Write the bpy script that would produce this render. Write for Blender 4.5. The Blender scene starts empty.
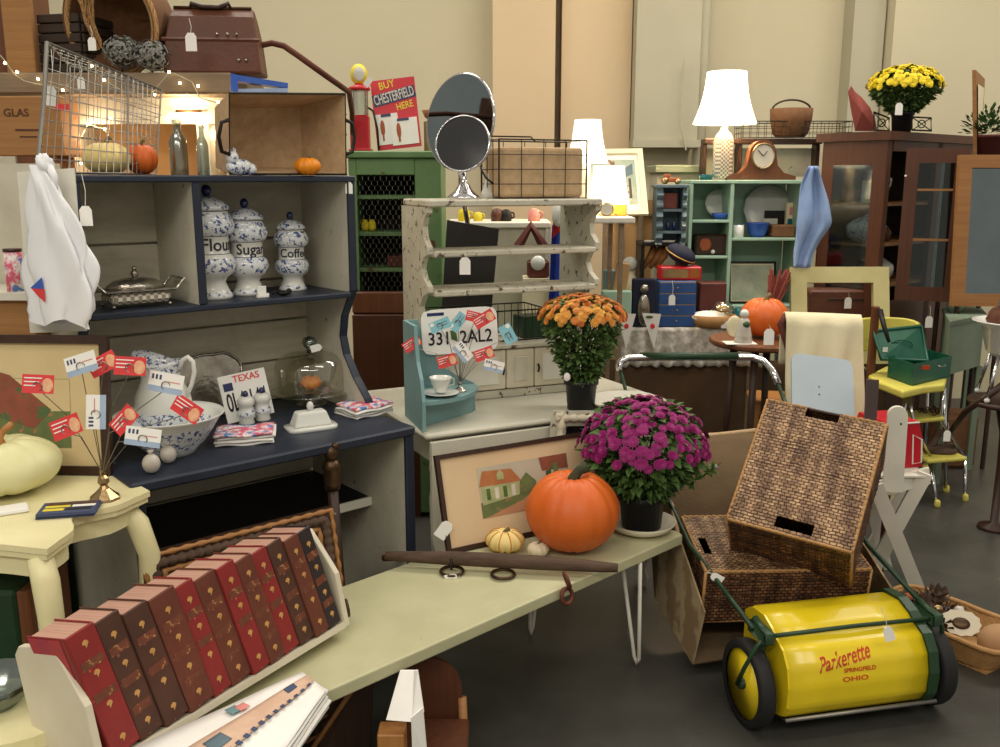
import bpy, math, random
from mathutils import Vector, Matrix, Euler
random.seed(7)
C = bpy.context.scene.collection
PI = math.pi
V = Vector
def R(d): return math.radians(d)
# ------------------------------------------------------------------ camera model
FPX = 930.0; CAMH = 1.55; TH = math.atan(.2075)
cT, sT = math.cos(TH), math.sin(TH)
def ray(px, py):
    u = (px-500)/FPX; v = (373.5-py)/FPX
    return V((u, cT+v*sT, -sT+v*cT))
def G(px, py, z):
    d = ray(px, py); return d*((z-CAMH)/d.z) + V((0, 0, CAMH))
def D(px, py, y):
    d = ray(px, py); return d*(y/d.y) + V((0, 0, CAMH))
class Frame:
    def __init__(s, x, y, deg):
        s.o = V((x, y, 0)); a = R(deg); s.a = a
        s.e = V((math.cos(a), math.sin(a), 0)); s.n = V((-math.sin(a), math.cos(a), 0))
    def pt(s, a, d, z=0): return s.o+s.e*a+s.n*d+V((0, 0, z))
    def at(s, px, d, z):
        u = (px-500)/FPX; q = s.o+s.n*d
        return s.pt((u*(q.y*cT-(z-CAMH)*sT)-q.x)/(s.e.x-u*s.e.y*cT), d, z)
# ------------------------------------------------------------------ mesh collector
class MB:
    def __init__(s): s.v = []; s.f = []; s.mi = []; s.m = 0
    def add(s, vs, fs, xf=None):
        b = len(s.v)
        s.v += [tuple(xf @ V(p)) if xf else tuple(p) for p in vs]
        s.f += [tuple(b+i for i in f) for f in fs]; s.mi += [s.m]*len(fs); return s
    def box(s, x0, x1, y0, y1, z0, z1, xf=None):
        return s.add([(x0,y0,z0),(x1,y0,z0),(x1,y1,z0),(x0,y1,z0),(x0,y0,z1),(x1,y0,z1),(x1,y1,z1),(x0,y1,z1)],
            [(0,3,2,1),(4,5,6,7),(0,1,5,4),(1,2,6,5),(2,3,7,6),(3,0,4,7)], xf)
    def cbox(s, x0, x1, y0, y1, z0, z1, c=.004, xf=None):   # chamfered box
        c = min(c, (x1-x0)*.45, (y1-y0)*.45, (z1-z0)*.45)
        vs = []; 
        X = (x0, x1); Y = (y0, y1); Z = (z0, z1); sg = (1, -1); idx = {}
        for i in (0,1):
            for j in (0,1):
                for k in (0,1):
                    x, y, z = X[i], Y[j], Z[k]; cx, cy, cz = c*sg[i], c*sg[j], c*sg[k]
                    idx[i,j,k] = (len(vs), len(vs)+1, len(vs)+2)
                    vs += [(x, y+cy, z+cz), (x+cx, y, z+cz), (x+cx, y+cy, z)]
        fs = []
        for i in (0,1): fs.append([idx[i,a,b][0] for a, b in ((0,0),(1,0),(1,1),(0,1))])
        for j in (0,1): fs.append([idx[a,j,b][1] for a, b in ((0,0),(1,0),(1,1),(0,1))])
        for k in (0,1): fs.append([idx[a,b,k][2] for a, b in ((0,0),(1,0),(1,1),(0,1))])
        for a in (0,1):
            for b in (0,1):
                fs.append([idx[0,a,b][1], idx[1,a,b][1], idx[1,a,b][2], idx[0,a,b][2]])
                fs.append([idx[a,0,b][0], idx[a,1,b][0], idx[a,1,b][2], idx[a,0,b][2]])
                fs.append([idx[a,b,0][0], idx[a,b,1][0], idx[a,b,1][1], idx[a,b,0][1]])
        for k in idx: fs.append(list(idx[k]))
        return s.add(vs, fs, xf)
    def hexa(s, p):    # 8 corners: bottom 0-3, top 4-7
        return s.add(p, [(0,3,2,1),(4,5,6,7),(0,1,5,4),(1,2,6,5),(2,3,7,6),(3,0,4,7)])
    def slab(s, q, t):  # quad q (4 Vectors), thickness vector t
        q = [V(a) for a in q]; t = V(t); return s.hexa(q+[a+t for a in q])
    def prism(s, pts, a0, a1, axis='y', xf=None):
        n = len(pts); vs = []
        for a in (a0, a1):
            for (p, q) in pts:
                vs.append({'x': (a,p,q), 'y': (p,a,q), 'z': (p,q,a)}[axis])
        fs = [tuple(range(n))[::-1], tuple(range(n, 2*n))]
        fs += [(i, (i+1) % n, n+(i+1) % n, n+i) for i in range(n)]
        return s.add(vs, fs, xf)
    def lathe(s, prof, n=20, xf=None, fn=None):
        vs = []; fs = []; m = len(prof)
        for (r, z) in prof:
            for k in range(n):
                a = 2*PI*k/n; rr = r*(fn(a, z) if fn else 1)
                vs.append((rr*math.cos(a), rr*math.sin(a), z))
        for i in range(m-1):
            for k in range(n):
                fs.append((i*n+k, i*n+(k+1) % n, (i+1)*n+(k+1) % n, (i+1)*n+k))
        if prof[0][0] > 1e-4: fs.append(tuple(range(n))[::-1])
        if prof[-1][0] > 1e-4: fs.append(tuple((m-1)*n+k for k in range(n)))
        return s.add(vs, fs, xf)
    def tube(s, pts, r, n=6, closed=False, xf=None):
        pts = [V(p) for p in pts]; m = len(pts)
        if not isinstance(r, (list, tuple)): r = [r]*m
        vs = []; fs = []; up = None
        for i, p in enumerate(pts):
            if closed: t = pts[(i+1) % m]-pts[i-1]
            else: t = pts[min(i+1, m-1)]-pts[max(i-1, 0)]
            if t.length < 1e-9: t = V((0,0,1))
            t.normalize()
            if up is None: up = V((0,0,1)) if abs(t.z) < .9 else V((1,0,0))
            a = t.cross(up)
            if a.length < 1e-4: a = t.cross(V((1,.3,.2)))
            a.normalize(); b = a.cross(t).normalized(); up = b
            for k in range(n):
                w = 2*PI*k/n; vs.append(p+a*(r[i]*math.cos(w))+b*(r[i]*math.sin(w)))
        for i in range(m if closed else m-1):
            j = (i+1) % m
            for k in range(n): fs.append((i*n+k, i*n+(k+1) % n, j*n+(k+1) % n, j*n+k))
        if not closed: fs += [tuple(range(n))[::-1], tuple((m-1)*n+k for k in range(n))]
        return s.add(vs, fs, xf)
    def grid(s, fn, nu, nv, xf=None, cu=False):
        vs = [fn(i/nu, j/nv) for j in range(nv+1) for i in range(nu+1)]
        w = nu+1
        return s.add(vs, [(j*w+i, j*w+i+1, (j+1)*w+i+1, (j+1)*w+i) for j in range(nv) for i in range(nu)], xf)
    def ball(s, c, rx, ry=None, rz=None, n=14, m=9, fn=None, xf=None):
        ry = ry or rx; rz = rz or rx; c = V(c)
        vs = [c+V((0,0,-rz))]; fs = []
        for j in range(1, m):
            ph = -PI/2+PI*j/m
            for k in range(n):
                a = 2*PI*k/n; q = fn(a, ph) if fn else 1
                vs.append(c+V((rx*math.cos(ph)*math.cos(a)*q, ry*math.cos(ph)*math.sin(a)*q, rz*math.sin(ph)*q)))
        vs.append(c+V((0,0,rz)))
        for k in range(n): fs.append((0, 1+(k+1) % n, 1+k))
        for j in range(m-2):
            for k in range(n): a = 1+j*n; fs.append((a+k, a+(k+1) % n, a+n+(k+1) % n, a+n+k))
        L = len(vs)-1; a = 1+(m-2)*n
        for k in range(n): fs.append((a+k, a+(k+1) % n, L))
        return s.add(vs, fs, xf)
    def build(s, name, mats, parent=None, smooth=False, sub=0, world=False, thick=0):
        me = bpy.data.meshes.new(name)
        vs = s.v
        if world and parent is not None:
            inv = parent.matrix_basis.inverted()
            if parent.parent: inv = inv @ parent.parent.matrix_basis.inverted()
            vs = [tuple(inv @ V(p)) for p in vs]
        me.from_pydata(vs, [], s.f); me.update()
        if not isinstance(mats, (list, tuple)): mats = [mats]
        for m in mats: me.materials.append(m)
        for p, mi in zip(me.polygons, s.mi):
            p.material_index = mi; p.use_smooth = smooth
        o = bpy.data.objects.new(name, me); C.objects.link(o)
        if parent is not None: o.parent = parent
        if thick:
            md = o.modifiers.new('thickness', 'SOLIDIFY'); md.thickness = thick; md.offset = 0
        if sub:
            md = o.modifiers.new('smooth', 'SUBSURF'); md.levels = sub; md.render_levels = sub
        return o
def tag(o, label, cat, group=None, kind=None):
    o['label'] = label; o['category'] = cat
    if group: o['group'] = group
    if kind: o['kind'] = kind
    return o
def T(name, label, cat, loc=(0,0,0), rz=0, rot=None, group=None, kind=None):
    o = bpy.data.objects.new(name, None); C.objects.link(o); o.empty_display_size = .05
    o.location = V(loc); o.rotation_euler = rot if rot else (0, 0, rz)
    o.matrix_basis = Matrix.Translation(V(loc)) @ Euler(o.rotation_euler).to_matrix().to_4x4()
    return tag(o, label, cat, group, kind)
def TM(name, label, cat, mat4, group=None):      # a thing placed by a full matrix
    o = bpy.data.objects.new(name, None); C.objects.link(o); o.empty_display_size = .05
    o.matrix_basis = mat4
    return tag(o, label, cat, group)
def axes(o, ex, ey, ez=None):                      # matrix from origin and directions
    ex = V(ex).normalized(); ey = V(ey); ey = (ey-ex*ey.dot(ex)).normalized(); ez = ex.cross(ey)
    m = Matrix((ex, ey, ez)).transposed().to_4x4(); m.translation = V(o); return m
def copy_tree(o, parent=None):
    c = o.copy(); C.objects.link(c)
    if parent is not None: c.parent = parent
    for ch in list(o.children): copy_tree(ch, c)
    return c
def S(name, mb, m, smooth=False):
    o = mb.build(name, m, None, smooth); o['kind'] = 'structure'; return o
def rotm(x=0, y=0, z=0, loc=(0,0,0)):
    return Matrix.Translation(V(loc)) @ Euler((R(x), R(y), R(z))).to_matrix().to_4x4()
def lab(o, l): o['label'] = l; return o
# text as mesh; fn maps (x, y, z) of the flat text to a place
def text(name, s, size, m, parent, xf=None, fn=None, width=None, shear=0, ext=.0006, world=False):
    cu = bpy.data.curves.new('lettering', 'FONT'); cu.body = s; cu.size = size; cu.align_x = 'CENTER'; cu.align_y = 'CENTER'
    cu.extrude = ext; cu.shear = shear; cu.resolution_u = 3
    if size > .0: cu.offset = size*.012
    ob = bpy.data.objects.new('lettering', cu); C.objects.link(ob)
    dg = bpy.context.evaluated_depsgraph_get(); ev = ob.evaluated_get(dg); me = ev.to_mesh()
    vs = [v.co.copy() for v in me.vertices]; fs = [tuple(p.vertices) for p in me.polygons]
    ev.to_mesh_clear(); bpy.data.objects.remove(ob); bpy.data.curves.remove(cu)
    if width and vs:
        w = max(v.x for v in vs)-min(v.x for v in vs)
        for v in vs: v.x *= width/w
    if fn: vs = [fn(v) for v in vs]
    mb = MB(); mb.add(vs, fs, xf)
    return mb.build(name, m, parent, world=world)
# ------------------------------------------------------------------ materials
def lin(c):
    return tuple(((x/255)/12.92 if x/255 <= .04045 else ((x/255+.055)/1.055)**2.4) for x in c[:3])+(1,)
def mk(name, col, col2=None, rough=.6, metal=0, tex='noise', scale=6, stretch=(1,1,1), chip=None, chip_amt=.62, chip_scale=14,
       bump=0, bump_scale=None, trans=0, ior=1.45, emit=0, spec=.4, contrast=.5, sub=0, grime=None, rnd=None):
    m = bpy.data.materials.new(name); m.use_nodes = True; nt = m.node_tree; N = nt.nodes; L = nt.links
    b = N['Principled BSDF']; b.inputs['Roughness'].default_value = rough; b.inputs['Metallic'].default_value = metal
    b.inputs['Specular IOR Level'].default_value = spec
    if trans: b.inputs['Transmission Weight'].default_value = trans; b.inputs['IOR'].default_value = ior
    col2 = col2 or tuple(x*.82 for x in col)
    tc = N.new('ShaderNodeTexCoord'); mp = N.new('ShaderNodeMapping'); mp.inputs['Scale'].default_value = stretch
    L.new(tc.outputs['Object'], mp.inputs['Vector'])
    if tex == 'wave':
        t = N.new('ShaderNodeTexWave'); t.inputs['Scale'].default_value = scale; t.inputs['Distortion'].default_value = 4
        t.inputs['Detail'].default_value = 3; t.inputs['Detail Scale'].default_value = 2; fac = t.outputs['Fac']
    elif tex == 'voronoi':
        t = N.new('ShaderNodeTexVoronoi'); t.inputs['Scale'].default_value = scale; fac = t.outputs['Distance']
    elif tex == 'checker':
        t = N.new('ShaderNodeTexChecker'); t.inputs['Scale'].default_value = scale; fac = t.outputs['Fac']
    elif tex == 'brick':
        t = N.new('ShaderNodeTexBrick'); t.inputs['Scale'].default_value = scale; fac = t.outputs['Fac']
    else:
        t = N.new('ShaderNodeTexNoise'); t.inputs['Scale'].default_value = scale; t.inputs['Detail'].default_value = 5
        t.inputs['Roughness'].default_value = .6; fac = t.outputs['Fac']
    L.new(mp.outputs['Vector'], t.inputs['Vector'])
    cr = N.new('ShaderNodeValToRGB'); h = contrast/2
    cr.color_ramp.elements[0].position = max(0, .5-h); cr.color_ramp.elements[1].position = min(1, .5+h)
    cr.color_ramp.elements[0].color = lin(col2); cr.color_ramp.elements[1].color = lin(col)
    L.new(fac, cr.inputs['Fac']); out = cr.outputs['Color']
    def over(out, c, amt, sc, soft=.03, st=None):
        t2 = N.new('ShaderNodeTexNoise'); t2.inputs['Scale'].default_value = sc; t2.inputs['Detail'].default_value = 6
        t2.inputs['Roughness'].default_value = .65
        L.new(tc.outputs['Object'] if st is None else mp.outputs['Vector'], t2.inputs['Vector'])
        r2 = N.new('ShaderNodeValToRGB'); r2.color_ramp.elements[0].position = amt; r2.color_ramp.elements[1].position = min(1, amt+soft)
        L.new(t2.outputs['Fac'], r2.inputs['Fac'])
        mx = N.new('ShaderNodeMix'); mx.data_type = 'RGBA'; L.new(r2.outputs['Color'], mx.inputs[0])
        L.new(out, mx.inputs[6]); mx.inputs[7].default_value = lin(c); return mx.outputs[2]
    if grime: out = over(out, grime, .5, 5, .35)
    if chip: out = over(out, chip, chip_amt, chip_scale)
    if rnd:
        oi = N.new('ShaderNodeObjectInfo'); mx = N.new('ShaderNodeMix'); mx.data_type = 'RGBA'
        L.new(oi.outputs['Random'], mx.inputs[0]); L.new(out, mx.inputs[6]); mx.inputs[7].default_value = lin(rnd); out = mx.outputs[2]
    L.new(out, b.inputs['Base Color'])
    if emit:
        L.new(out, b.inputs['Emission Color']); b.inputs['Emission Strength'].default_value = emit
    if bump:
        t3 = N.new('ShaderNodeTexNoise'); t3.inputs['Scale'].default_value = bump_scale or scale*6; t3.inputs['Detail'].default_value = 3
        L.new(mp.outputs['Vector'], t3.inputs['Vector'])
        bp = N.new('ShaderNodeBump'); bp.inputs['Strength'].default_value = bump; bp.inputs['Distance'].default_value = .004
        L.new(t3.outputs['Fac'], bp.inputs['Height']); L.new(bp.outputs['Normal'], b.inputs['Normal'])
    return m
def weave_mat(name, c1, c2, mort, rot=(0,0,0), bw=.019, rh=.0105):
    m = bpy.data.materials.new(name); m.use_nodes = True; nt = m.node_tree; N = nt.nodes; L = nt.links
    b = N['Principled BSDF']; b.inputs['Roughness'].default_value = .55; b.inputs['Specular IOR Level'].default_value = .4
    tc = N.new('ShaderNodeTexCoord'); mp = N.new('ShaderNodeMapping'); mp.inputs['Rotation'].default_value = rot
    ns = N.new('ShaderNodeTexNoise'); ns.inputs['Scale'].default_value = 9; ns.inputs['Detail'].default_value = 2
    L.new(tc.outputs['Object'], mp.inputs['Vector'])
    n1 = N.new('ShaderNodeTexNoise'); n1.inputs['Scale'].default_value = 30; L.new(mp.outputs['Vector'], n1.inputs['Vector'])
    mx0 = N.new('ShaderNodeMix'); mx0.data_type = 'VECTOR'; mx0.inputs[0].default_value = .009; L.new(mp.outputs['Vector'], mx0.inputs[4]); L.new(n1.outputs['Color'], mx0.inputs[5])
    br = N.new('ShaderNodeTexBrick'); br.inputs['Scale'].default_value = 1; br.inputs['Brick Width'].default_value = bw; br.inputs['Row Height'].default_value = rh
    br.inputs['Mortar Size'].default_value = .0018; br.inputs['Mortar Smooth'].default_value = .6; br.inputs['Bias'].default_value = 0
    br.inputs['Color1'].default_value = lin(c1); br.inputs['Color2'].default_value = lin(c2); br.inputs['Mortar'].default_value = lin(mort)
    L.new(mx0.outputs[1], br.inputs['Vector'])
    st = N.new('ShaderNodeMapping'); st.inputs['Scale'].default_value = (3.2,.5,3.2); L.new(mp.outputs['Vector'], st.inputs['Vector']); L.new(st.outputs['Vector'], ns.inputs['Vector'])
    cr = N.new('ShaderNodeValToRGB'); cr.color_ramp.elements[0].position = .38; cr.color_ramp.elements[1].position = .62
    cr.color_ramp.elements[0].color = (.42,.36,.34,1); cr.color_ramp.elements[1].color = (1.0,1.0,1.0,1); L.new(ns.outputs['Fac'], cr.inputs['Fac'])
    mu = N.new('ShaderNodeMix'); mu.data_type = 'RGBA'; mu.blend_type = 'MULTIPLY'; mu.inputs[0].default_value = 1
    L.new(br.outputs['Color'], mu.inputs[6]); L.new(cr.outputs['Color'], mu.inputs[7]); L.new(mu.outputs[2], b.inputs['Base Color'])
    bp = N.new('ShaderNodeBump'); bp.inputs['Strength'].default_value = .9; bp.inputs['Distance'].default_value = .005; bp.invert = True
    L.new(br.outputs['Fac'], bp.inputs['Height']); L.new(bp.outputs['Normal'], b.inputs['Normal']); return m
def glass(name, col=(235,240,240), rough=.03, mixv=.82):
    m = bpy.data.materials.new(name); m.use_nodes = True; nt = m.node_tree; N = nt.nodes; L = nt.links
    N.remove(N['Principled BSDF']); b = N.new('ShaderNodeBsdfGlossy'); b.inputs['Color'].default_value = lin(col); b.inputs['Roughness'].default_value = rough+.04
    t = N.new('ShaderNodeBsdfTransparent'); t.inputs['Color'].default_value = lin(col)
    lw = N.new('ShaderNodeLayerWeight'); lw.inputs['Blend'].default_value = .35
    mr = N.new('ShaderNodeMapRange'); mr.inputs['To Min'].default_value = 1-mixv; mr.inputs['To Max'].default_value = 1-mixv+.45
    L.new(lw.outputs['Facing'], mr.inputs['Value'])
    mx = N.new('ShaderNodeMixShader'); L.new(mr.outputs['Result'], mx.inputs['Fac']); L.new(t.outputs[0], mx.inputs[1]); L.new(b.outputs[0], mx.inputs[2])
    L.new(mx.outputs[0], N['Material Output'].inputs['Surface']); return m
W = dict(
 wall=mk('wall paint', (206,196,166), (196,186,156), rough=.9, scale=1.2),
 wallwarm=mk('warm wall paint', (216,192,156), (208,184,148), rough=.9, scale=1.5),
 wallgrey=mk('grey green wall panel', (186,180,156), (176,170,146), rough=.9, scale=2),
 walldark=mk('dark wall gap', (128,112,94), rough=.9),
 floor=mk('concrete', (80,79,73), (50,49,46), rough=.38, scale=2.2, contrast=.6, grime=(56,54,50), bump=.15, bump_scale=40, spec=.35),
 grime=mk('aged white paint', (208,203,184), (180,174,154), rough=.7, scale=5, chip=(120,104,84), chip_amt=.66, chip_scale=18, bump=.3),
 navy=mk('navy paint', (40,48,64), (27,34,48), rough=.45, scale=6, chip=(110,105,100), chip_amt=.7, chip_scale=22, bump=.2),
 boards=mk('greyed boards', (206,198,176), (172,164,142), rough=.8, scale=3, stretch=(1,1,6), grime=(140,130,108), bump=.3),
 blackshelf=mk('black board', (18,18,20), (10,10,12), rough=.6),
 chippy=mk('chippy white paint', (206,202,184), (176,170,150), rough=.65, scale=7, chip=(84,66,52), chip_amt=.59, chip_scale=30, bump=.6, bump_scale=30),
 white=mk('white paint', (226,222,208), (208,204,190), rough=.5, scale=6),
 tablewhite=mk('white table paint', (212,208,192), (194,190,172), rough=.45, scale=4, chip=(120,110,92), chip_amt=.72),
 cream=mk('cream yellow paint', (232,224,178), (216,206,158), rough=.4, scale=5, chip=(140,118,76), chip_amt=.69, chip_scale=26, bump=.2),
 sage=mk('sage cream paint', (196,193,156), (176,173,136), rough=.45, scale=4, chip=(110,96,66), chip_amt=.7, chip_scale=18, grime=(172,168,130), bump=.2),
 rackwhite=mk('rack paint', (214,206,184), (200,190,164), rough=.5, scale=6, chip=(120,100,80), chip_amt=.72),
 green=mk('green paint', (112,146,96), (90,124,78), rough=.55, scale=6, chip=(92,62,42), chip_amt=.62, chip_scale=10),
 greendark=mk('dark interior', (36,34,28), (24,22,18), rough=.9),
 teal=mk('pale teal paint', (168,198,176), (150,182,158), rough=.6, scale=4),
 tealshelf=mk('aqua paint', (132,166,166), (112,148,150), rough=.5, scale=5),
 bluegrey=mk('blue grey paint', (96,116,126), (74,92,100), rough=.6, scale=7),
 brown=mk('brown stained wood', (96,56,36), (68,38,22), rough=.4, tex='noise', scale=5, stretch=(13.200000000000001,13.200000000000001,0.48), contrast=.7),
 darkwood=mk('dark wood', (66,42,28), (40,24,16), rough=.45, tex='noise', scale=5, stretch=(11.0,11.0,0.5599999999999999), contrast=.7),
 redwood=mk('reddish wood', (122,74,44), (88,50,28), rough=.45, tex='noise', scale=5, stretch=(11.0,11.0,0.4), contrast=.7),
 oak=mk('oak', (170,120,70), (134,90,48), rough=.5, tex='noise', scale=5, stretch=(0.5599999999999999,11.0,11.0), contrast=.7),
 pine=mk('honey pine', (186,130,74), (156,104,54), rough=.5, tex='noise', scale=5, stretch=(11.0,11.0,0.48), contrast=.7),
 crate=mk('crate wood', (176,130,80), (146,102,60), rough=.8, tex='noise', scale=5, stretch=(0.48,11.0,11.0), contrast=.7, bump=.3),
 darkcrate=mk('dark crate', (70,56,46), (46,36,30), rough=.8, scale=5, stretch=(1,1,5)),
 plank=mk('grey plank', (150,132,108), (116,98,78), rough=.85, tex='noise', scale=5, stretch=(0.4,11.0,11.0), contrast=.7, bump=.3),
 branch=mk('weathered wood', (96,74,58), (62,46,36), rough=.8, scale=8, stretch=(1,6,6), bump=.6),
 rust=mk('rusty metal', (112,62,44), (80,42,30), rough=.6, metal=.3, scale=10),
 leather=mk('brown leather', (104,60,40), (76,42,28), rough=.5, scale=5, bump=.4, bump_scale=60),
 burlap=mk('burlap', (206,176,138), (178,148,110), rough=.95, scale=30, bump=.6, bump_scale=220),
 canvas=mk('brown canvas', (120,98,70), (92,74,52), rough=.95, scale=5, bump=.4, bump_scale=160),
 ticking=mk('striped ticking', (168,148,112), (136,112,80), rough=.95, tex='wave', scale=9, contrast=.6),
 cardboard=mk('cardboard', (186,150,104), (170,134,90), rough=.9),
 wire=mk('grey wire', (150,146,138), (120,116,108), rough=.4, metal=.7),
 darkwire=mk('dark wire', (58,52,46), (40,36,32), rough=.5, metal=.6),
 chrome=mk('chrome', (220,220,222), (200,200,204), rough=.12, metal=1),
 silver=mk('old silver', (206,200,188), (120,110,98), rough=.24, metal=.9, scale=14, bump=.8, bump_scale=40),
 mirror=mk('mirror', (128,138,142), (116,126,130), rough=.03, metal=1),
 mirrordark=mk('dark mirror', (34,34,38), (26,26,30), rough=.12, spec=.8),
 brass=mk('brass', (176,152,112), (138,112,76), rough=.25, metal=.9),
 bronze=mk('bronze', (96,72,50), (54,40,30), rough=.35, metal=.7, scale=14),
 iron=mk('black iron', (38,34,32), (24,22,20), rough=.5, metal=.4),
 pumpkin=mk('orange pumpkin skin', (222,112,40), (198,86,26), rough=.45, scale=3, grime=(206,104,42), bump=.15, chip=(176,112,64), chip_amt=.70, chip_scale=7),
 minipumpkin=mk('small pumpkin skin', (238,150,30), (226,126,20), rough=.4, scale=5),
 palegourd=mk('pale pumpkin skin', (224,220,170), (204,200,146), rough=.45, scale=4, chip=(150,150,100), chip_amt=.72),
 whitegourd=mk('white pumpkin skin', (226,214,184), (206,190,156), rough=.5, scale=6),
 stripegourd=mk('striped pumpkin skin', (232,208,140), (226,196,120), rough=.45, scale=5),
 stripe=mk('amber stripe', (206,142,54), rough=.45),
 stem=mk('dry stem', (128,110,74), (88,78,48), rough=.8, scale=20, bump=.4),
 stemdark=mk('green stem', (66,70,44), (48,50,32), rough=.8, scale=20, bump=.4),
 leaf=mk('leaf', (92,120,58), (56,82,36), rough=.6, scale=20, contrast=.8),
 leafdark=mk('dark leaf', (72,102,54), (44,68,36), rough=.6, scale=20, contrast=.8),
 leafbright=mk('bright leaf', (92,128,48), (66,100,34), rough=.55, scale=20, contrast=.8),
 magenta=mk('magenta petal', (164,26,116), (120,14,80), rough=.6, scale=30, contrast=.8, rnd=(146,22,104)),
 orangep=mk('orange petal', (214,118,44), (176,78,30), rough=.6, scale=30, contrast=.8, rnd=(226,170,70)),
 yellowp=mk('yellow petal', (240,220,40), (216,186,24), rough=.6, scale=30, contrast=.8),
 flcore=mk('flower centre', (150,90,30), rough=.8),
 pot=mk('black plastic', (30,30,34), (22,22,26), rough=.45),
 soil=mk('soil', (50,38,28), (30,22,16), rough=1, scale=40),
 china=mk('white china', (222,222,214), (210,210,202), rough=.15, spec=.6),
 chinablue=mk('blue transfer china', (226,228,226), (214,218,220), rough=.15, spec=.6, chip=(66,84,138), chip_amt=.535, chip_scale=75),
 blue=mk('cobalt glaze', (36,48,96), rough=.2, spec=.6),
 gothic=mk('lettering glaze', (44,44,60), rough=.3),
 clothwhite=mk('white cloth', (238,236,230), (226,222,214), rough=.9, scale=8),
 linenred=mk('printed floral cloth', (232,226,222), (214,96,120), rough=.9, tex='noise', scale=36, contrast=.12, chip=(96,130,196), chip_amt=.55, chip_scale=30),
 linen=mk('cream cloth', (238,228,194), (224,212,174), rough=.95, scale=4, bump=.3, bump_scale=120),
 lace=mk('grey lace cloth', (214,208,198), (164,158,146), rough=.95, scale=26, contrast=.22),
 bag=mk('white plastic bag', (238,238,240), (226,226,230), rough=.35),
 paper=mk('paper', (240,238,232), (232,230,222), rough=.8),
 tagm=mk('tag paper', (244,242,236), (238,236,228), rough=.8),
 cardred=mk('red card', (222,66,66), (208,52,54), rough=.5),
 cardblue=mk('pale blue print', (170,190,215), rough=.6),
 cardteal=mk('aqua card', (140,196,206), (120,180,194), rough=.5),
 ink=mk('ink', (70,80,110), rough=.7),
 inkdark=mk('dark ink', (34,34,42), rough=.7),
 pink=mk('pink print', (236,150,140), rough=.6),
 frost=mk('skin tone print', (236,190,150), (214,140,100), rough=.6, scale=60),
 red=mk('red paint', (196,30,44), (176,22,36), rough=.35, scale=8),
 signred=mk('sign red', (206,34,50), (196,28,44), rough=.4),
 yellow=mk('sign yellow', (246,224,60), rough=.5),
 swyellow=mk('yellow enamel', (232,206,34), (216,188,24), rough=.25, scale=3, chip=(120,96,40), chip_amt=.74, chip_scale=9, spec=.6),
 swgreen=mk('green enamel', (40,70,44), (28,50,32), rough=.4, scale=8, chip=(80,70,50), chip_amt=.7),
 tirem=mk('black rubber', (34,33,32), (24,23,22), rough=.7),
 scriptred=mk('red script', (206,70,30), rough=.5),
 wicker=mk('brown seagrass', (196,156,112), (96,68,46), rough=.6, scale=26, contrast=.36, stretch=(1,2.4,1), bump=.4, bump_scale=140),
 wickerdark=mk('dark seagrass', (140,96,62), (66,42,28), rough=.75, scale=38, contrast=.8),
 wv_face=weave_mat('seagrass weave', (206,168,124), (150,112,78), (84,60,42)), wv_side=weave_mat('shaded seagrass weave', (150,104,66), (104,70,44), (56,38,26), (PI/2,0,0)),  # side weave is the face weave darkened, shade put into its colour
 wickertan=mk('tan wicker', (190,146,92), (150,108,62), rough=.7, scale=30, contrast=.8),
 basketbrown=mk('brown basket weave', (132,92,58), (92,60,36), rough=.8, scale=30, contrast=.8, bump=.5),
 toolgreen=mk('hammered green', (26,92,70), (18,74,56), rough=.4, scale=20, spec=.5),
 retro=mk('yellow vinyl', (222,212,104), (208,196,90), rough=.35),
 greyboard=mk('pale blue grey paint', (176,188,196), (164,176,184), rough=.6),
 tealglass=mk('teal glass', (20,110,120), (10,84,96), rough=.1, spec=.7),
 bluebox=mk('blue enamel', (46,84,140), (34,68,120), rough=.45),
 bluebowl=mk('blue glazed bowl', (60,100,190), (46,82,170), rough=.2),
 shirt=mk('pale blue cloth', (150,174,212), (124,150,194), rough=.9, scale=8),
 darknavy=mk('navy felt', (34,38,60), (26,28,46), rough=.9),
 leafred=mk('dried red leaf', (150,74,62), (124,58,50), rough=.8),
 terracotta=mk('terracotta', (176,98,62), (150,80,48), rough=.8),
 gold=mk('gold trim', (200,160,80), rough=.4, metal=.5),
 hydr=mk('dried hydrangea', (172,168,172), (120,126,104), rough=.9, scale=40, contrast=.7),
 matboard=mk('cream mat', (216,190,152), (208,180,142), rough=.9),
 matyellow=mk('yellowed mat', (208,188,144), (198,176,130), rough=.9),
 artgreen=mk('painted foliage', (116,128,74), (84,96,60), rough=.8, scale=30, contrast=.8, chip=(170,110,80), chip_amt=.6, chip_scale=40),
 artroof=mk('painted roof', (184,120,70), (160,96,60), rough=.8, scale=30),
 artroad=mk('painted road', (190,140,100), (174,124,88), rough=.8, scale=20),
 artsky=mk('painted sky', (196,186,160), (176,168,150), rough=.8, scale=10),
 artwall=mk('painted wall', (188,186,140), (140,150,100), rough=.8, scale=30),
 artred=mk('painted red trees', (160,82,62), (110,70,50), rough=.8, scale=26, contrast=.7, chip=(80,100,60), chip_amt=.55, chip_scale=20),
 shade=mk('lit lamp shade', (255,244,222), (255,240,212), rough=.9, emit=2.2),
 bulb=mk('lit bulb', (255,226,170), (255,226,170), emit=14),
 cutglass=mk('cut glass', (236,226,206), (150,140,124), rough=.1, tex='checker', scale=90, spec=.8),
 ceramic=mk('speckled ceramic', (206,200,190), (180,172,160), rough=.3, scale=30),
 straw=mk('straw', (190,150,100), (150,110,66), rough=.9, tex='wave', scale=10, stretch=(5,5,1), contrast=1, bump=.6),
 dial=mk('clock dial', (230,224,206), rough=.5),
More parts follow.
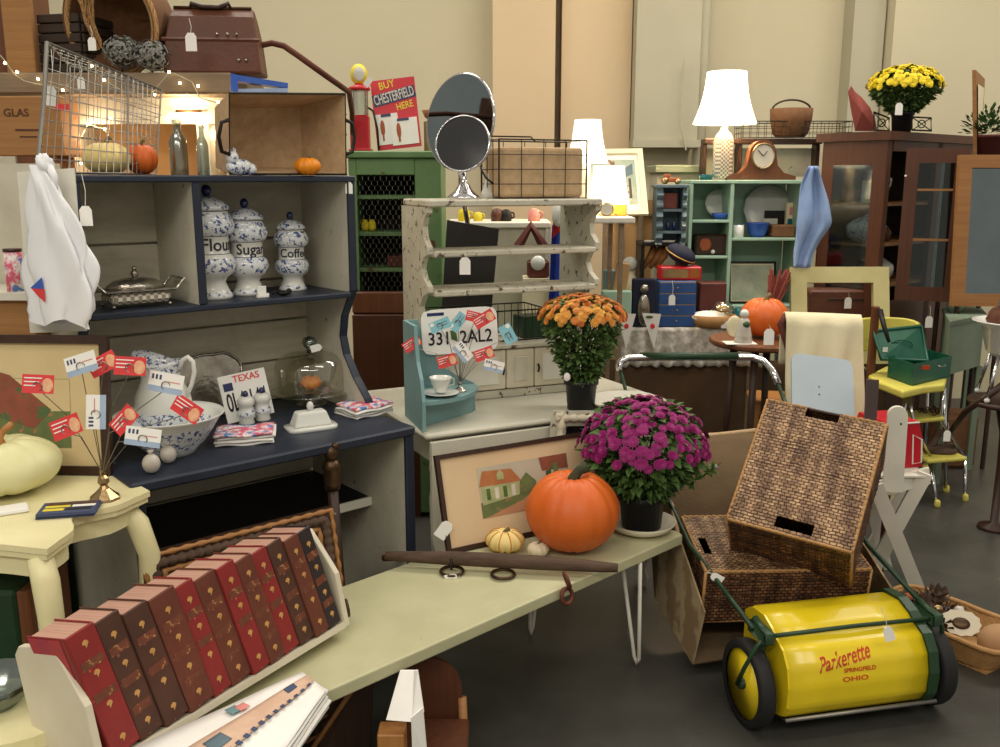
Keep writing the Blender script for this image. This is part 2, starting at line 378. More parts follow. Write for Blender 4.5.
 photo=mk('print scene', (196,196,170), (120,140,120), rough=.6, scale=9, contrast=.5, chip=(120,84,62), chip_amt=.6, chip_scale=9),
 board=mk('chalkboard', (52,50,48), (46,44,42), rough=.8),
 flagblue=mk('blue cloth', (30,60,160), (24,46,130), rough=.9),
 flagred=mk('red cloth', (190,40,44), rough=.9),
 slate=mk('dark brown cloth', (104,80,58), (78,58,42), rough=.95, scale=3, bump=.3, bump_scale=120),
 pinkish=mk('red brown trunk', (104,50,42), (84,38,32), rough=.6),
 stone=mk('tan stone', (176,138,100), (160,122,84), rough=.8),
 silk=mk('aqua fabric', (126,160,160), (90,120,124), rough=.8),
 glass=glass('clear glass'), glassdark=glass('cabinet glass', (205,212,212), mixv=.94), glassbottle=glass('bottle glass', (196,204,200), rough=.1, mixv=.72),
 glasswarm=glass('domed glass', (246,246,240), mixv=.88),
)
# ================================================================== the hall
m = MB(); m.box(-5, 6, -2.5, 7.4, -.05, 0); S('floor', m, W['floor'])
BY = 6.9
def wx(px): return D(px, 100, BY).x
m = MB(); m.box(-5.2, 6, BY, BY+.15, 0, 4.6); S('wall_back', m, W['wall'])
m = MB(); m.box(wx(493), wx(553), BY-.22, BY-.002, 0, 4.6); S('trim_1', m, W['wallwarm'])
m = MB(); m.box(wx(560), wx(628), BY-.12, BY-.002, 0, 4.6); S('trim_2', m, W['wallwarm'])
m = MB(); m.box(wx(554), wx(559), BY-.05, BY-.002, 0, 4.6); S('trim_3', m, W['walldark'])
m = MB(); zl = D(650,140,BY-.3).z
m.box(wx(629), wx(690), BY-.3, BY-.002, zl, 4.6); m.box(wx(629)-.01, wx(690)+.02, BY-.33, BY-.002, zl-.05, zl); S('trim_4', m, W['wallgrey'])
m = MB(); m.box(wx(629), wx(686), BY-.15, BY-.002, 0, zl-.052); S('trim_5', m, W['wallgrey'])
m = MB(); m.tube([(wx(692)+.02,BY-.2,.02),(wx(692)+.02,BY-.2,4.5)], .045, 10); S('trim_6', m, W['wallgrey'], True)
m = MB(); m.box(wx(838), wx(868), BY-.2, BY-.002, 0, 4.6); S('trim_7', m, W['wallgrey'])
m = MB(); m.box(wx(870), 5.9, BY-.32, BY-.002, 0, 4.6); S('trim_8', m, W['wall'])
# thin cable on the pipe
m = MB(); m.tube([D(684,60,BY-.35), D(681,95,BY-.35), D(680,125,BY-.35), D(686,150,BY-.35)], .006, 5)
tag(m.build('hanging_cable', W['wallgrey']), 'thin pale cable hanging down the wall beside the painted pipe', 'cable')
# green shelf board behind the second lamp
p = G(655,172,1.57)
# ================================================================== camera and light
cam = bpy.data.cameras.new('camera'); co = bpy.data.objects.new('camera', cam); C.objects.link(co)
co.location = (0,0,CAMH); co.rotation_euler = (PI/2-TH, 0, 0); cam.sensor_width = 36; cam.lens = FPX/1000*36
cam.clip_start = .02; bpy.context.scene.camera = co
w = bpy.data.worlds.new('world'); bpy.context.scene.world = w; w.use_nodes = True
w.node_tree.nodes['Background'].inputs['Color'].default_value = (1,.93,.8,1); w.node_tree.nodes['Background'].inputs['Strength'].default_value = .48
def area(x, y, z, sx, sy, e, col=(1,.93,.82), tgt=None):
    l = bpy.data.lights.new('ceiling_or_fill_light', 'AREA'); l.shape = 'RECTANGLE'; l.size = sx; l.size_y = sy; l.energy = e; l.color = col
    o = bpy.data.objects.new('ceiling_or_fill_light', l); C.objects.link(o); o.location = (x,y,z)
    if tgt is not None: o.rotation_euler = (V(tgt)-V((x,y,z))).to_track_quat('-Z','Y').to_euler()
area(-1.4, -1.6, 3.7, 2.4, .8, 95); area(1.4, -1.6, 3.7, 2.4, .8, 60)  # two fill lights added behind the camera to brighten the dresser interior
area(-1.5, 1.0, 4.3, 2.0, .6, 30)
area(1.6, 1.4, 4.3, 2.0, .6, 24)
area(-1.5, 4.4, 4.4, 2.4, .8, 76)
area(1.8, 4.6, 4.4, 2.4, .8, 80)
area(4.2, 4.2, 4.4, 1.5, .5, 50)
vs = bpy.context.scene.view_settings; vs.view_transform = 'Standard'; vs.look = 'None'; vs.exposure = 0; vs.gamma = 1; vs.use_curve_mapping = False
# ================================================================== shared makers
def price_tag(px, py, y, label, size=.035, strl=.05, rz=0, tilt=0, group=None):
    p = D(px, py, y); t = T('price_tag', label, 'price tag', p, rot=(0, R(tilt), rz), group=group)
    s = size; m = MB(); m.prism([(-s*.38,-s*.6),(s*.38,-s*.6),(s*.38,s*.35),(s*.2,s*.6),(-s*.2,s*.6),(-s*.38,s*.35)], -.0006, .0006, 'y')
    m.build('tag_card', W['tagm'], t)
    m = MB(); m.tube([(0,0,s*.5),(.004,0,s*.5+strl*.5),(-.002,0,s*.5+strl)], .0009, 4); m.build('string', W['paper'], t)
    return t
def pumpkin(name, label, p, r, h, mt, ribs=10, depth=.06, stem='stem', sh=.3, sr=.12, stripes=False, rot=(0,0,0), group=None, lean=.1, amt=1):
    t = T(name, label, 'pumpkin', p, rot=rot, group=group)
    m = MB(); 
    def fn(a, ph):
        rb = abs(math.cos(a*ribs/2)); return (1-depth*(1-rb**.6))*(1-.0*ph)
    m.ball((0,0,h/2), r, r, h/2, ribs*6, 22, fn)
    for i, v in enumerate(m.v):       # dimple at both poles
        q = math.hypot(v[0], v[1])/r
        k = max(0, 1-q*1.9)
        z = v[2]-h*.16*k*k if v[2] > h/2 else v[2]+h*.10*k*k
        m.v[i] = (v[0], v[1], z)
    o = m.build('flesh', W[mt], t, True)
    if stripes:
        for k in range(ribs):
            a = (k+.5)*2*PI/ribs+PI/ribs*1; pts = []
            for j in range(2, 16):
                ph = -PI/2+PI*j/17; q = fn(a, ph)*1.004; x = r*math.cos(ph)*q; z = h/2+h/2*math.sin(ph)*1.0
                kk = max(0, 1-x/r*1.9); z += -h*.16*kk*kk if z > h/2 else h*.1*kk*kk
                pts.append((x*math.cos(a), x*math.sin(a), z))
            s = MB(); s.tube(pts, [r*.035]*len(pts), 5); s.build('stripe', W['stripe'], t)
    s = MB(); zt = h*.80; 
    s.tube([(0,0,zt),(0,0,zt+sh*h*.45),(lean*r,0,zt+sh*h*.8),(lean*r*2.4,0,zt+sh*h)], [sr*r*1.5,sr*r*.9,sr*r*.8,sr*r*1.0], 7)
    s.build('stem', W[stem], t, True); return t
def pot_mum(name, label, p, potr, poth, fr, fz, fh, petal, leafm, nb, bs, lean=(0,0), ptag=True, skirt=.35, seed=1):
    rnd = random.Random(seed); t = T(name, label, 'potted flower', p)
    m = MB(); m.lathe([(potr*.78,0),(potr*.9,poth*.82),(potr,poth*.84),(potr,poth),(potr*.9,poth),(potr*.88,poth*.85),(0,poth*.85)], 24)
    m.build('pot', W['pot'], t, True)
    m = MB()
    for k in range(26):
        a = rnd.random()*2*PI; q = rnd.random()**.5
        e = V((fr*.8*q*math.cos(a)+lean[0], fr*.8*q*math.sin(a)+lean[1], fz+fh*.35*(1-q*q)))
        m.tube([(potr*.3*math.cos(a), potr*.3*math.sin(a), poth*.8), V((e.x*.4, e.y*.4, (poth+fz)/2)), e], .003, 4)
    m.build('stem', W['stemdark'], t)
    def leafm_(m, c, d, s):
        d = d.normalized(); x = d.cross(V((rnd.uniform(-1,1), rnd.uniform(-1,1), 1))).normalized(); n = x.cross(d)
        m.add([c, c+d*s*.45+x*s*.3+n*s*.07, c+d*s-n*s*.15, c+d*s*.45-x*s*.3+n*s*.07, c+d*s*.5+n*s*.0], [(0,1,4),(1,2,4),(2,3,4),(3,0,4)])
    m = MB()
    for k in range(2600):
        a = rnd.random()*2*PI; q = rnd.random()**.4; z = rnd.random()
        # bell-shaped crown narrowing towards the pot
        if z < skirt: zz = poth*.95+(fz-poth*.95)*(z/skirt); rad = potr*.7+(fr*.95-potr*.7)*(z/skirt)**.8
        else: zz = fz+fh*.9*((z-skirt)/(1-skirt)); k2 = (zz-fz)/fh; rad = .9*fr*math.sqrt(max(0, 1-k2*k2))
        c = V((rad*q*math.cos(a)+lean[0]*z, rad*q*math.sin(a)+lean[1]*z, zz))
        d = V((math.cos(a), math.sin(a), rnd.uniform(-.6,.7)))
        leafm_(m, c, d, rnd.uniform(.6,1.3)*fr*.17)
    m.build('foliage', W[leafm], t)
    # blooms
    def bloom_mesh():
        b = MB()
        for ring, (rr, tl, n) in enumerate(((1,.15,13),(.72,.45,11),(.42,.8,8))):
            for k in range(n):
                a = 2*PI*k/n+ring*.3; ca, sa = math.cos(a), math.sin(a); w = rr*.24
                b.add([(0,0,.1*ring),(rr*.6*ca-w*sa, rr*.6*sa+w*ca, rr*.25*tl+.1*ring),(rr*ca, rr*sa, rr*.55*tl+.06*ring),(rr*.6*ca+w*sa, rr*.6*sa-w*ca, rr*.25*tl+.1*ring)], [(0,1,2,3)])
        return b
    first = None; tot = int(nb*2.6); L_ = []
    for k in range(tot):
        zz = 1-(k+.5)/tot*.95; a = k*2.39996+rnd.uniform(-.2,.2); q = math.sqrt(max(0, 1-zz*zz)); rr = 1+rnd.uniform(-.03,.04)
        c = V((fr*1.02*rr*q*math.cos(a)+lean[0], fr*1.02*rr*q*math.sin(a)+lean[1], fz+fh*(zz*.97+rnd.uniform(-.04,.06))))
        nrm = V((q*math.cos(a)/fr, q*math.sin(a)/fr, zz/fh+.3)).normalized()
        L_.append(((t.location+c-V((0,0,CAMH))).length-.25*nrm.dot((V((0,0,CAMH))-t.location-c).normalized()), c, nrm, bs*rnd.uniform(.75,1.2)))
    L_.sort(key=lambda e: e[0]); rest = MB()
    for k, (d_, c, nrm, s) in enumerate(L_):
        if k >= nb:
            b = bloom_mesh(); X = Matrix.Translation(c) @ nrm.to_track_quat('Z','Y').to_matrix().to_4x4() @ Matrix.Diagonal((s,s,s,1)); rest.add(b.v, b.f, X); continue
        if first is None: first = bloom_mesh().build('bloom', W[petal], t); o = first
        else: o = first.copy(); C.objects.link(o); o.parent = t
        o.location = c; o.scale = (s,s,s*1.3); o.rotation_euler = nrm.to_track_quat('Z','Y').to_euler()
    o = rest.build('far_blooms', W[petal], t); o['kind'] = 'stuff'
    return t
def frame_pic(name, label, cat, mat4, w, h, fw, fm, dep=.02, mat=None, matw=.05, back=True, group=None):
    """picture frame, local x right, y up, z towards the viewer, origin bottom left"""
    t = TM(name, label, cat, mat4, group)
    m = MB()
    for q in ([(0,0),(w,0),(w-fw,fw),(fw,fw)], [(w,0),(w,h),(w-fw,h-fw),(w-fw,fw)], [(w,h),(0,h),(fw,h-fw),(w-fw,h-fw)], [(0,h),(0,0),(fw,fw),(fw,h-fw)]):
        m.prism(q, 0, dep, 'z')
    m.build('frame', fm, t)
    if mat: m = MB(); m.box(fw*.9, w-fw*.9, fw*.9, h-fw*.9, dep*.2, dep*.45); m.build('mat_board', mat, t)
    return t
def lampshade(t, r0, r1, z0, z1, bell=.0):
    m = MB(); prof = [(r0+(r1-r0)*k/10-bell*math.sin(PI*k/10), z0+(z1-z0)*k/10) for k in range(11)]
    m.lathe(prof[:], 32); m.f = [f for f in m.f if len(f) == 4]; m.mi = m.mi[:len(m.f)]
    m.build('lamp_shade', W['shade'], t, True, thick=.003)
def point(p, e, col=(1,.78,.5), r=.04):
    l = bpy.data.lights.new('lamp_bulb_light', 'POINT'); l.energy = e; l.color = col; l.shadow_soft_size = r
    o = bpy.data.objects.new('lamp_bulb_light', l); C.objects.link(o); o.location = p
def wire_quad(m, a, b, c, d, nu, nv, r, rr=None):
    a, b, c, d = map(V, (a,b,c,d)); rr = rr or r*1.8
    for i in range(1, nu): k = i/nu; m.tube([a.lerp(b,k), d.lerp(c,k)], r, 4)
    for j in range(1, nv): k = j/nv; m.tube([a.lerp(d,k), b.lerp(c,k)], r, 4)
    m.tube([a,b,c,d], rr, 5, closed=True)
# ================================================================== blue and white dresser
F = Frame(-.93, 2.25, 40.5); LW = .86; ZT = 1.565; ZS = 1.195; ZC = .80
dr = T('dresser', 'large weathered white open dresser with navy blue edges at left', 'dresser', F.o, F.a)
m = MB(); m.cbox(-.01, LW+.01, -.01, .63, ZC-.03, ZC, .006); m.build('counter_top', W['navy'], dr)
m = MB()
zz = [.04,.20,.36,.52,.66,.80,.94,1.08,1.22,1.36,ZT-.01]
for i in range(len(zz)-1): m.cbox(.02, LW-.02, .60, .625, zz[i]+.003, zz[i+1]-.003, .003)
m.box(.02, LW-.02, .626, .63, .04, ZT-.01); m.build('back_board', W['boards'], dr)
def side(x0, x1):
    pr = [(.30,ZT-.02),(.62,ZT-.02),(.62,ZC)]
    cv = [(.20,ZC),(.235,ZC+.05),(.30,ZC+.11),(.355,ZC+.18),(.375,ZC+.24),(.36,ZC+.31),(.32,ZC+.37),(.30,ZC+.40)]
    m = MB(); m.prism(pr+cv, x0, x1, 'x'); return m, cv
for x0 in (0, LW-.022):
    m, cv = side(x0, x0+.022); m.build('side_panel', W['grime'], dr)
    e = MB(); pts = [(.30,ZT-.02),(.30,ZC+.40)]+cv[::-1][1:]
    for (a, b) in zip(pts, pts[1:]): e.add([(x0-.002,a[0]-.006,a[1]),(x0+.024,a[0]-.006,a[1]),(x0+.024,a[0]+.002,a[1]),(x0-.002,a[0]+.002,a[1]),
        (x0-.002,b[0]-.006,b[1]),(x0+.024,b[0]-.006,b[1]),(x0+.024,b[0]+.002,b[1]),(x0-.002,b[0]+.002,b[1])], [(0,3,2,1),(4,5,6,7),(0,1,5,4),(1,2,6,5),(2,3,7,6),(3,0,4,7)])
    e.build('edge_trim', W['navy'], dr)
m = MB(); m.cbox(-.005, LW+.005, .29, .63, ZT-.02, ZT, .004); m.build('top_board', W['navy'], dr)
m = MB(); m.cbox(.022, LW-.022, .292, .60, ZS-.018, ZS, .004); m.build('shelf', W['navy'], dr)
m = MB(); m.box(.330, .350, .302, .60, ZS, ZT-.02); m.build('divider', W['grime'], dr)
m = MB(); m.cbox(.328, .352, .292, .303, ZS+.001, ZT-.021, .003); m.build('edge_trim', W['navy'], dr)
for x0 in (0, LW-.022):
    m = MB(); m.box(x0, x0+.022, .01, .60, 0, ZC-.03); m.build('side_panel', W['grime'], dr)
    m = MB(); m.cbox(x0-.003, x0+.028, -.004, .011, 0, ZC-.031, .003); m.build('edge_trim', W['navy'], dr)
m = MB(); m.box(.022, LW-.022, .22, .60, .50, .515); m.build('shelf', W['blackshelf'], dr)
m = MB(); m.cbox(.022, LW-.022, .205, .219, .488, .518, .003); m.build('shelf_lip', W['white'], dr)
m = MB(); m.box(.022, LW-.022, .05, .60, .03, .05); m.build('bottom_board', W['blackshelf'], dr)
# ---- on the dresser top
t = TM('wire_basket', 'large grey wire basket propped on edge on the dresser top', 'basket', Matrix.Identity(4))
Yb = 2.72
A, B_, Cc, Dd = F.at(37,.34,ZT+.005), F.at(128,.32,ZT+.004), D(128,76,2.80), D(47,42,2.62)
A2, B2, C2, D2 = F.at(70,.55,ZT+.004), F.at(156,.52,ZT+.004), D(161,90,2.98), D(70,66,2.85)
m = MB(); wire_quad(m, A, B_, Cc, Dd, 12, 10, .0012, .004)
wire_quad(m, B_, B2, C2, Cc, 7, 10, .0012, .003); wire_quad(m, A2, B2, C2, D2, 10, 9, .0011, .003); wire_quad(m, Dd, Cc, C2, D2, 12, 5, .0012, .003)
t.matrix_basis = Matrix.Translation((A+B2)/2); m.build('wire_mesh', W['wire'], t, world=True)
m = MB(); m.tube([Dd, (Dd+A)/2+V((.004,0,0)), A], .006, 6); m.build('rim', W['wire'], t, world=True)
pumpkin('striped_pumpkin', 'cream striped pumpkin behind the wire basket on the dresser top', F.at(108,.42,ZT), .066, .092, 'stripegourd', 10, .07, stripes=False)
pumpkin('small_pumpkin', 'orange ribbed pumpkin standing right of the striped one by the wire basket', F.at(143,.44,ZT), .046, .09, 'pumpkin', 9, .09)
def bottle(px, d, top, r, lb):
    p = F.at(px, d, ZT); h = .175*top
    t = T('glass_bottle', lb, 'bottle', p); m = MB()
    m.lathe([(r*.95,0),(r,.006),(r,h*.60),(r*.75,h*.70),(r*.42,h*.78),(r*.40,h*.92),(r*.55,h*.93),(r*.55,h),(r*.35,h)], 18); m.build('bottle_body', W['glassbottle'], t, True)
bottle(180, .46, .92, .026, 'tall frosted glass bottle with narrow neck on dresser top')
bottle(204, .50, .86, .018, 'slimmer square shouldered glass bottle right of the tall frosted bottle')
# burlap-lined basket: open mouth facing the viewer
def lined_basket():
    a, b, c, d = F.at(230,.34,ZT+.004), F.at(346,.30,ZT+.004), D(345,94,3.03), D(229,93,2.72)
    bk = F.n*.20
    ia, ib, ic, id_ = [q+bk for q in (a.lerp(c,.12), b.lerp(d,.12), c.lerp(a,.12), d.lerp(b,.12))]
    ia.z = ZT+.025; ib.z = ZT+.025
    t = T('lined_basket', 'wire framed basket lined with tan burlap lying open on dresser top', 'basket', (a+b)/2)
    m = MB(); q = [a,b,c,d]; i2 = [ia,ib,ic,id_]
    for k in range(4): m.add([q[k], q[(k+1)%4], i2[(k+1)%4], i2[k]], [(0,1,2,3)])
    m.add(i2, [(0,1,2,3)]); m.build('burlap_liner', W['burlap'], t, world=True, thick=.004)
    m = MB(); m.tube(q, .004, 6, closed=True); m.build('rim', W['darkwire'], t, world=True)
    m = MB()
    for k in range(1, 4): m.tube([a.lerp(b,k/4)-V((0,0,.002)), ia.lerp(ib,k/4)-V((0,0,.004))], .002, 4)
    for k in range(0, 4): m.tube([b.lerp(c,k/4)+F.e*.004, ib.lerp(ic,k/4)+F.e*.006], .002, 4)
    m.build('wire_mesh', W['darkwire'], t, world=True)
    for (p, q2, sg) in ((a, d, -1), (b, c, 1)):
        u = p.lerp(q2,.25); v = p.lerp(q2,.68); mid = F.e*sg*.03
        m = MB(); m.tube([u, u+mid*.8+(v-u)*.08, u.lerp(v,.5)+mid*1.1, v+mid*.8-(v-u)*.08, v], .006, 6); m.build('handle', W['darkwire'], t, True, world=True)
lined_basket()
pumpkin('small_pumpkin', 'small orange pumpkin at the front of the burlap lined basket', F.at(308,.30,ZT)+V((0,0,.0)), .041, .056, 'minipumpkin', 9, .07, sh=.25)
# china figurine
p = F.at(240,.33,ZT); t = T('china_figurine', 'small blue and white china animal figurine on the dresser top edge', 'figurine', p, F.a)
m = MB(); m.ball((0,0,.024), .042, .022, .024, 16, 10); m.ball((-.022,-.003,.05), .019, .017, .022, 12, 8); m.ball((.034,0,.018), .02, .016, .018, 10, 7); m.ball((-.03,0,.07), .006, .005, .012, 8, 5); m.ball((-.014,0,.07), .006, .005, .012, 8, 5)
m.build('figurine_body', W['chinablue'], t, True)
# light blue frame lying on the lined basket
a = D(231,76,3.0); t = T('blue_wooden_frame', 'light blue painted wooden frame lying above the lined basket', 'frame', D(258,92,2.95))
m = MB(); q = [D(232,92,2.80), D(232,73,2.86), D(288,84,3.05), D(288,92,3.02)]
m.slab([D(232,74,2.84), D(288,83,3.04), D(288,88,3.04), D(232,80,2.84)], V((-.02,.06,.0))); m.build('long_rail', W['bluebowl'], t, world=True)
m = MB(); m.slab([D(231,73,2.835), D(238,75,2.84), D(238,92,2.84), D(231,91,2.835)], V((-.02,.06,.0))); m.build('short_rail', W['bluebowl'], t, world=True)
m = MB(); m.slab([D(232,89,2.835), D(288,88,3.035), D(288,92,3.035), D(232,92,2.835)], V((-.02,.06,.0))); m.build('bottom_rail', W['shirt'], t, world=True)
# ---- on the shelf
p = F.at(137,.40,ZS); t = T('silver_casserole', 'lidded silver serving dish with square handles on the dresser shelf', 'dish', p, F.a)
m = MB(); m.cbox(-.085,.085,-.05,.05,.012,.045,.01); m.build('pan', W['cutglass'], t); 
m = MB(); m.cbox(-.10,.10,-.062,.062,.045,.052,.003); m.build('rim', W['silver'], t)
m = MB(); m.lathe([(.085,.052),(.08,.062),(.06,.075),(.03,.082),(0,.083)], 20); m.v = [(x,y*.62,z) for x,y,z in m.v]; m.build('lid', W['silver'], t, True)
m = MB(); m.ball((0,0,.093), .011); m.ball((0,0,.108), .007); m.build('knob', W['silver'], t, True)
for sg in (-1,1):
    m = MB(); m.tube([(sg*.10,-.05,.048),(sg*.125,-.05,.075),(sg*.125,.05,.075),(sg*.10,.05,.048)], .004, 6); m.build('handle', W['silver'], t)
for x, y in ((-.08,-.045),(.08,-.045),(-.08,.045),(.08,.045)):
    m = MB(); m.ball((x,y,.006), .006); m.build('foot', W['silver'], t, True)
def canister(name, label, p, s, word, rz=0, gr='blue and white lidded canisters', facing=0):
    t = T(name, label, 'canister', p, facing, group=gr)
    prof = [(.052,0),(.054,.008),(.046,.02),(.036,.045),(.044,.058),(.060,.07),(.066,.09),(.062,.11),(.052,.12),(.050,.123),(.050,.165),(.052,.168),(.064,.178),(.068,.195),(.062,.215),(.052,.228),(.054,.232),(.054,.236)]
    m = MB(); n = 32
    body = [(r*s,z*s) for r,z in prof]; m.lathe(body, n)
    m.mi = [1 if (.172*s < sum(m.v[i][2] for i in f)/len(f) < .225*s or .065*s < sum(m.v[i][2] for i in f)/len(f) < .115*s or .004*s < sum(m.v[i][2] for i in f)/len(f) < .03*s) else 0 for f in m.f]
    m.build('jar_body', [W['china'], W['chinablue']], t, True)
    m = MB(); m.lathe([(.056*s,.236*s),(.057*s,.243*s),(.046*s,.254*s),(.026*s,.266*s),(.012*s,.271*s),(0,.271*s)], 24); m.build('lid', W['chinablue'], t, True)
    m = MB(); m.ball((0,0,.285*s), .013*s, .013*s, .016*s); m.build('knob', W['blue'], t, True)
    for z in (.120,.168,.233):
        m = MB(); m.tube([(.0515*s*math.cos(2*PI*k/24)*(1.05 if z > .2 else 1.0), .0515*s*math.sin(2*PI*k/24)*(1.05 if z > .2 else 1.0), z*s) for k in range(24)], .0014*s, 4, closed=True); m.build('band', W['blue'], t, True)
    rr = .0505*s
    text('lettering', word, .046*s, W['gothic'], t, fn=lambda v: V((rr*math.sin(v.x/rr)+0, -rr*math.cos(v.x/rr)-v.z-.0006, .144*s+v.y)))
canister('canister', 'tallest blue and white canister lettered Flour beside the divider', F.at(213,.43,ZS), 1.14, 'Flour', facing=.80)
canister('canister', 'middle blue and white canister lettered Sugar', F.at(249,.45,ZS), 1.0, 'Sugar', facing=.60)
canister('canister', 'smallest blue and white canister lettered Coffee, at right', F.at(293,.47,ZS), .85, 'Coffee', facing=.50)
t = T('card_stack', 'little white tags lying before the Sugar canister', 'tag', F.at(262,.36,ZS), F.a)
m = MB()
m.box(-.02,.018,-.012,.0,.0,.006); m.box(-.016,.02,-.010,.004,.006,.011); m.cbox(-.016,.014,-.004,.002,.011,.034,.001); m.build('tag_stack', W['paper'], t)
t = T('iron_trinket', 'black and white cast trinket lying right of the white tags', 'trinket', F.at(284,.35,ZS), F.a)
m = MB(); m.ball((0,0,.008), .022, .012, .008); m.tube([(-.02,0,.008),(-.03,-.004,.016),(-.04,0,.008)], .004, 5); m.ball((.018,0,.012), .009,.008,.01); m.build('trinket_body', W['iron'], t, True)
# ---- on the counter
def on(px, py, z=ZC): return G(px, py, z)
p = on(160,446); t = T('pitcher', 'large white china pitcher with blue floral rim inside the basin', 'pitcher', p+V((0,.05,.015)), R(-10))
m = MB(); H = .30
m.lathe([(.05,0),(.055,.01),(.085,.06),(.098,.10),(.09,.15),(.066,.20),(.06,.225),(.068,.25),(.075,.262)], 28)
def lip(v):
    x, y, z = v
    if z > .2: k = (z-.2)/.06; z += .04*k*max(0, -x/.08)+.012*k*max(0, x/.08); x *= 1+.25*k*(1 if x < 0 else .0)
    return (x, y, z)
m.v = [lip(v) for v in m.v]; m.f = [f for f in m.f if len(f) < 20 or min(f) == 0]; m.mi = [0]*len(m.f)
m.mi = [1 if sum(m.v[i][2] for i in f)/len(f) > .24 or (.06 < sum(m.v[i][2] for i in f)/len(f) < .12) else 0 for f in m.f]
m.build('jug_body', [W['china'], W['chinablue']], t, True, thick=.004)
m = MB(); m.tube([(.07,0,.245),(.085,0,.275),(.105,0,.285),(.122,0,.27),(.125,0,.235),(.112,0,.19),(.09,0,.15)], [.009,.009,.009,.008,.008,.008,.009], 8); m.build('handle', W['china'], t, True)
t.scale = (.84,.84,.84)
p = on(172,452); t = T('wash_basin', 'wide white china basin with blue flowers on the navy counter', 'bowl', p)
m = MB(); m.lathe([(.065,0),(.07,.012),(.10,.04),(.128,.085),(.142,.105),(.15,.112),(.148,.114),(.136,.106),(.12,.085),(.09,.045),(.05,.02),(0,.018)], 36)
m.mi = [1 if .02 < sum(m.v[i][2] for i in f)/len(f) < .095 else 0 for f in m.f]; m.build('bowl_body', [W['china'], W['chinablue']], t, True)
# silver tray leaning on the back
a = F.at(178,.50,ZC+.002); b = F.at(248,.52,ZC+.002)
ex = (b-a).normalized(); up = (V((0,0,1))*.95+F.n*.28).normalized()
t = TM('silver_tray', 'tarnished silver tray with scalloped rim leaning behind the license plate', 'tray', axes(a, ex, up)); w_, h_ = .25, .20
def outline(w, h, k, nn=48, wob=0):
    pts = []
    for i in range(nn):
        a = 2*PI*i/nn; c, s = math.cos(a), math.sin(a); q = (abs(c)**k+abs(s)**k)**(-1/k)*(1+wob*math.cos(a*12))
        pts.append((w/2+w/2*q*c, h/2+h/2*q*s))
    return pts
m = MB(); m.prism(outline(w_,h_,4,48,.02), 0, .006, 'z'); m.build('tray_plate', W['silver'], t)
m = MB(); m.tube([(x,y,.008) for x,y in outline(w_,h_,4,48,.02)], .005, 6, closed=True); m.build('rim', W['silver'], t, True)
# texas plate
a = on(226,424); b = on(268,416)
t = TM('license_plate', 'white license plate marked TEXAS leaning on the silver tray', 'license plate', axes(on(228,425)+V((0,.0,.002)), V((.80,.58,.10)), V((-.16,.16,.95))))
m = MB(); m.cbox(0,.155,0,.15,0,.002,.001); m.build('plate', W['paper'], t)
text('lettering', 'TEXAS', .03, W['cardred'], t, xf=rotm(loc=(.09,.132,.0026)))
text('lettering', '0L4\u00b7144', .066, W['inkdark'], t, xf=Matrix.Translation((.078,.06,.0026)) @ Matrix.Diagonal((.62,1.25,1,1)))
m = MB(); m.box(.012,.042,.10,.125,.0021,.0028); m.build('sticker', W['blue'], t)
def shaker(px, py, lb):
    t = T('shaker', lb, 'shaker', on(px, py), R(-20)); t.scale = (1.25,1.25,1.25)
    m = MB(); m.lathe([(.018,0),(.020,.004),(.017,.012),(.021,.022),(.022,.03),(.018,.038),(.017,.046),(.021,.052),(.021,.062),(.015,.070),(0,.071)], 18)
    m.mi = [1 if .018 < sum(m.v[i][2] for i in f)/len(f) < .035 else 0 for f in m.f]; m.build('jar_body', [W['china'], W['chinablue']], t, True)
    m = MB(); m.ball((0,0,.077), .007,.007,.009); m.build('knob', W['blue'], t, True)
shaker(247, 424, 'left one of the two mini blue topped china shakers, before the license plate')
shaker(263, 420, 'right one of the two mini blue topped china shakers, at the plate corner')
# cake dome
p = on(312,404); t = T('cake_dome', 'clear glass cake dome on a footed glass stand', 'cake dome', p)
m = MB(); m.lathe([(.055,0),(.05,.006),(.018,.02),(.018,.03),(.11,.038),(.135,.044),(.135,.05),(0,.05)], 36, fn=lambda a,z: 1+.03*math.cos(14*a) if z > .035 else 1); m.build('stand', W['glasswarm'], t, True)
m = MB(); m.lathe([(.118,.051),(.12,.06),(.12,.13),(.112,.155),(.085,.172),(.04,.18),(.012,.182)], 36); m.f = [f for f in m.f if len(f) == 4]; m.mi = [0]*len(m.f); m.build('dome', W['glasswarm'], t, True)
m = MB(); m.lathe([(.012,.18),(.010,.192),(.020,.20),(.026,.215),(.020,.23),(0,.236)], 16); m.build('knob', W['glassbottle'], t, True)
pumpkin('small_pumpkin', 'small orange pumpkin under the glass cake dome', p+V((0,0,.051)), .036, .05, 'minipumpkin', 9, .07, sh=.2)
price_tag(316,348,3.0, 'narrow white tag lying at the knob of the glass cake dome', .03, .01, tilt=75)
def napkins(px, py, rz, n, w, h, lb, sl=0):
    p = on(px, py); t = T('napkin_stack', lb, 'cloth', p, rz)
    for k in range(n):
        z = .004+k*.009; j = random.uniform(-.008,.008); m = MB()
        def fn(u, v): 
            x = (u-.5)*w+j+.01*v*k/ n; y = (v-.5)*h+j
            return (x+sl*(v-.5)*h, y, z+.003*math.sin(u*9+k)*math.cos(v*7+k))
        m.grid(fn, 14, 10); m.build('napkin', W['linenred'] if k == n-1 else W['clothwhite'], t, True, thick=.006)
napkins(246, 440, F.a-.45, 4, .165, .12, 'folded floral napkins on the counter before the license plate')
napkins(364, 413, F.a+.1, 4, .15, .12, 'folded floral napkins at the right corner of the counter')
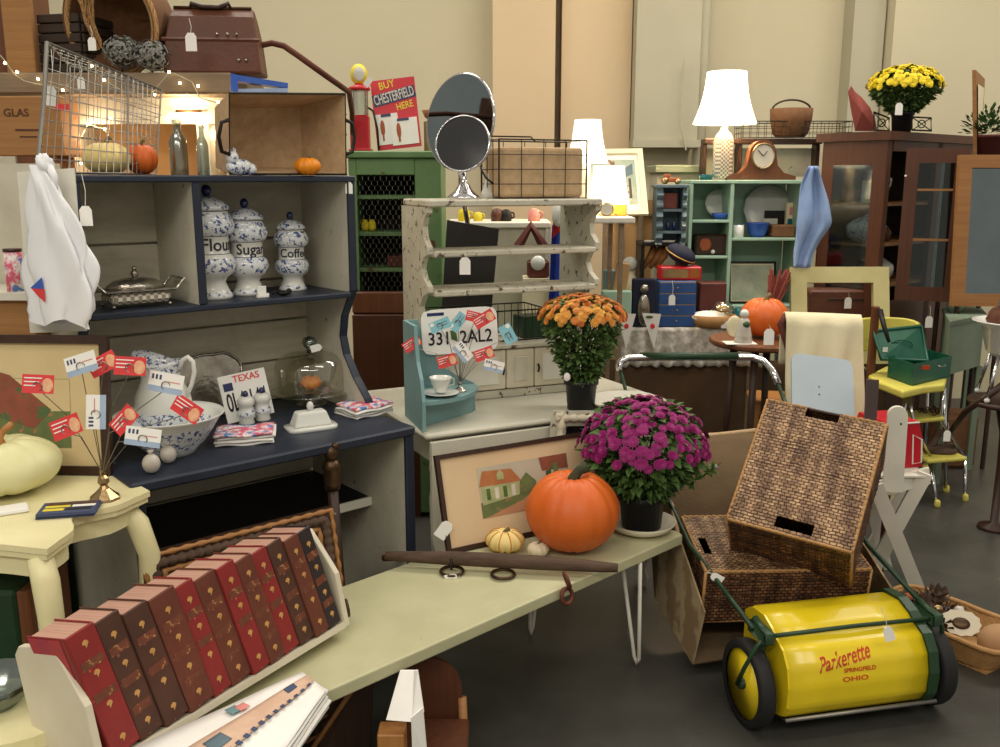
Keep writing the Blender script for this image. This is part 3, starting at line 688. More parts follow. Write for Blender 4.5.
# butter dish
t = T('butter_dish', 'white ribbed china butter dish with round knob on the counter', 'butter dish', on(311,428), F.a-.2); t.scale = (1,1,1.35)
m = MB(); m.prism(outline(.155,.095,5,32,.01), 0, .008, 'z', rotm(loc=(-.078,-.048,0))); m.build('dish', W['china'], t, True)
m = MB(); q = [(-.06,-.033,.008),(.06,-.033,.008),(.06,.033,.008),(-.06,.033,.008),(-.045,-.02,.042),(.045,-.02,.042),(.045,.02,.042),(-.045,.02,.042)]; m.hexa(q); o = m.build('lid', W['china'], t)
b = o.modifiers.new('bev','BEVEL'); b.width = .006; b.segments = 3
m = MB(); m.ball((0,0,.052), .011); m.build('knob', W['china'], t, True)
for px, py, lb, s in ((152,473,'left speckled white pomegranate shaker at the counter front',1),(169,463,'right speckled white pomegranate shaker tucked behind its twin',.95)):
    t = T('pomegranate_shaker', lb, 'shaker', on(px, py)); m = MB(); m.ball((0,0,.026*s), .023*s, .023*s, .026*s, 18, 12); m.build('shaker_body', W['ceramic'], t, True)
    m = MB(); m.lathe([(.006*s,.05*s),(.005*s,.056*s),(.009*s,.062*s),(0,.058*s)], 8); m.build('crown', W['ceramic'], t, True)
price_tag(86,216,2.42, 'white price tag hanging by string on the navy dresser post', .042, .085)
price_tag(349,188,3.02, 'slim white tag hanging at the upper right of the dresser', .03, .03)
# white plastic bag on the dresser side
t = T('plastic_bag', 'white plastic shopping bag hanging knotted on the left dresser side', 'bag', D(48,328,2.40))
o = D(48,165,2.42); ex = V((.92,-.38,0)).normalized(); nz = V((-.38,-.92,0)).normalized()
def bagf(u, v):
    w = .014+.180*(min(1, v*1.6)**.75)*(1-.25*max(0, v-.75)*4*.4); cx = .0+.035*math.sin(v*2.2)
    a = 2*PI*u; fold = 1+.22*math.sin(a*5+v*6)+.10*math.sin(a*9-v*11)
    r = w*.55; hang = v*.40
    return o+ex*(cx-.01+r*math.cos(a)*fold*(1 if v < .95 else .9))+nz*(.02+.022*math.sin(a)*fold)*1+V((0,0,-hang-.012*math.sin(a*3+1)*v))
m = MB(); m.grid(bagf, 60, 30); m.build('bag_body', W['bag'], t, True, world=True)
m = MB(); m.ball(o+V((0,-.02,.0)), .022,.018,.026, fn=lambda a,p: 1+.2*math.sin(3*a+p*4)); m.tube([o+V((.01,-.02,0)), o+ex*.03+V((0,-.02,-.03)), o+ex*.03+V((0,-.02,-.07))], [.012,.01,.006], 6); m.build('knot', W['bag'], t, True, world=True)
m = MB(); q = o+nz*.052+V((0,0,-.31))
m.slab([q+ex*-.045, q+ex*.0+V((0,0,.03)), q+ex*.0, q+ex*-.035+V((0,0,-.0))], nz*.001); m.build('print', W['bluebowl'], t, world=True)
m = MB(); m.slab([q+ex*-.045+V((0,0,-.004)), q+ex*.0+V((0,0,-.004)), q+V((0,0,-.034))], nz*.001) if False else m.add([q+ex*-.042, q+ex*.002, q+ex*.002+V((0,0,-.034)), q+ex*-.02+V((0,0,-.02))], [(0,1,2,3)]); m.build('print', W['cardred'], t, world=True, thick=.001)
# white sheet behind the bag
a = D(16,170,2.50); m = MB(); 
q = [D(17,172,2.47), D(74,168,2.44), D(86,331,2.44), D(30,333,2.47)]
m.slab(q, V((0,.006,0))); o = m.build('white_card_sheet', W['white']); tag(o, 'flat white card sheet behind the hanging plastic bag', 'card')
# ---- under the counter: carved frames and walking stick
def carved(lb, a, b, h, fw):
    ex = b-a; L = ex.length; up = V((0,0,1))*.975+F.n*.20
    t = frame_pic('ornate_picture_frame', lb, 'frame', axes(a, ex, up), L, h, fw, W['darkwood'], .03)
    for off, rr, fq in ((.5,.013,2.1),(.86,.007,1.3),(.14,.007,1.3)):
        f = fw*off; c = [V((f,f,.03)), V((L-f,f,.03)), V((L-f,h-f,.03)), V((f,h-f,.03))]; pts = []
        for k in range(4):
            n = int((c[(k+1)%4]-c[k]).length/.008); pts += [c[k].lerp(c[(k+1)%4], q/n) for q in range(n)]
        m = MB(); m.tube(pts, [rr*(1+.28*math.sin(q*fq)) for q in range(len(pts))], 7, closed=True); m.build('carving', W['oak' if off != .5 else 'branch'], t, True)
    return t
carved('large carved brown wooden frame leaning before the dresser base', F.pt(-.02,-.17,.01), F.pt(.53,-.17,.01), .63, .062)
p = D(331,450,2.62); t = T('walking_stick', 'dark walking stick with bronze figural head leaning at the dresser front', 'walking stick', V((p.x,p.y,0)))
m = MB(); m.tube([V((.03,-.02,0)), V((0,0,p.z-.10))], [.012,.017], 8); m.build('shaft', W['darkwood'], t, True)
m = MB(); m.lathe([(.022,p.z-.12),(.026,p.z-.10),(.024,p.z-.06),(.03,p.z-.05),(.02,p.z-.03)], 12); m.ball((0,0,p.z-.01), .021,.019,.026); m.tube([(-.01,0,p.z+.005),(-.045,0,p.z+.01)], [.012,.004], 6); m.ball((.012,0,p.z+.012), .012); m.build('figural_head', W['bronze'], t, True)
m = MB(); m.lathe([(.018,p.z-.20),(.020,p.z-.19),(.018,p.z-.18)], 12); m.build('silver_band', W['silver'], t, True)
a, b = D(384,558,2.75), D(428,557,2.9); m = MB(); m.tube([a,b], .011, 8); tag(m.build('iron_pipe', W['rust'], None, True), 'short rusty pipe end poking out beside the dresser base', 'pipe')
# ================================================================== yellow table at the left edge
ZY = .79
A = G(47,549,ZY); B = G(156,489,ZY)+V((-.01,-.015,0)); Bk = V((-1.05,2.40,ZY)); Cc = V((-1.62,2.46,ZY)); Dd = V((-1.56,1.93,ZY))
def wavy(P, Q, n, amp):
    d = Q-P; nr = V((d.y,-d.x,0)).normalized(); out = []
    for k in range(n):
        s = k/n; out.append(P+d*s-nr*amp*(math.sin(PI*s)**2)*(1+.5*math.cos(4*PI*s)))
    return out
cx = (A+Cc)/2
pts = wavy(A, B, 14, .05)+wavy(B, Bk, 4, .0)+wavy(Bk, Cc, 3, 0)+wavy(Cc, Dd, 3, 0)+wavy(Dd, A, 14, .05)
t = T('side_table', 'cream yellow painted side table with scalloped top and curved legs', 'table', V((cx.x,cx.y,0)))
L_ = [(p.x-cx.x, p.y-cx.y) for p in pts]
m = MB(); m.prism(L_, ZY-.014, ZY, 'z'); m.prism([(x*.985,y*.985) for x,y in L_], ZY-.028, ZY-.014, 'z'); o = m.build('table_top', W['cream'], t)
m = MB(); m.prism([(x*.93,y*.93) for x,y in L_], ZY-.075, ZY-.028, 'z'); m.build('apron', W['cream'], t)
for P, q in ((A,1),(B,1),(Cc,1),(Dd,1),):
    c = V((P.x-cx.x, P.y-cx.y, 0)); u = c.normalized(); c = c-u*.045
    if P is B: c = c-u*.03+V((.0,-.0,0))
    out = u if P is not B else V((.95,-.1,0)).normalized()
    bb = 2.0 if P is B else .8; ks = [(0.0,ZY-.03,.026),(.022*bb,ZY-.08,.029),(.034*bb,ZY-.16,.027),(.028*bb,ZY-.30,.022),(.008*bb,ZY-.48,.018),(-.006,ZY-.64,.015),(.006,.06,.017),(.022,.02,.024),(.022,.0,.02)]
    m = MB(); m.tube([c+out*k[0]+V((0,0,k[1])) for k in ks], [k[2] for k in ks], 10); m.build('leg', W['cream'], t, True)
# framed print standing on it
w_ = .60; a = G(114,474,ZY+.001); a0 = a+V((-w_,0.03,0)); 
hh = (D(108,336,a.y+.05)-a).z/.985
M4 = axes(a0, V((w_,-.03,0)), V((0,.12,.99)))
t = frame_pic('framed_print', 'brown framed print of red roofed trees in yellow mat behind the pale pumpkin', 'picture', M4, w_, hh, .022, W['darkwood'], .018, W['matyellow'])
x1 = w_-.107
m = MB(); m.box(.10, x1, .07, hh-.115, .009, .0095); m.build('image', W['artgreen'], t)
m = MB(); m.prism([(x1-.36,.20),(x1-.10,.12),(x1-.05,.17),(x1-.16,.26),(x1-.30,.30)], .0096, .0101, 'z'); m.build('painted_trees', W['artred'], t)
m = MB(); m.prism([(.10,hh-.20),(x1,hh-.20),(x1,hh-.116),(.10,hh-.116)], .0096, .0100, 'z'); m.build('painted_sky', W['matyellow'], t)
# pale pumpkin
p = G(22,492,ZY); pumpkin('pale_pumpkin', 'large pale yellow green pumpkin on the yellow side table', p+V((-.04,.0,0)), .137, .142, 'palegourd', 9, .05, 'pine', .42, .07)
# postcards
def cards(name, lb, px, py, rz, w, h, n, mats, extra=None):
    t = T(name, lb, 'cards', G(px, py, ZY), rz); m = MB()
    for k in range(n): 
        j = random.uniform(-.003,.003); m.box(-w/2+j, w/2+j, -h/2-j, h/2-j, k*.0016, k*.0016+.0013)
    m.build('card_block', mats, t); 
    if extra: extra(t, n*.0016)
    return t
def pcf(t, z):
    for (x0,x1,y0,y1,mm) in ((-.055,.055,.022,.037,'brown'),(-.055,.0,.004,.018,'yellow'),(.004,.055,.004,.018,'paper'),(-.055,-.01,-.018,-.003,'yellow'),(-.006,.05,-.018,-.003,'inkdark'),(-.055,.055,-.037,-.022,'ink')):
        m = MB(); m.box(x0, x1, y0, y1, z, z+.0006); m.build('printed_panel', W[mm], t)
cards('postcard_stack', 'stack of dark and yellow postcards on the yellow table front', 70, 512, R(12), .125, .085, 7, W['ink'], pcf)
cards('business_card_stack', 'small stack of white cards at the left edge of the yellow table', 6, 512, R(30), .09, .055, 5, W['paper'])
# wire card holders
def holder(name, lb, base, s, cards_, metal, zlift=0):
    t = T(name, lb, 'card holder', base); 
    m = MB(); m.lathe([(.036*s,0),(.034*s,.006*s),(.022*s,.016*s),(.012*s,.026*s),(.008*s,.034*s),(.014*s,.042*s),(.012*s,.052*s),(.006*s,.058*s),(.007*s,.066*s),(.004*s,.095*s),(0,.096*s)], 8 if s > .8 else 12); m.build('base', W[metal], t)
    top = base+V((0,0,.09*s))
    for (px, py, y, kind, lab_, rot, w, h) in cards_:
        c = D(px, py, y); low = c+V((0,0,-h*.3))
        m = MB(); mid = top.lerp(low,.5)+V((0,-.012,.03)); m.tube([top-V((0,0,.03)), mid, low], .0011, 4)
        m.tube([low+V((.010*math.cos(q*PI/6), -.003, .010*math.sin(q*PI/6)+.008)) for q in range(12)], .0012, 4, closed=True)
        m.build('clip_wire', W['wire'], t, world=True)
        cM = Matrix.Translation(c) @ Euler((R(78), 0, R(random.uniform(-12,12)))).to_matrix().to_4x4() @ Matrix.Rotation(R(rot), 4, 'Z')
        k = TM('business_card', lab_, 'card', cM)
        m = MB(); m.box(-w/2, w/2, -h/2, h/2, 0, .0008); m.build('card_stock', W[{'r':'cardred','w':'paper','t':'cardteal'}[kind]], k)
        if kind == 'r':
            m = MB(); m.ball((w*.30,-h*.05,.0009), w*.19, h*.40, .0006, 14, 5); m.build('photo_print', W['frost'], k)
            for q in range(3): m = MB(); m.box(-w*.44, w*(.12-.1*q), h*(.28-.2*q), h*(.34-.2*q), .0009, .0013); m.build('text_line', W['paper'], k)
        elif kind == 'w':
            m = MB(); m.box(-w/2, w/2, -h/2, -h*.2, .0009, .0012); m.build('printed_band', W['cardblue'], k)
            for q in range(3): m = MB(); m.box(-w*.42+q*w*.11, -w*.36+q*w*.11, h*.12, h*.36, .0009, .0013); m.build('printed_figure', W['ink'], k)
            m = MB(); m.box(-w*.02, w*.4, h*.05, h*.10, .0009, .0013); m.build('text_line', W['pink'], k)
        else:
            m = MB(); m.ball((-w*.36,h*.25,.0009), w*.12, h*.18, .0006, 10, 5); m.build('photo_print', W['paper'], k)
            for q in range(2): m = MB(); m.box(-w*.1, w*.36, h*(.1-.25*q), h*(.17-.25*q), .0009, .0013); m.build('text_line', W['bluegrey'], k)
    return t
yl = 2.05; bs = G(105,499,ZY)
holder('card_holder', 'brass footed wire card holder on the yellow table', bs, 1.05, [
 (38,384,2.02,'r','red card standing farthest left above the yellow table',-5,.066,.042),
 (81,364,2.05,'w','white card tilted at the upper left of the brass holder',18,.078,.045),
 (103,364,2.08,'r','red card just right of the tilted white card',28,.066,.04),
 (130,366,2.06,'r','red card lying straight beside the pitcher rim',-2,.075,.042),
 (166,383,2.07,'w','white card in front of the pitcher',-8,.085,.046),
 (187,409,2.05,'r','red card tilting down over the wash basin',-30,.072,.042),
 (66,427,2.02,'r','red card just above the pale pumpkin',22,.07,.045),
 (96,412,2.04,'w','white card standing upright on end before the print frame',88,.078,.043),
 (124,420,2.04,'r','red card tilting up left of the basin',48,.066,.04),
 (143,437,2.02,'w','lowest white card above the pomegranate shakers',-8,.08,.042)], 'brass')
# shelf piece at the extreme left edge
p = D(8,285,2.55); m = MB(); m.box(-1.65,-1.30,2.60,2.85,1.22,1.24); t = T('wall_shelf_unit', 'white edged shelf unit cut off at the left photo edge', 'shelf', V((-1.45,2.75,0)))
m.build('shelf', W['white'], t, world=True)
m = MB(); m.box(-1.65,-1.325,2.62,2.85,1.10,1.219); m.build('drawer_front', W['crate'], t, world=True)
m = MB(); m.box(-1.65,-1.325,2.61,2.85,1.04,1.099); m.build('dark_rail', W['swgreen'], t, world=True)
m = MB(); m.box(-1.65,-1.33,2.86,2.88,0,1.60); m.build('back_board', W['grime'], t, world=True)
m = MB(); m.box(-1.65,-1.335,2.65,2.85,0,1.039); m.build('base_cabinet', W['swgreen'], t, world=True)
p = D(19,276,2.66); t = T('patterned_candle', 'pink patterned cylinder standing on the shelf at left edge', 'candle', V((p.x-.012,2.66,1.2405)))
m = MB(); m.lathe([(.024,0),(.024,.115),(.0,.115)], 18); m.build('cylinder_body', W['linenred'], t, True); 
m = MB(); m.lathe([(.025,.112),(.025,.12),(0,.12)], 18); m.build('dark_cap', W['darkwood'], t, True)
# dark green case with wooden side beneath the yellow table
t = T('green_case', 'dark green upright case standing beneath the yellow table', 'case', V((-1.25,2.1,0)))
m = MB(); m.cbox(-.16,.13,-.10,.10,0,.62,.01); m.build('case_body', W['swgreen'], t)
m = MB(); m.cbox(.131,.16,-.10,.10,0,.62,.004); m.build('wooden_side', W['redwood'], t)
# low cream stool with glass jar, below the yellow table at left
p = G(8,640,.42); t = T('low_stool', 'low cream stool top at the far left below the yellow table', 'stool', V((-1.02,1.72,0)))
m = MB(); m.prism([(.16*math.cos(k*PI/12), .13*math.sin(k*PI/12)) for k in range(24)], .46, .49, 'z'); m.build('seat', W['cream'], t)
for sx in (-1,1):
    for sy in (-1,1): m = MB(); m.tube([(sx*.09,sy*.07,.46),(sx*.11,sy*.09,0)], [.018,.012], 8); m.build('leg', W['cream'], t, True)
t = T('glass_bowl', 'clear glass bowl on the low cream stool at the left edge', 'bowl', V((-1.04,1.74,.4905))); m = MB(); m.lathe([(.04,0),(.06,.02),(.085,.06),(.083,.06),(.055,.02),(0,.006)], 24); m.build('bowl_body', W['glassbottle'], t, True)
# ================================================================== shelf of crates behind the dresser
Yp = 3.35
a = D(-10,80,Yp); 
t = T('plank_shelf', 'long grey wooden plank shelf behind the dresser', 'shelf', V((-1.3,Yp,0)))
zp = D(100,74,Yp).z; xr = D(235,80,Yp).x; zb = D(235,95,Yp).z
m = MB(); m.cbox(-2.4, xr, Yp-.05, Yp+.41, zp-.070, zp, .006); m.build('plank', W['plank'], t, world=True)
for x in (-2.3, xr-.03): m = MB(); m.box(x-.03, x+.02, Yp+.36, Yp+.405, 0, zp-.071); m.build('post', W['plank'], t, world=True)
# crates
x0, x1 = D(-12,0,Yp+.02).x, D(32,30,Yp).x
t = T('wooden_crate', 'tall light wooden crate at the top left photo corner', 'crate', V(((x0+x1)/2-.05,Yp+.16,zp+.001)))
m = MB(); m.cbox(x0-.12, x1-.06, Yp+.03, Yp+.28, zp+.001, zp+.33, .006); m.build('crate_box', W['redwood'], t, world=True)
m = MB(); m.cbox(x1-.10, x1, Yp+.0, Yp+.028, zp+.001, zp+.33, .004); m.build('end_board', W['crate'], t, world=True)
x0, x1 = D(33,30,Yp).x, D(86,30,Yp).x
t = T('dark_crate', 'dark slatted wooden crate right of the tall light crate', 'crate', V(((x0+x1)/2,Yp+.15,zp+.001)), R(-12))
m = MB(); w2 = (x1-x0)/2
for k in range(6): m.cbox(-w2+.01, w2-.01, -.11,-.10, .01+k*.033, .038+k*.033, .002)
for k in range(6): m.cbox(-w2-.0, -w2+.009, -.10,.11, .01+k*.033, .038+k*.033, .002)
for k in range(6): m.cbox(w2-.009, w2, -.10,.11, .01+k*.033, .038+k*.033, .002)
m.box(-w2+.012, w2-.012, -.098,.11, 0,.19); m.build('slatted_side', W['darkcrate'], t)
# big straw basket on its side
c = D(122,28,Yp+.1); t = T('straw_basket', 'large round straw basket lying on its side, mouth forward', 'basket', V((c.x,c.y,zp+.001)))
Rb = .165; M4 = Matrix.Translation(c+V((0,-.10,0))) @ Euler((R(-80),0,R(-14))).to_matrix().to_4x4()
m = MB(); m.lathe([(Rb,-.0),(Rb*1.04,-.01),(Rb*1.04,.01),(Rb*.98,.06),(Rb*.85,.16),(Rb*.55,.24),(0,.26)], 40); m.f = [f for f in m.f if len(f) == 4]; m.mi = [0]*len(m.f)
o = m.build('basket_bowl', W['basketbrown'], t, True, thick=.012); o.matrix_basis = t.matrix_basis.inverted() @ M4
m = MB(); m.tube([(Rb*1.03*math.cos(k*PI/20),Rb*1.03*math.sin(k*PI/20),0) for k in range(40)], .013, 7, closed=True); o = m.build('rim', W['straw'], t, True); o.matrix_basis = t.matrix_basis.inverted() @ M4
m = MB(); q0 = D(92,-5,Yp-.04)
for k in range(34):
    a = random.uniform(-.02,.02); m.tube([D(88+random.uniform(-12,6),-4,Yp-.03+a), D(90+random.uniform(-6,4),22,Yp-.05+a), D(96+random.uniform(-3,6),46+random.uniform(-6,4),Yp-.07+a)], .0018, 3)
m.build('loose_straw', W['straw'], t, world=True)
# hydrangeas
def hyd(px, py, lb, sd):
    rnd = random.Random(sd); c = D(px, py, Yp-.03); t = T('dried_hydrangea', lb, 'dried flower', c); m = MB(); r = .062
    for k in range(420):
        d = V((rnd.gauss(0,1), rnd.gauss(0,1), rnd.gauss(0,1))).normalized(); q = d*r*rnd.uniform(.75,1.05); q.z *= .85; x = d.cross(V((.3,.5,.8))).normalized(); y = d.cross(x)
        for j in range(2):
            a = rnd.random()*PI; u = x*math.cos(a)+y*math.sin(a); w = d.cross(u)*.4; s = .009
            m.add([q-u*s, q+w*s+d*.002, q+u*s, q-w*s+d*.002], [(0,1,2,3)])
    m.build('petals', W['hydr'], t); m = MB(); m.ball((0,0,0), r*.75); m.tube([(0,0,-.02),(-.02,.04,-.07),(0,.07,-.072)], .003, 4); m.build('flower_core', W['stemdark'], t)
    t.location.z = max(c.z, zp+.055)
hyd(122, 52, 'grey blue dried hydrangea head before the straw basket', 3); hyd(152, 56, 'greenish dried hydrangea head right of the grey blue one', 4)
# leather bag
a, b = D(163,80,Yp-.02), D(257,80,Yp-.02); cx = (a+b)/2; w2 = (b-a).x/2*1.02; h = .222
t = T('leather_bag', 'brown leather doctor style bag with handle and lock studs on the plank', 'bag', V((cx.x,cx.y+.09,zp+.001)), R(6))
m = MB(); prof = [(-.085,0),(.085,0),(.08,h*.5),(.045,h*.86),(.012,h),(-.012,h),(-.045,h*.86),(-.08,h*.5)]
m.prism(prof, -w2, w2, 'x'); 
m.v = [(x*(1-.22*max(0, z/h-.25)), y, z) for x,y,z in m.v]; o = m.build('bag_body', W['leather'], t); bv = o.modifiers.new('b','BEVEL'); bv.width = .008; bv.segments = 2
m = MB(); m.tube([(-.075,-.01,h),(-.07,-.02,h+.014),(-.035,-.024,h+.004),(.02,-.024,h+.002),(.055,-.02,h+.016),(.06,-.01,h)], .008, 7); m.build('handle', W['darkwood'], t, True)
m = MB(); m.tube([(-w2*.80,-.012,h+.002),(w2*.80,-.012,h+.002)], .006, 6); m.build('metal_frame', W['bronze'], t, True)
m = MB(); m.prism([(-.0855,h*.50),(-.0795,h*.53),(-.081,h*.47)], -w2*.99, w2*.99, 'x'); m.build('seam_strap', W['leather'], t)
for x in (.02,.055,.085): m = MB(); m.ball((x,-.078+.0,h*.58), .005); m.build('stud', W['silver'], t, True)
for x in (.09,.115): m = MB(); m.ball((x,-.087,h*.2), .006); m.build('stud', W['silver'], t, True)
price_tag(191,42,Yp-.14, 'white price tag hanging from the leather bag handle', .048, .05)
price_tag(92,44,Yp-.16, 'white price tag hanging beside the straw basket', .034, .04)
price_tag(50,96,2.60, 'white price tag at the upper left of the wire basket', .042, .10, tilt=8)
price_tag(81,83,2.8, 'small white price tag at the middle of the wire basket', .028, .05)
# rusty bent pipe (handle) resting from the bag to the fuel pump
pts = [D(254,52,3.5), D(262,45,3.5), D(272,43,3.5), D(284,46,3.5), D(300,57,3.5), D(325,75,3.5), D(349,92,3.8), D(352,112,4.1), D(353,149,4.33)]
m = MB(); m.tube(pts, .011, 8); o = tag(m.build('bent_pipe', W['rust'], None, True), 'rusty bent pipe handle reaching from the leather bag to the right', 'pipe')
# white lit box below the plank with wood interior
Yc = 3.42; xa, xb = D(58,120,Yc).x, D(232,120,Yc).x; z1 = zp-.072; z0 = D(100,175,Yc).z-.12
t = T('white_display_cabinet', 'white cabinet beneath the plank, its open front lit by fairy lights', 'cabinet', V(((xa+xb)/2,Yc,0)))
m = MB(); m.box(xa, xb, Yc+.24, Yc+.26, z0, z1); m.build('back_board', W['cardboard'], t, world=True)
m = MB(); m.box(xa, xb, Yc, Yc+.24, z0-.03, z0); m.build('floor_board', W['crate'], t, world=True)
m = MB(); m.box(xa, xb, Yc, Yc+.02, z1-.09, z1); m.build('top_rail', W['white'], t, world=True)
for (p0, p1) in ((xa, xa+.03), (D(196,120,Yc).x, D(208,120,Yc).x), (xb-.03, xb)): m = MB(); m.box(p0, p1, Yc+.0, Yc+.235, z0, z1-.091); m.build('divider', W['white'], t, world=True)
m = MB(); m.box(xa+.01, xb-.01, Yc+.02, Yc+.24, .0, z0-.031); m.build('base', W['grime'], t, world=True)
m = MB(); m.tube([D(176,111,Yc-.012), D(201,111,Yc-.012)], .006, 6); m.build('bar_handle', W['bronze'], t, world=True)
# stencilled wooden box at left of it
xa2 = D(-25,120,3.2).x; xb2 = D(61,120,3.2).x; z1c = D(30,96,3.2).z; z0c = D(30,156,3.2).z
t = T('stencilled_crate', 'wooden crate with faded stencilled letters left of the wire basket', 'crate', V(((xa2+xb2)/2,3.28,z0c)))
m = MB(); m.cbox(xa2, xb2, 3.2, 3.34, z0c, z1c, .004); m.build('crate_box', W['crate'], t, world=True)
text('lettering', 'GLAS', .036, W['brown'], t, xf=rotm(90,0,0, D(16,113,3.199)), world=True)
for (a_, b_, c_, d_) in ((2,30,129,131),(6,24,136,137.5)):
    m = MB(); m.box(D(a_,0,3.2).x, D(b_,0,3.2).x, 3.1985, 3.1995, D(0,d_,3.2).z, D(0,c_,3.2).z); m.build('faded_print', W['brown'], t, world=True)
m = MB(); m.box(D(45,0,3.2).x, D(60,0,3.2).x, 3.196, 3.199, D(45,110,3.2).z, D(45,104,3.2).z); m.build('red_sticker', W['cardred'], t, world=True)
t = T('grey_cabinet', 'grey painted cabinet side at far left below the stencilled crate', 'cabinet', V((-1.7,3.3,0)))
m = MB(); m.box(xa2-.1, D(21,200,3.2).x, 3.19, 3.34, 0, z0c-.001); m.build('cabinet_side', W['grime'], t, world=True)
m = MB(); m.box(D(21,200,3.2).x+.002, D(60,200,3.2).x, 3.20, 3.34, 0, z0c-.001); m.build('cabinet_front', W['redwood'], t, world=True)
# fairy lights
def string(lb, pts, bulbs):
    t = T('fairy_lights', lb, 'string lights', pts[0]); m = MB(); m.tube(pts, .0022, 5); m.build('cord', W['wallgrey'], t, world=True)
    first = None
    for b in bulbs:
        b = V(b)-t.location
        if first is None: m = MB(); m.ball((0,0,0), .005, n=8, m=6); first = m.build('bulb', W['bulb'], t, True); first.location = b
        else: o = first.copy(); C.objects.link(o); o.parent = t; o.location = b
yy = 3.28
string('string of warm fairy lights sagging along the plank shelf edge', [D(x,y,yy) for x,y in ((0,55),(6,62),(14,74),(24,81),(36,84),(52,86),(63,90),(80,72),(92,66),(104,80),(124,92),(150,95),(170,72),(180,76),(192,82),(200,98),(218,103))],
  [D(x,y,yy) for x,y in ((5,63),(17,72),(38,79),(63,90),(92,66),(104,80),(155,95),(169,72),(180,83),(198,86),(218,102),(223,105))])
string('string of fairy lights glowing inside the white cabinet', [D(x,y,3.40) for x,y in ((60,150),(75,134),(76,147),(88,124),(105,129),(108,140),(111,118),(150,120),(185,105))],
  [D(x,y,3.40) for x,y in ((75,134),(76,147),(88,124),(105,129),(108,140),(111,119),(81,163),(185,104))])
point(D(185,112,3.38), 2.2, (1,.72,.42), .02); point(D(95,135,3.39), 1.6, (1,.72,.42), .02); point(D(215,135,3.50), 1.2, (1,.72,.42), .02)
# ================================================================== green cupboard behind
Yg = 4.15
xl, xr = D(348,160,Yg).x, D(441,160,Yg).x; zt = D(390,151,Yg).z; zf = D(390,291,Yg).z
gc = T('green_cupboard', 'green painted cupboard with chicken wire door over a brown wooden base', 'cupboard', V(((xl+xr)/2,Yg,0)))
m = MB(); m.cbox(xl-.02, xr+.015, Yg-.02, Yg+.36, zt-.03, zt, .005); m.build('top_board', W['green'], gc, world=True)
xi0, xi1 = D(357,200,Yg).x, D(415,200,Yg).x; zi = D(390,175,Yg).z
m = MB(); m.cbox(xi1, xr, Yg, Yg+.02, .02, zt-.031, .004); m.box(xr-.02, xr, Yg+.02, Yg+.34, .02, zt-.031); m.build('side_stile', W['green'], gc, world=True)
m = MB(); m.cbox(xl, xi0, Yg, Yg+.02, zf, zt-.031, .003); m.box(xl, xl+.02, Yg+.02, Yg+.34, .02, zt-.031); m.build('side_stile', W['green'], gc, world=True)
m = MB(); m.cbox(xi0, xi1, Yg, Yg+.02, zi, zt-.031, .003); m.build('top_rail', W['green'], gc, world=True)
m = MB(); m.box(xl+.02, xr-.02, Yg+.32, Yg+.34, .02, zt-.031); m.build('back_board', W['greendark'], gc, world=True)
for py in (195, 232, 268):
    z = D(390,py,Yg+.05).z; m = MB(); m.cbox(xl+.021, xr-.021, Yg+.05, Yg+.319, z-.018, z, .002); m.build('shelf', W['green'], gc, world=True)
# chicken wire
m = MB(); hx = .022; hz = .019
nx = int((xi1-xi0)/.013); Hh = .021; nz = int((zi-zf)/Hh); am = .0045
for r in range(nz+1):
    m.tube([(xi0+i*.013, Yg+.008, zf+r*Hh+(am if (i+r) % 2 else -am)) for i in range(nx+1)], .0008, 3)
    for i in range(nx+1):
        if (i+r) % 2 and r < nz: m.tube([(xi0+i*.013, Yg+.008, zf+r*Hh+am),(xi0+i*.013, Yg+.008, zf+(r+1)*Hh-am)], .0012, 3)
m.build('chicken_wire', W['wire'], gc, world=True)
m = MB(); m.cbox(xl, xi1+.0, Yg-.02, Yg+.02, zf-.10, zf-.002, .006); m.build('drawer_front', W['redwood'], gc, world=True)
m = MB(); m.cbox(xl, xi1, Yg-.03, Yg+.02, .45, zf-.103, .004); m.build('lower_door', W['brown'], gc, world=True)
m = MB(); m.cbox(xi1-.03, xi1+.01, Yg-.04, Yg-.031, .45, zf-.103, .003); m.build('door_stile', W['redwood'], gc, world=True)
m = MB(); m.box(xl, xi1, Yg+.0, Yg+.33, 0, .449); m.build('base', W['brown'], gc, world=True)
z = D(390,232,Yg+.05).z
for px, lb in ((365,'left yellow jar on the middle shelf behind the chicken wire'),(372,'right yellow jar on the middle shelf behind the chicken wire')):
    t = T('yellow_jar', lb, 'jar', V((D(px,225,Yg+.15).x,Yg+.15,z+.001))); m = MB(); m.lathe([(.014,0),(.018,.01),(.018,.035),(.012,.044),(.012,.05),(0,.05)], 14); m.build('jar_body', W['yellowp'], t, True)
z = D(390,268,Yg+.05).z
m = MB(); x = D(397,255,Yg+.15).x; m.cbox(x-.04, x+.04, Yg+.10, Yg+.20, z+.001, z+.05, .003); tag(m.build('red_tin', W['pinkish']), 'reddish tin box on the lower shelf behind the chicken wire', 'box')
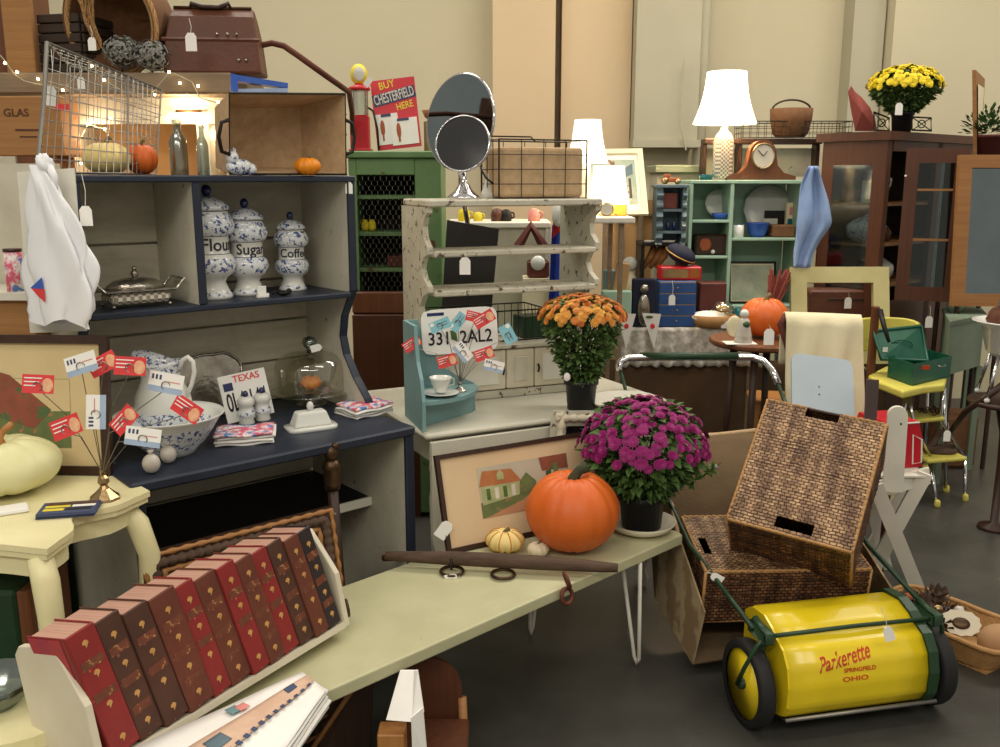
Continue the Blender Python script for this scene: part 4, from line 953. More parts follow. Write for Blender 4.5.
# fuel pump toy
p = V((D(361,150,Yg+.10).x, Yg+.10, zt)); s = (D(361,62,Yg+.1)-D(361,150,Yg+.1)).z
t = T('toy_fuel_pump', 'red toy gas pump with round yellow globe on the green cupboard', 'toy', p)
r = .045
m = MB(); m.cbox(-r*.9, r*.9, -r*.7, r*.7, 0, s*.42, .008); m.build('pump_body', W['red'], t)
m = MB(); m.cbox(-r*1.1, r*1.1, -r*.9, r*.9, 0, .012, .003); m.build('foot', W['red'], t)
m = MB(); m.lathe([(r*.85,s*.42),(r*.85,s*.70)], 20); m.f = [f for f in m.f if len(f) == 4]; m.mi = [0]*len(m.f); m.build('glass_cylinder', W['glass'], t, True)
m = MB()
for k in range(4): a = PI/4+k*PI/2; m.tube([(r*.95*math.cos(a),r*.95*math.sin(a),s*.42),(r*.95*math.cos(a),r*.95*math.sin(a),s*.70)], .003, 5)
m.build('column_rods', W['brass'], t)
m = MB(); m.lathe([(r*1.05,s*.70),(r*1.05,s*.73),(r*.5,s*.76),(r*.35,s*.78),(0,s*.78)], 20); m.build('cap', W['red'], t, True)
m = MB(); m.ball((0,0,s*.88), s*.10, s*.06, s*.12, 18, 12); m.build('globe', W['yellow'], t, True)
m = MB(); m.ball((.004,-s*.055,s*.88), s*.065, s*.008, s*.08, 16, 8); m.build('globe_face', W['china'], t, True)
m = MB(); m.tube([(r*.9,-.01,s*.5),(r*1.4,-.03,s*.46),(r*1.8,-.045,s*.25),(r*1.9,-.05,.005)], .005, 6); m.build('hose', W['iron'], t, True)
price_tag(368,82,Yg+.02, 'little white tag at the top of the toy gas pump', .034, .01, tilt=40)
# cigarette sign
a = G(383,150,zt); Ys = Yg+.08
A0, B0, C0 = D(378,151,Ys), D(422,148,Ys), D(369,82,Ys+.06)
M4 = axes(A0, D(424,147.5,Ys)-D(381,152.5,Ys), C0-A0); w_ = (B0-A0).length; h_ = (C0-A0).length
t = TM('advertising_sign', 'red sign reading BUY CHESTERFIELD HERE on the green cupboard', 'sign', M4)
m = MB(); m.box(0, w_, 0, h_, 0, .006); m.build('sign_board', W['signred'], t)
sk = lambda loc: Matrix.Translation(loc) @ Matrix.Rotation(R(9), 4, 'Z')
m = MB(); m.box(-w_*.49, w_*.49, -h_*.085, h_*.085, 0, .001, sk((w_*.5, h_*.75, .0061))); m.build('dark_band', W['blue'], t)
text('lettering', 'BUY', h_*.15, W['yellow'], t, xf=sk((w_*.36,h_*.92,.0065)), width=w_*.36)
text('lettering', 'CHESTERFIELD', h_*.20, W['dial'], t, xf=sk((w_*.5,h_*.75,.0075)), width=w_*.92)
text('lettering', 'HERE', h_*.14, W['yellow'], t, xf=sk((w_*.72,h_*.60,.0065)), width=w_*.38)
for (x, y, ww, hh) in ((.03,.07,.50,.44),(.36,.04,.60,.38)):
    z0 = .0062 if x < .1 else .0085
    m = MB(); m.box(w_*x, w_*(x+ww), h_*y, h_*(y+hh), z0, z0+.002); m.build('printed_pack', W['paper'], t)
    m = MB(); m.box(w_*(x+ww*.25), w_*(x+ww*.7), h_*(y+hh*.9), h_*(y+hh), z0+.002, z0+.003); m.build('printed_stamp', W['blue'], t)
    m = MB(); m.ball((w_*(x+ww*.28), h_*(y+hh*.55), z0+.002), w_*.055, h_*.12, .0012, 12, 5); m.build('printed_figure', W['terracotta'], t)
    m = MB(); m.box(w_*(x+ww*.24), w_*(x+ww*.32), h_*(y+hh*.12), h_*(y+hh*.3), z0+.002, z0+.003); m.build('printed_figure', W['terracotta'], t)
# wire rack with things right of the sign, under the round mirror
x0, x1 = D(423,100,Yg+.1).x, D(441,100,Yg+.1).x
t = T('striped_box', 'cream box with woven stripes right of the red sign on the cupboard', 'box', V(((x0+x1)/2,Yg+.2,zt)))
m = MB(); m.cbox(x0, x1+.03, Yg+.12, Yg+.28, zt, D(430,121,Yg+.12).z, .004); m.build('box_body', W['ticking'], t, world=True)
c = V(((x0+x1)/2+.02,Yg+.2,D(430,121,Yg+.12).z)); t = T('brown_bowl', 'brown wooden bowl on the striped box beside the red sign', 'bowl', c)
m = MB(); m.lathe([(.03,0),(.06,.02),(.075,.05),(.07,.05),(.05,.02),(0,.01)], 20); m.build('bowl_body', W['oak'], t, True)
# ================================================================== white drop-leaf table
DF = Frame(-.24, 2.89, 27.0); TL = 1.0; TD = .70; ZW = .75
dt = T('drop_leaf_table', 'white painted drop leaf table with its front leaf hanging down', 'table', DF.o, DF.a)
m = MB(); m.cbox(0, TL, 0, TD, ZW-.022, ZW, .008); m.build('table_top', W['tablewhite'], dt)
m = MB()
pr = [(.012,ZW-.026),(TL-.012,ZW-.026),(TL-.012,.40)]+[(TL-.02-.16*(1-math.cos(k*PI/16)), .40-.14*math.sin(k*PI/16)) for k in range(1,9)]+[(.012+.14*(1-math.sin(k*PI/16)), .26+.14*(1-math.cos(k*PI/16))) for k in range(0,9)]
m.prism(pr, -.022, -.004, 'y'); m.build('hanging_leaf', W['tablewhite'], dt)
m = MB(); m.box(.05, TL-.05, .06, TD-.06, ZW-.12, ZW-.0225); m.build('apron', W['tablewhite'], dt)
for x in (.07, TL-.07):
    for y in (.08, TD-.08): m = MB(); m.lathe([(.022,ZW-.121),(.024,.60),(.016,.56),(.026,.50),(.02,.3),(.026,.12),(.014,.08),(.026,.04),(.018,0)][::-1], 14, rotm(loc=(x,y,0))); m.build('leg', W['white'], dt, True)
# white hutch shelf standing on it
HF = Frame(-.255, 3.29, 23); HW = .69; HD = .30; z0 = ZW+.001
zs = [D(515,203,3.45).z, HF.at(515,0,1.3).z]
hz_ = [1.465, 1.305, 1.165]; zb = .955
hu = T('hutch_shelf', 'chippy white open hutch shelf with panelled base on the white table', 'shelf', HF.pt(0,0,z0), HF.a)
def L(z): return z-z0
prf = [(.02,0),(.0,0),(0,L(.96)),(.04,L(1.00)),(.085,L(1.05)),(.10,L(1.10)),(.06,L(1.14)),(.0,L(1.16)),(.0,L(1.18)),(.05,L(1.205)),(.075,L(1.24)),(.05,L(1.28)),(.0,L(1.295)),(.0,L(1.32)),(.04,L(1.35)),(.05,L(1.39)),(.03,L(1.42)),(.0,L(1.44)),(0,L(1.458)),(HD,L(1.458)),(HD,0)]
m = MB(); m.prism(prf, 0, .02, 'x'); m.build('side_panel', W['chippy'], hu)
m = MB(); m.prism(prf, HW-.02, HW, 'x'); m.build('side_panel', W['chippy'], hu)
m = MB(); m.cbox(-.0, HW, -.015, HD-.02, L(1.459), L(1.459)+.025, .005); m.build('top_board', W['chippy'], hu)
for z in hz_[1:]: m = MB(); m.cbox(.021, HW-.021, -.012, HD-.12, L(z)-.022, L(z), .005); m.build('shelf', W['chippy'], hu)
m = MB(); m.cbox(.021, HW-.021, -.01, HD-.02, L(zb)-.018, L(zb), .004); m.build('base_top', W['chippy'], hu)
m = MB(); m.box(.021, HW-.021, HD-.018, HD-.002, 0, L(zb)); m.build('base_back', W['grime'], hu)
m = MB(); m.cbox(.021, HW-.021, -.0, .014, 0, .03, .003); m.build('base_rail', W['chippy'], hu)
for a, b in ((.025,.30),(.42,.665)):
    m = MB(); m.cbox(a, b, -.004, .012, .034, L(zb)-.022, .004); d = m.build('door', W['rackwhite'], hu)
    m = MB(); m.cbox(a+.03, b-.03, -.008, -.005, .055, L(zb)-.045, .002); m.build('door_panel', W['linen'] if False else W['white'], d)
    m = MB(); m.tube([(a+.012 if a > .3 else b-.012, -.006, .09),(a+.012 if a > .3 else b-.012, -.014, .105),(a+.012 if a > .3 else b-.012, -.006, .12)], .004, 6); m.build('latch', W['iron'], d)
m = MB(); m.cbox(.304, .416, -.004, .012, .034, L(zb)-.022, .004); m.build('centre_stile', W['rackwhite'], hu)
m = MB(); m.cbox(.335, .385, -.009, -.0045, .06, L(zb)-.05, .003); m.build('slot_panel', W['grime'], hu)
# on top of the hutch
zt2 = 1.459+.025+.0005
p = HF.at(464,.10,zt2); t = T('vanity_mirror', 'black faced round vanity mirror on a chrome foot atop the hutch', 'mirror', p, R(-8))
m = MB(); m.lathe([(.062,0),(.06,.008),(.045,.02),(.03,.034),(.022,.05),(.014,.058),(.010,.075),(.008,.10)], 24); m.build('foot', W['chrome'], t, True)
cM = rotm(78,0,-6,(0,-.015,.195)); 
m = MB(); m.lathe([(.098,-.008),(.102,0),(.098,.008)], 40, cM); m.f = [f for f in m.f if len(f) == 4]; m.mi = [0]*len(m.f); m.build('rim', W['chrome'], t, True, thick=.005)
m = MB(); m.lathe([(.096,-.004),(.096,.004),(0,.006)], 40, cM); m.build('glass_disc', W['mirrordark'], t, False)
t = T('round_mirror', 'large round chrome mirror behind the small vanity mirror', 'mirror', V((D(460,150,3.75).x,3.75,0)))
c = D(460,122,3.75); r = .180
m = MB(); m.lathe([(r,-.006),(r,.006),(0,.006)], 48, rotm(84,0,-43,c)); m.build('glass_disc', W['mirror'], t, world=True)
m = MB(); m.tube([rotm(84,0,-43,c) @ V((r*1.01*math.cos(k*PI/24), r*1.01*math.sin(k*PI/24), 0)) for k in range(48)], .006, 6, closed=True); m.build('rim', W['chrome'], t, True, world=True)
m = MB(); m.tube([c+V((0,.0,-r)), c+V((0.0,.05,-r-.06)), V((c.x+.03,4.0,1.3)), V((c.x+.03,4.0,.02))], .010, 8); m.lathe([(.12,0),(.11,.015),(.02,.03)], 20, rotm(loc=(c.x+.03,4.0,0))); m.build('stand', W['chrome'], t, True, world=True)
t = T('glass_bell', 'small white glass bell right of the vanity mirror', 'bell', HF.at(489,.18,zt2)); m = MB(); m.lathe([(.035,0),(.03,.02),(.018,.05),(.010,.085),(.004,.095)], 16); m.build('bell', W['china'], t, True)
a, b = HF.at(499,.05,zt2), HF.at(586,.05,zt2); dd = HF.n*.17; hh = .212
t = T('wire_crate', 'wire crate lined with tan burlap on top of the hutch', 'crate', (a+b)/2)
up = V((0,0,hh)); q = [a,b,b+dd,a+dd]
m = MB(); g = [a+V((.02,.02,.004)), b+V((-.01,.02,.004)), b+dd-V((.01,.01,-.004)), a+dd-V((-.01,.01,-.004))]; m.slab(g, V((0,0,hh*.86)))
o = m.build('burlap_liner', W['burlap'], t, world=True); bv = o.modifiers.new('b','BEVEL'); bv.width = .012; bv.segments = 2
m = MB()
for k in range(4): 
    n = (4,3)[k%2]; wire_quad(m, q[k], q[(k+1)%4], q[(k+1)%4]+up, q[k]+up, n, 4, .0016, .0035)
m.build('wire_mesh', W['darkwire'], t, world=True)
m = MB(); m.tube([a+dd*.3+up*.25, a+dd*.3-HF.e*.03+up*.35, a+dd*.5-HF.e*.035+up*.5, a+dd*.7-HF.e*.03+up*.62, a+dd*.7+up*.7], .004, 6); m.build('handle', W['darkwire'], t, True, world=True)
m = MB(); m.tube([a+dd*.9+up, a+dd*.9+up*1.08, a.lerp(b,.55)+dd*.9+up*1.08, a.lerp(b,.6)+dd*.9+up], .003, 5); m.build('bail_handle', W['darkwire'], t, world=True)
# ---- in the hutch
a = HF.at(436,.20,zb+.0); 
t = T('chalkboard', 'dark grey chalkboard leaning inside the white hutch behind its shelves', 'board', HF.pt(.03,HD+.02,.76))
q = [D(438,370,3.74), D(486,370,3.80), D(499,229,3.90), D(447,220,3.83)]
m = MB(); m.slab(q, V((0,.012,0))); m.build('board_panel', W['board'], t, world=True)
price_tag(465,266,3.26, 'white price tag hanging on the middle shelf of the white hutch', .05, .02)
# black wire basket on base top
a, b = HF.at(432,.05,zb+.001), HF.at(546,.05,zb+.001); dd = HF.n*.20
t = T('black_wire_rack', 'black wire rack basket on the base of the white hutch', 'basket', (a+b)/2); m = MB(); up = V((0,0,.115))
lo = V((0,0,.03))
for (p, q2, n) in ((a,b,16),(a+dd,b+dd,16),(a,a+dd,6),(b,b+dd,6)): 
    for k in range(n+1): s_ = p.lerp(q2,k/n); m.tube([s_, s_+up], .0013, 4)
for zz_ in (V((0,0,.002)), up): m.tube([a+zz_, b+zz_, b+dd+zz_, a+dd+zz_], .003, 5, closed=True)
m.build('wire_mesh', W['iron'], t, world=True)
# dark green box and brown cloth
p = HF.at(545,-.06,ZW); a = D(516,352,3.34); 
t = T('dark_green_box', 'dark green box sitting on the hutch base behind the orange mum', 'box', HF.at(535,.08,zb+.0015), HF.a)
m = MB(); m.cbox(-.05,.13,.0,.10,0,.082,.004); m.build('box_body', W['swgreen'], t)
# license plate 331
a = D(424,353,3.14); 
t = TM('license_plate', 'white license plate with green emblem leaning on the hutch base', 'license plate', axes(D(423,356,3.12), D(497,350,3.20)-D(423,356,3.12), V((0,.10,.99))))
w_, h_ = .27, .155
m = MB(); m.prism(outline(w_,h_,8,40), 0, .002, 'z'); m.build('plate', W['paper'], t)
text('lettering', '331  2AL2', .062, W['inkdark'], t, xf=rotm(loc=(w_*.5,h_*.34,.0028)), width=w_*.84)
m = MB(); m.prism([(w_*.38,.05),(w_*.46,.04),(w_*.45,.07),(w_*.48,.09),(w_*.41,.12),(w_*.42,.08),(w_*.37,.08)], .002, .003, 'z'); m.build('emblem', W['leaf'], t)
m = MB(); m.box(w_*.08, w_*.30, h_*.86, h_*.93, .002, .003); m.build('sticker', W['blue'], t)
# ---- aqua corner shelf
p = D(411,424,2.99)
CS = Frame(-.262, 2.945, 20)
t = T('corner_shelf', 'pale aqua painted corner shelf standing on the white table edge', 'shelf', V((-.262,2.945,ZW+.0005)), R(20))
prs = [(0,0),(0,.06),(-.0,.10),(0,.15),(.0,.18),(.05,.24),(.07,.32),(.075,.335),(.10,.335)]
m = MB(); m.prism([(-.03,0),(-.035,.10),(-.01,.17),(.03,.22),(.05,.30),(.055,.335),(.20,.335),(.20,0)], 0, .012, 'x'); m.build('side_board', W['tealshelf'], t)
m = MB(); m.prism([(.012,.0),(.012,.335),(.05,.335),(.075,.26),(.13,.17),(.19,.13),(.25,.10),(.255,.0)], .188, .20, 'y'); m.build('back_board', W['tealshelf'], t)
m = MB(); m.prism([(.0125,-.025)]+[(.0125+.24*math.sin(k*PI/20), .187-.212*math.cos(k*PI/20)) for k in range(0,11)]+[(.0125,.187)], .085, .098, 'z'); m.build('shelf', W['tealshelf'], t)
m = MB(); m.prism([(.02,.03),(.24,.17),(.235,.18),(.015,.045)], 0, .084, 'z'); m.build('brace', W['tealshelf'], t)
zc = ZW+.0995
p = D(438,396,2.98); q = CS.pt(.085,.045,zc)
t = T('teacup', 'white china teacup on a saucer on the aqua corner shelf', 'cup', q+V((0,0,.0125)), R(30))
m = MB(); m.lathe([(.018,0),(.02,.004),(.018,.008),(.030,.026),(.036,.044),(.038,.05),(.035,.05),(.028,.03),(0,.012)], 24); m.build('cup_bowl', W['china'], t, True)
m = MB(); m.tube([(.034,0,.042),(.05,0,.04),(.05,0,.02),(.028,0,.018)], .003, 6); m.build('handle', W['china'], t, True)
t = T('saucer', 'white china saucer beneath the teacup', 'saucer', q); m = MB(); m.lathe([(.025,0),(.05,.008),(.062,.012),(.06,.0125),(.03,.006),(0,.005)], 28); m.build('plate', W['china'], t, True)
bs = CS.pt(.165,.085,zc)
holder('card_holder', 'silver footed wire card holder on the aqua corner shelf', bs, .62, [
 (412,344,3.00,'r','red card at the left edge of the aqua corner shelf',35,.062,.036),
 (440,325,3.04,'t','aqua card tilted before the license plate',22,.07,.036),
 (458,322,3.05,'t','upper aqua card touching the red ones',50,.066,.036),
 (475,317,3.06,'r','red card behind the topmost red one over the license plate',-15,.06,.034),
 (484,319,3.02,'r','topmost red card over the right end of the plate',30,.072,.04),
 (508,334,3.04,'t','aqua card standing farthest right over the license plate',-62,.066,.042),
 (447,361,2.99,'r','red card above the teacup',18,.064,.038),
 (463,352,3.01,'w','pale card tilting down at the middle of the silver holder',-52,.066,.04),
 (484,354,3.0,'r','red card above the right side of the aqua shelf',20,.064,.038),
 (494,366,2.99,'w','lowest pale card right of the silver card holder',-14,.066,.036)], 'silver')
# ---- orange mum
pp = G(582,412,ZW); pot_mum('potted_mum', 'orange chrysanthemum in a black nursery pot on the white table', pp+V((0,.05,0)), .062, .11, .150, .325, .085, 'orangep', 'leaf', 96, .0155, seed=5, skirt=.75)
t = T('floral_card', 'small white flower card tucked at the orange mum pot', 'card', D(567,377,3.15)); m = MB(); m.ball((0,0,0), .012,.006,.015); m.build('petals', W['paper'], t)
# ---- carved white frame leaning on the leaf
a = D(545,449,2.93); b = D(652,440,3.22); 
ex = (D(652,418,3.22)-D(545,418,2.93)).normalized()
t = frame_pic('carved_white_frame', 'ornate white carved mirror frame standing between the table leaf and mum', 'frame', axes(V((.145,2.995,.4205)), ex, V((-.04,.06,.99))), .40, .375, .05, W['chippy'], .025)
m = MB(); m.box(.055,.345,.055,.32,.0,.012); m.build('dark_glass', W['mirrordark'], t)
m = MB(); pts_ = [V((.024,.024,.028)).lerp(V((.376,.024,.028)),k/30) for k in range(30)]+[V((.376,.024,.028)).lerp(V((.376,.351,.028)),k/28) for k in range(28)]+[V((.376,.351,.028)).lerp(V((.024,.351,.028)),k/30) for k in range(30)]+[V((.024,.351,.028)).lerp(V((.024,.024,.028)),k/28) for k in range(28)]; m.tube(pts_, [.013*(1+.25*math.sin(k*1.9)) for k in range(len(pts_))], 8, closed=True); m.build('carved_border', W['rackwhite'], t, True)
for (x, y) in ((.02,.355),(.38,.355)): m = MB(); m.ball((x,y,.026), .024,.018,.010, fn=lambda a,p: 1+.2*math.cos(5*a)); m.build('corner_ornament', W['rackwhite'], t, True)
m = MB(); m.prism([(.055,.05),(.345,.05),(.345,.062),(.055,.062)], .012, .018, 'z'); m.build('liner', W['bluegrey'], t)
# round doily-like white carved plate behind the mum
p = D(632,392,3.30); t = T('scalloped_white_tray', 'white scalloped tray on the table behind the magenta mum', 'tray', V((p.x-.03,p.y,ZW+.0)), R(20))
m = MB(); m.lathe([(.09,0),(.13,.012),(.14,.022),(.132,.02),(.09,.008),(0,.006)], 40, fn=lambda a,z: 1+.04*math.cos(16*a) if z > .01 else 1); m.build('tray_dish', W['white'], t, True)
# seen through the hutch: white dresser with toys, flag
Yd = 4.75
xa, xb = D(446,230,Yd).x, D(551,230,Yd).x; zz0 = D(500,222,Yd).z
t = T('white_dresser', 'white cabinet with toys on top seen through the open hutch', 'cabinet', V(((xa+xb)/2,Yd,0)))
m = MB(); m.cbox(xa, xb, Yd-.02, Yd+.38, zz0-.03, zz0, .005); m.build('top_board', W['white'], t, world=True)
m = MB(); m.box(xa+.01, xb-.03, Yd, Yd+.36, 0, zz0-.031); m.build('cabinet_body', W['grime'], t, world=True)
m = MB(); m.box(xb-.029, xb, Yd-.01, Yd+.36, 0, zz0-.031); m.build('corner_post', W['white'], t, world=True)
for px, col, lb, s in ((464,'yellowp','yellow toy on the white cabinet seen through the hutch',.03),(478,'yellow','small pale toy right of the yellow one seen through the hutch',.022),(497,'brown','brown toy figure standing on the white cabinet',.03),(506,'iron','black and yellow toy on the white cabinet',.028),(534,'pink','pink cup on the white cabinet seen through the hutch',.03)):
    t = T('small_toy', lb, 'toy', V((D(px,215,Yd+.1).x,Yd+.1,zz0))); m = MB(); m.lathe([(s,0),(s*1.1,s),(s*.8,s*1.9),(s*.4,s*2.1),(0,s*2.2)], 12); m.build('toy_body', W[col], t, True)
    m = MB(); m.tube([(s,0,s*.5),(s*1.5,0,s*.8),(s*1.4,0,s*1.5),(s*.9,0,s*1.6)], .005, 5); m.build('toy_arm', W[col], t, True)
t = T('red_house_shape', 'red wooden A-shaped ornament seen through the hutch', 'ornament', D(531,247,4.6)); m = MB()
a, b, c = D(518,247,4.6), D(531,226,4.6), D(544,247,4.6)
m.tube([a,b,c], .028, 6); m.build('gable', W['pinkish'], t, world=True)
t = T('toy_train', 'small dark red toy with white face on a shelf seen through the hutch', 'toy', D(538,278,4.6)); m = MB(); p, q = D(527,277,4.6), D(549,256,4.6)
m.cbox(p.x, q.x, 4.55, 4.65, p.z, q.z-.02, .01); m.build('toy_body', W['pinkish'], t, world=True); m = MB(); m.ball(D(538,263,4.53), .036, .02, .036); m.build('white_face', W['china'], t, True, world=True)
m = MB(); m.box(p.x-.02, q.x+.0, 4.52, 4.70, 0, p.z-.001); m.build('toy_ledge', W['linen'], t, world=True)
t = T('draped_flag', 'blue and red cloth hanging behind the hutch right side', 'cloth', D(562,310,4.45)); m = MB()
def fl(u, v): a = D(552+ (1-v)*8*0 + u*14 +(1-v)*0, 0, 4.45); p = D(552+u*15-(0 if v<.4 else 0), 225+v*95, 4.45); return V((p.x+(-.02*v), 4.45+.02*math.sin(u*9), p.z))
m.grid(fl, 14, 8); m.build('blue_cloth', W['flagblue'], t, True, world=True)
m = MB(); m.grid(lambda u, v: D(553+u*14, 208+v*30-u*14, 4.42)+V((0,.01*math.sin(u*8),0)), 8, 4); m.build('red_corner', W['flagred'], t, True, world=True)
m = MB(); m.ball(D(559,214,4.38), .035, .03, .06); m.build('white_figure', W['china'], t, True, world=True)
# ================================================================== lamps by the back wall
Yl = 5.2
def lampd(px, py0, py1, hw0, hw1, y): return
# left lamp (behind wire crate)
t = T('table_lamp', 'table lamp with lit white shade behind the wire crate', 'lamp', D(586,218,4.9)); p = D(586,218,4.9); zt_, zb_ = D(586,120,4.9).z-p.z, D(586,163,4.9).z-p.z
lampshade(t, D(608,150,4.9).x-p.x, D(600,150,4.9).x-p.x, zb_, zt_, .006)
m = MB(); m.lathe([(.06,0),(.05,.02),(.02,.05),(.04,.12),(.02,zb_-.03),(.008,zb_+.04)], 16); m.build('base', W['ceramic'], t, True)
point(p+V((0,0,(zt_+zb_)/2)), 9, (1,.72,.42), .05)
t = T('second_table_lamp', 'lower table lamp with glowing white shade before the leaning picture', 'lamp', D(608,216,4.7)); p = D(608,216,4.7); zt_, zb_ = D(608,166,4.7).z-p.z, D(608,204,4.7).z-p.z
t.name = 'table_lamp'
lampshade(t, .105, .075, zb_, zt_, .006); m = MB(); m.lathe([(.05,0),(.045,.01),(.01,.02),(.01,zb_+.02)], 14); m.build('base', W['brass'], t, True); point(p+V((0,0,(zt_+zb_)/2)), 4, (1,.75,.48), .05)
# picture leaning
a, b, c = D(583,217,5.1), D(642,216,5.1), D(653,152,5.35)
t = frame_pic('framed_print', 'large framed print lit by the lamps, leaning right of the wire crate', 'picture', axes(a, b-a, D(590,152,5.35)-a), (D(648,216,5.1)-a).length, (D(590,152,5.35)-a).length, .03, W['oak'] if False else W['linen'], .02, W['white'])
w_ = (D(648,216,5.1)-a).length; h_ = (D(590,152,5.35)-a).length
m = MB(); m.box(w_*.12, w_*.86, h_*.16, h_*.84, .0095, .011); m.build('image', W['photo'], t)
m = MB(); m.prism([(w_*.52,h_*.5),(w_*.82,h_*.62),(w_*.82,h_*.78),(w_*.68,h_*.70)], .011, .012, 'z'); m.build('painted_roof', W['bluegrey'], t)
for k in range(3): m = MB(); m.box(w_*(.58+k*.08), w_*(.62+k*.08), h_*.25, h_*.55, .011, .012); m.build('painted_column', W['darkwood'], t)
# console table for lamps
t = T('white_console', 'narrow white console table carrying the two left lamps', 'table', V((D(605,216,4.85).x,4.85,0))); z = p.z+CAMH*0
zt_ = D(608,216,4.7).z; xa, xb = D(560,214,4.6).x, D(632,214,4.6).x
m = MB(); m.cbox(xa, xb+.01, 4.55, 5.12, zt_-.03, zt_-.001, .005); m.build('table_top', W['white'], t, world=True)
for x in (xa+.04, xb-.05): 
    for y in (4.6, 5.05): m = MB(); m.box(x-.011, x+.011, y-.011, y+.011, 0, zt_-.031); m.build('leg', W['plank'], t, world=True)
p = D(621,214,4.68); t = T('orange_box', 'orange glowing box on the console beside the lower lamp', 'box', V((p.x,4.72,zt_)))
m = MB(); m.cbox(-.035,.03,-.03,.03,0,.13,.004); m.build('box_body', W['orangep'], t)
t = T('round_alarm_clock', 'small round clock on the console left of the orange box', 'clock', V((D(606,214,4.62).x,4.60,zt_)))
m = MB(); m.lathe([(.035,-.015),(.035,.015),(0,.015)], 20, rotm(90,0,0,(0,0,.036))); m.build('clock_case', W['brass'], t, True); m = MB(); m.lathe([(.028,.016),(0,.0165)], 20, rotm(90,0,0,(0,0,.036))); m.build('dial', W['dial'], t)
# brown screen panel behind at left of grey shelf
t = T('panelled_screen', 'tan panelled screen standing behind the console and the blue grey shelf', 'screen', V((D(640,300,5.75).x,5.75,0)))
xa, xb = D(604,240,5.75).x, D(662,240,5.75).x; z1 = D(620,200,5.75).z
m = MB(); m.box(xa, xb, 5.75, 5.77, 0, z1); m.build('panel', W['cardboard'], t, world=True)
for px in (605,622,640,661): x = D(px,240,5.74).x; m = MB(); m.cbox(x-.015, x+.015, 5.73, 5.749, 0, z1, .003); m.build('stile', W['plank'], t, world=True)
m = MB(); m.cbox(xa, xb, 5.728, 5.7285+.02, D(620,216,5.74).z, D(620,213,5.74).z, .002); m.build('rail', W['plank'], t, world=True)
# green painted board/top
xa, xb = D(655,170,5.6).x, D(706,170,5.6).x; z1 = D(680,165,5.6).z; z2 = D(680,173,5.6).z
t = T('green_counter', 'grey green painted counter standing behind the blue grey shelf', 'counter', V(((xa+xb)/2,5.8,0)))
m = MB(); m.cbox(xa, xb, 5.6, 5.95, z2, z1, .006); m.build('counter_top', W['teal'] if False else mk('grey green paint',(140,146,120),(126,132,106)), t, world=True)
m = MB(); m.box(xa+.02, xb, 5.63, 5.93, 0, z2-.001); m.build('cabinet_body', W['wallgrey'], t, world=True)
# big lamp
Yq = 5.35
p = D(722,178,Yq); t = T('table_lamp', 'large table lamp with cut glass base and lit bell shade', 'lamp', p)
z1, z0 = D(722,72,Yq).z-p.z, D(722,124,Yq).z-p.z
lampshade(t, D(756,120,Yq).x-p.x, D(746,80,Yq).x-p.x, z0, z1, .014)
m = MB(); r = (D(731,150,Yq).x-p.x)*1.3; m.lathe([(r*.9,0),(r,.01),(r,.20),(r*.8,.235),(r*.35,.262),(r*.35,.275),(.006,.28),(.006,z0+.03)], 24); m.build('base', W['cutglass'], t, True)
point(p+V((0,0,(z0+z1)/2)), 16, (1,.78,.52), .06)
# ================================================================== teal cabinet
YT = 5.25; ZLt = .7702
def tx(px): return D(px,190,YT).x
def tz(py): return D(745,py,YT).z
t = T('teal_bookcase', 'pale teal open bookcase with five compartments', 'bookcase', V((tx(745),YT,0)))
zT = tz(180); zB = tz(305)
x0, x1, xm = tx(690), tx(806), tx(731)
m = MB(); m.cbox(x0, x1, YT-.0, YT+.32, zT-.02, zT, .003); m.build('top_board', W['teal'], t, world=True)
for x in (x0, xm, x1-.02): m = MB(); m.cbox(x, x+.02, YT+.002, YT+.30, zB, zT-.021, .003); m.build('upright', W['teal'], t, world=True)
m = MB(); m.box(x0+.021, x1-.021, YT+.30, YT+.315, zB, zT-.021); m.build('back_board', W['teal'], t, world=True)
for a, b, py in ((x0+.021,xm-.001,220),(x0+.021,xm-.001,256),(xm+.021,x1-.021,238)):
    m = MB(); z = tz(py); m.cbox(a, b, YT+.003, YT+.299, z-.015, z, .002); m.build('shelf', W['teal'], t, world=True)
m = MB(); m.cbox(x0, x1, YT-.0, YT+.32, zB-.02, zB-.001, .003); m.build('bottom_board', W['teal'], t, world=True)
m = MB(); m.box(x0+.01, 1.43, YT+.01, YT+.30, ZLt, zB-.0205); m.build('plinth', W['teal'], t, world=True)
for y in (YT+.02, YT+.27): m = MB(); m.box(x1-.03, x1-.005, y, y+.025, 0, zB-.0205); m.build('leg', W['teal'], t, world=True)
def put(name, lb, cat, px, y, z): return T(name, lb, cat, V((D(px, 200, y).x if False else (px-500)/FPX*(y*cT-(z-CAMH)*sT), y, z)))
yb = YT+.10
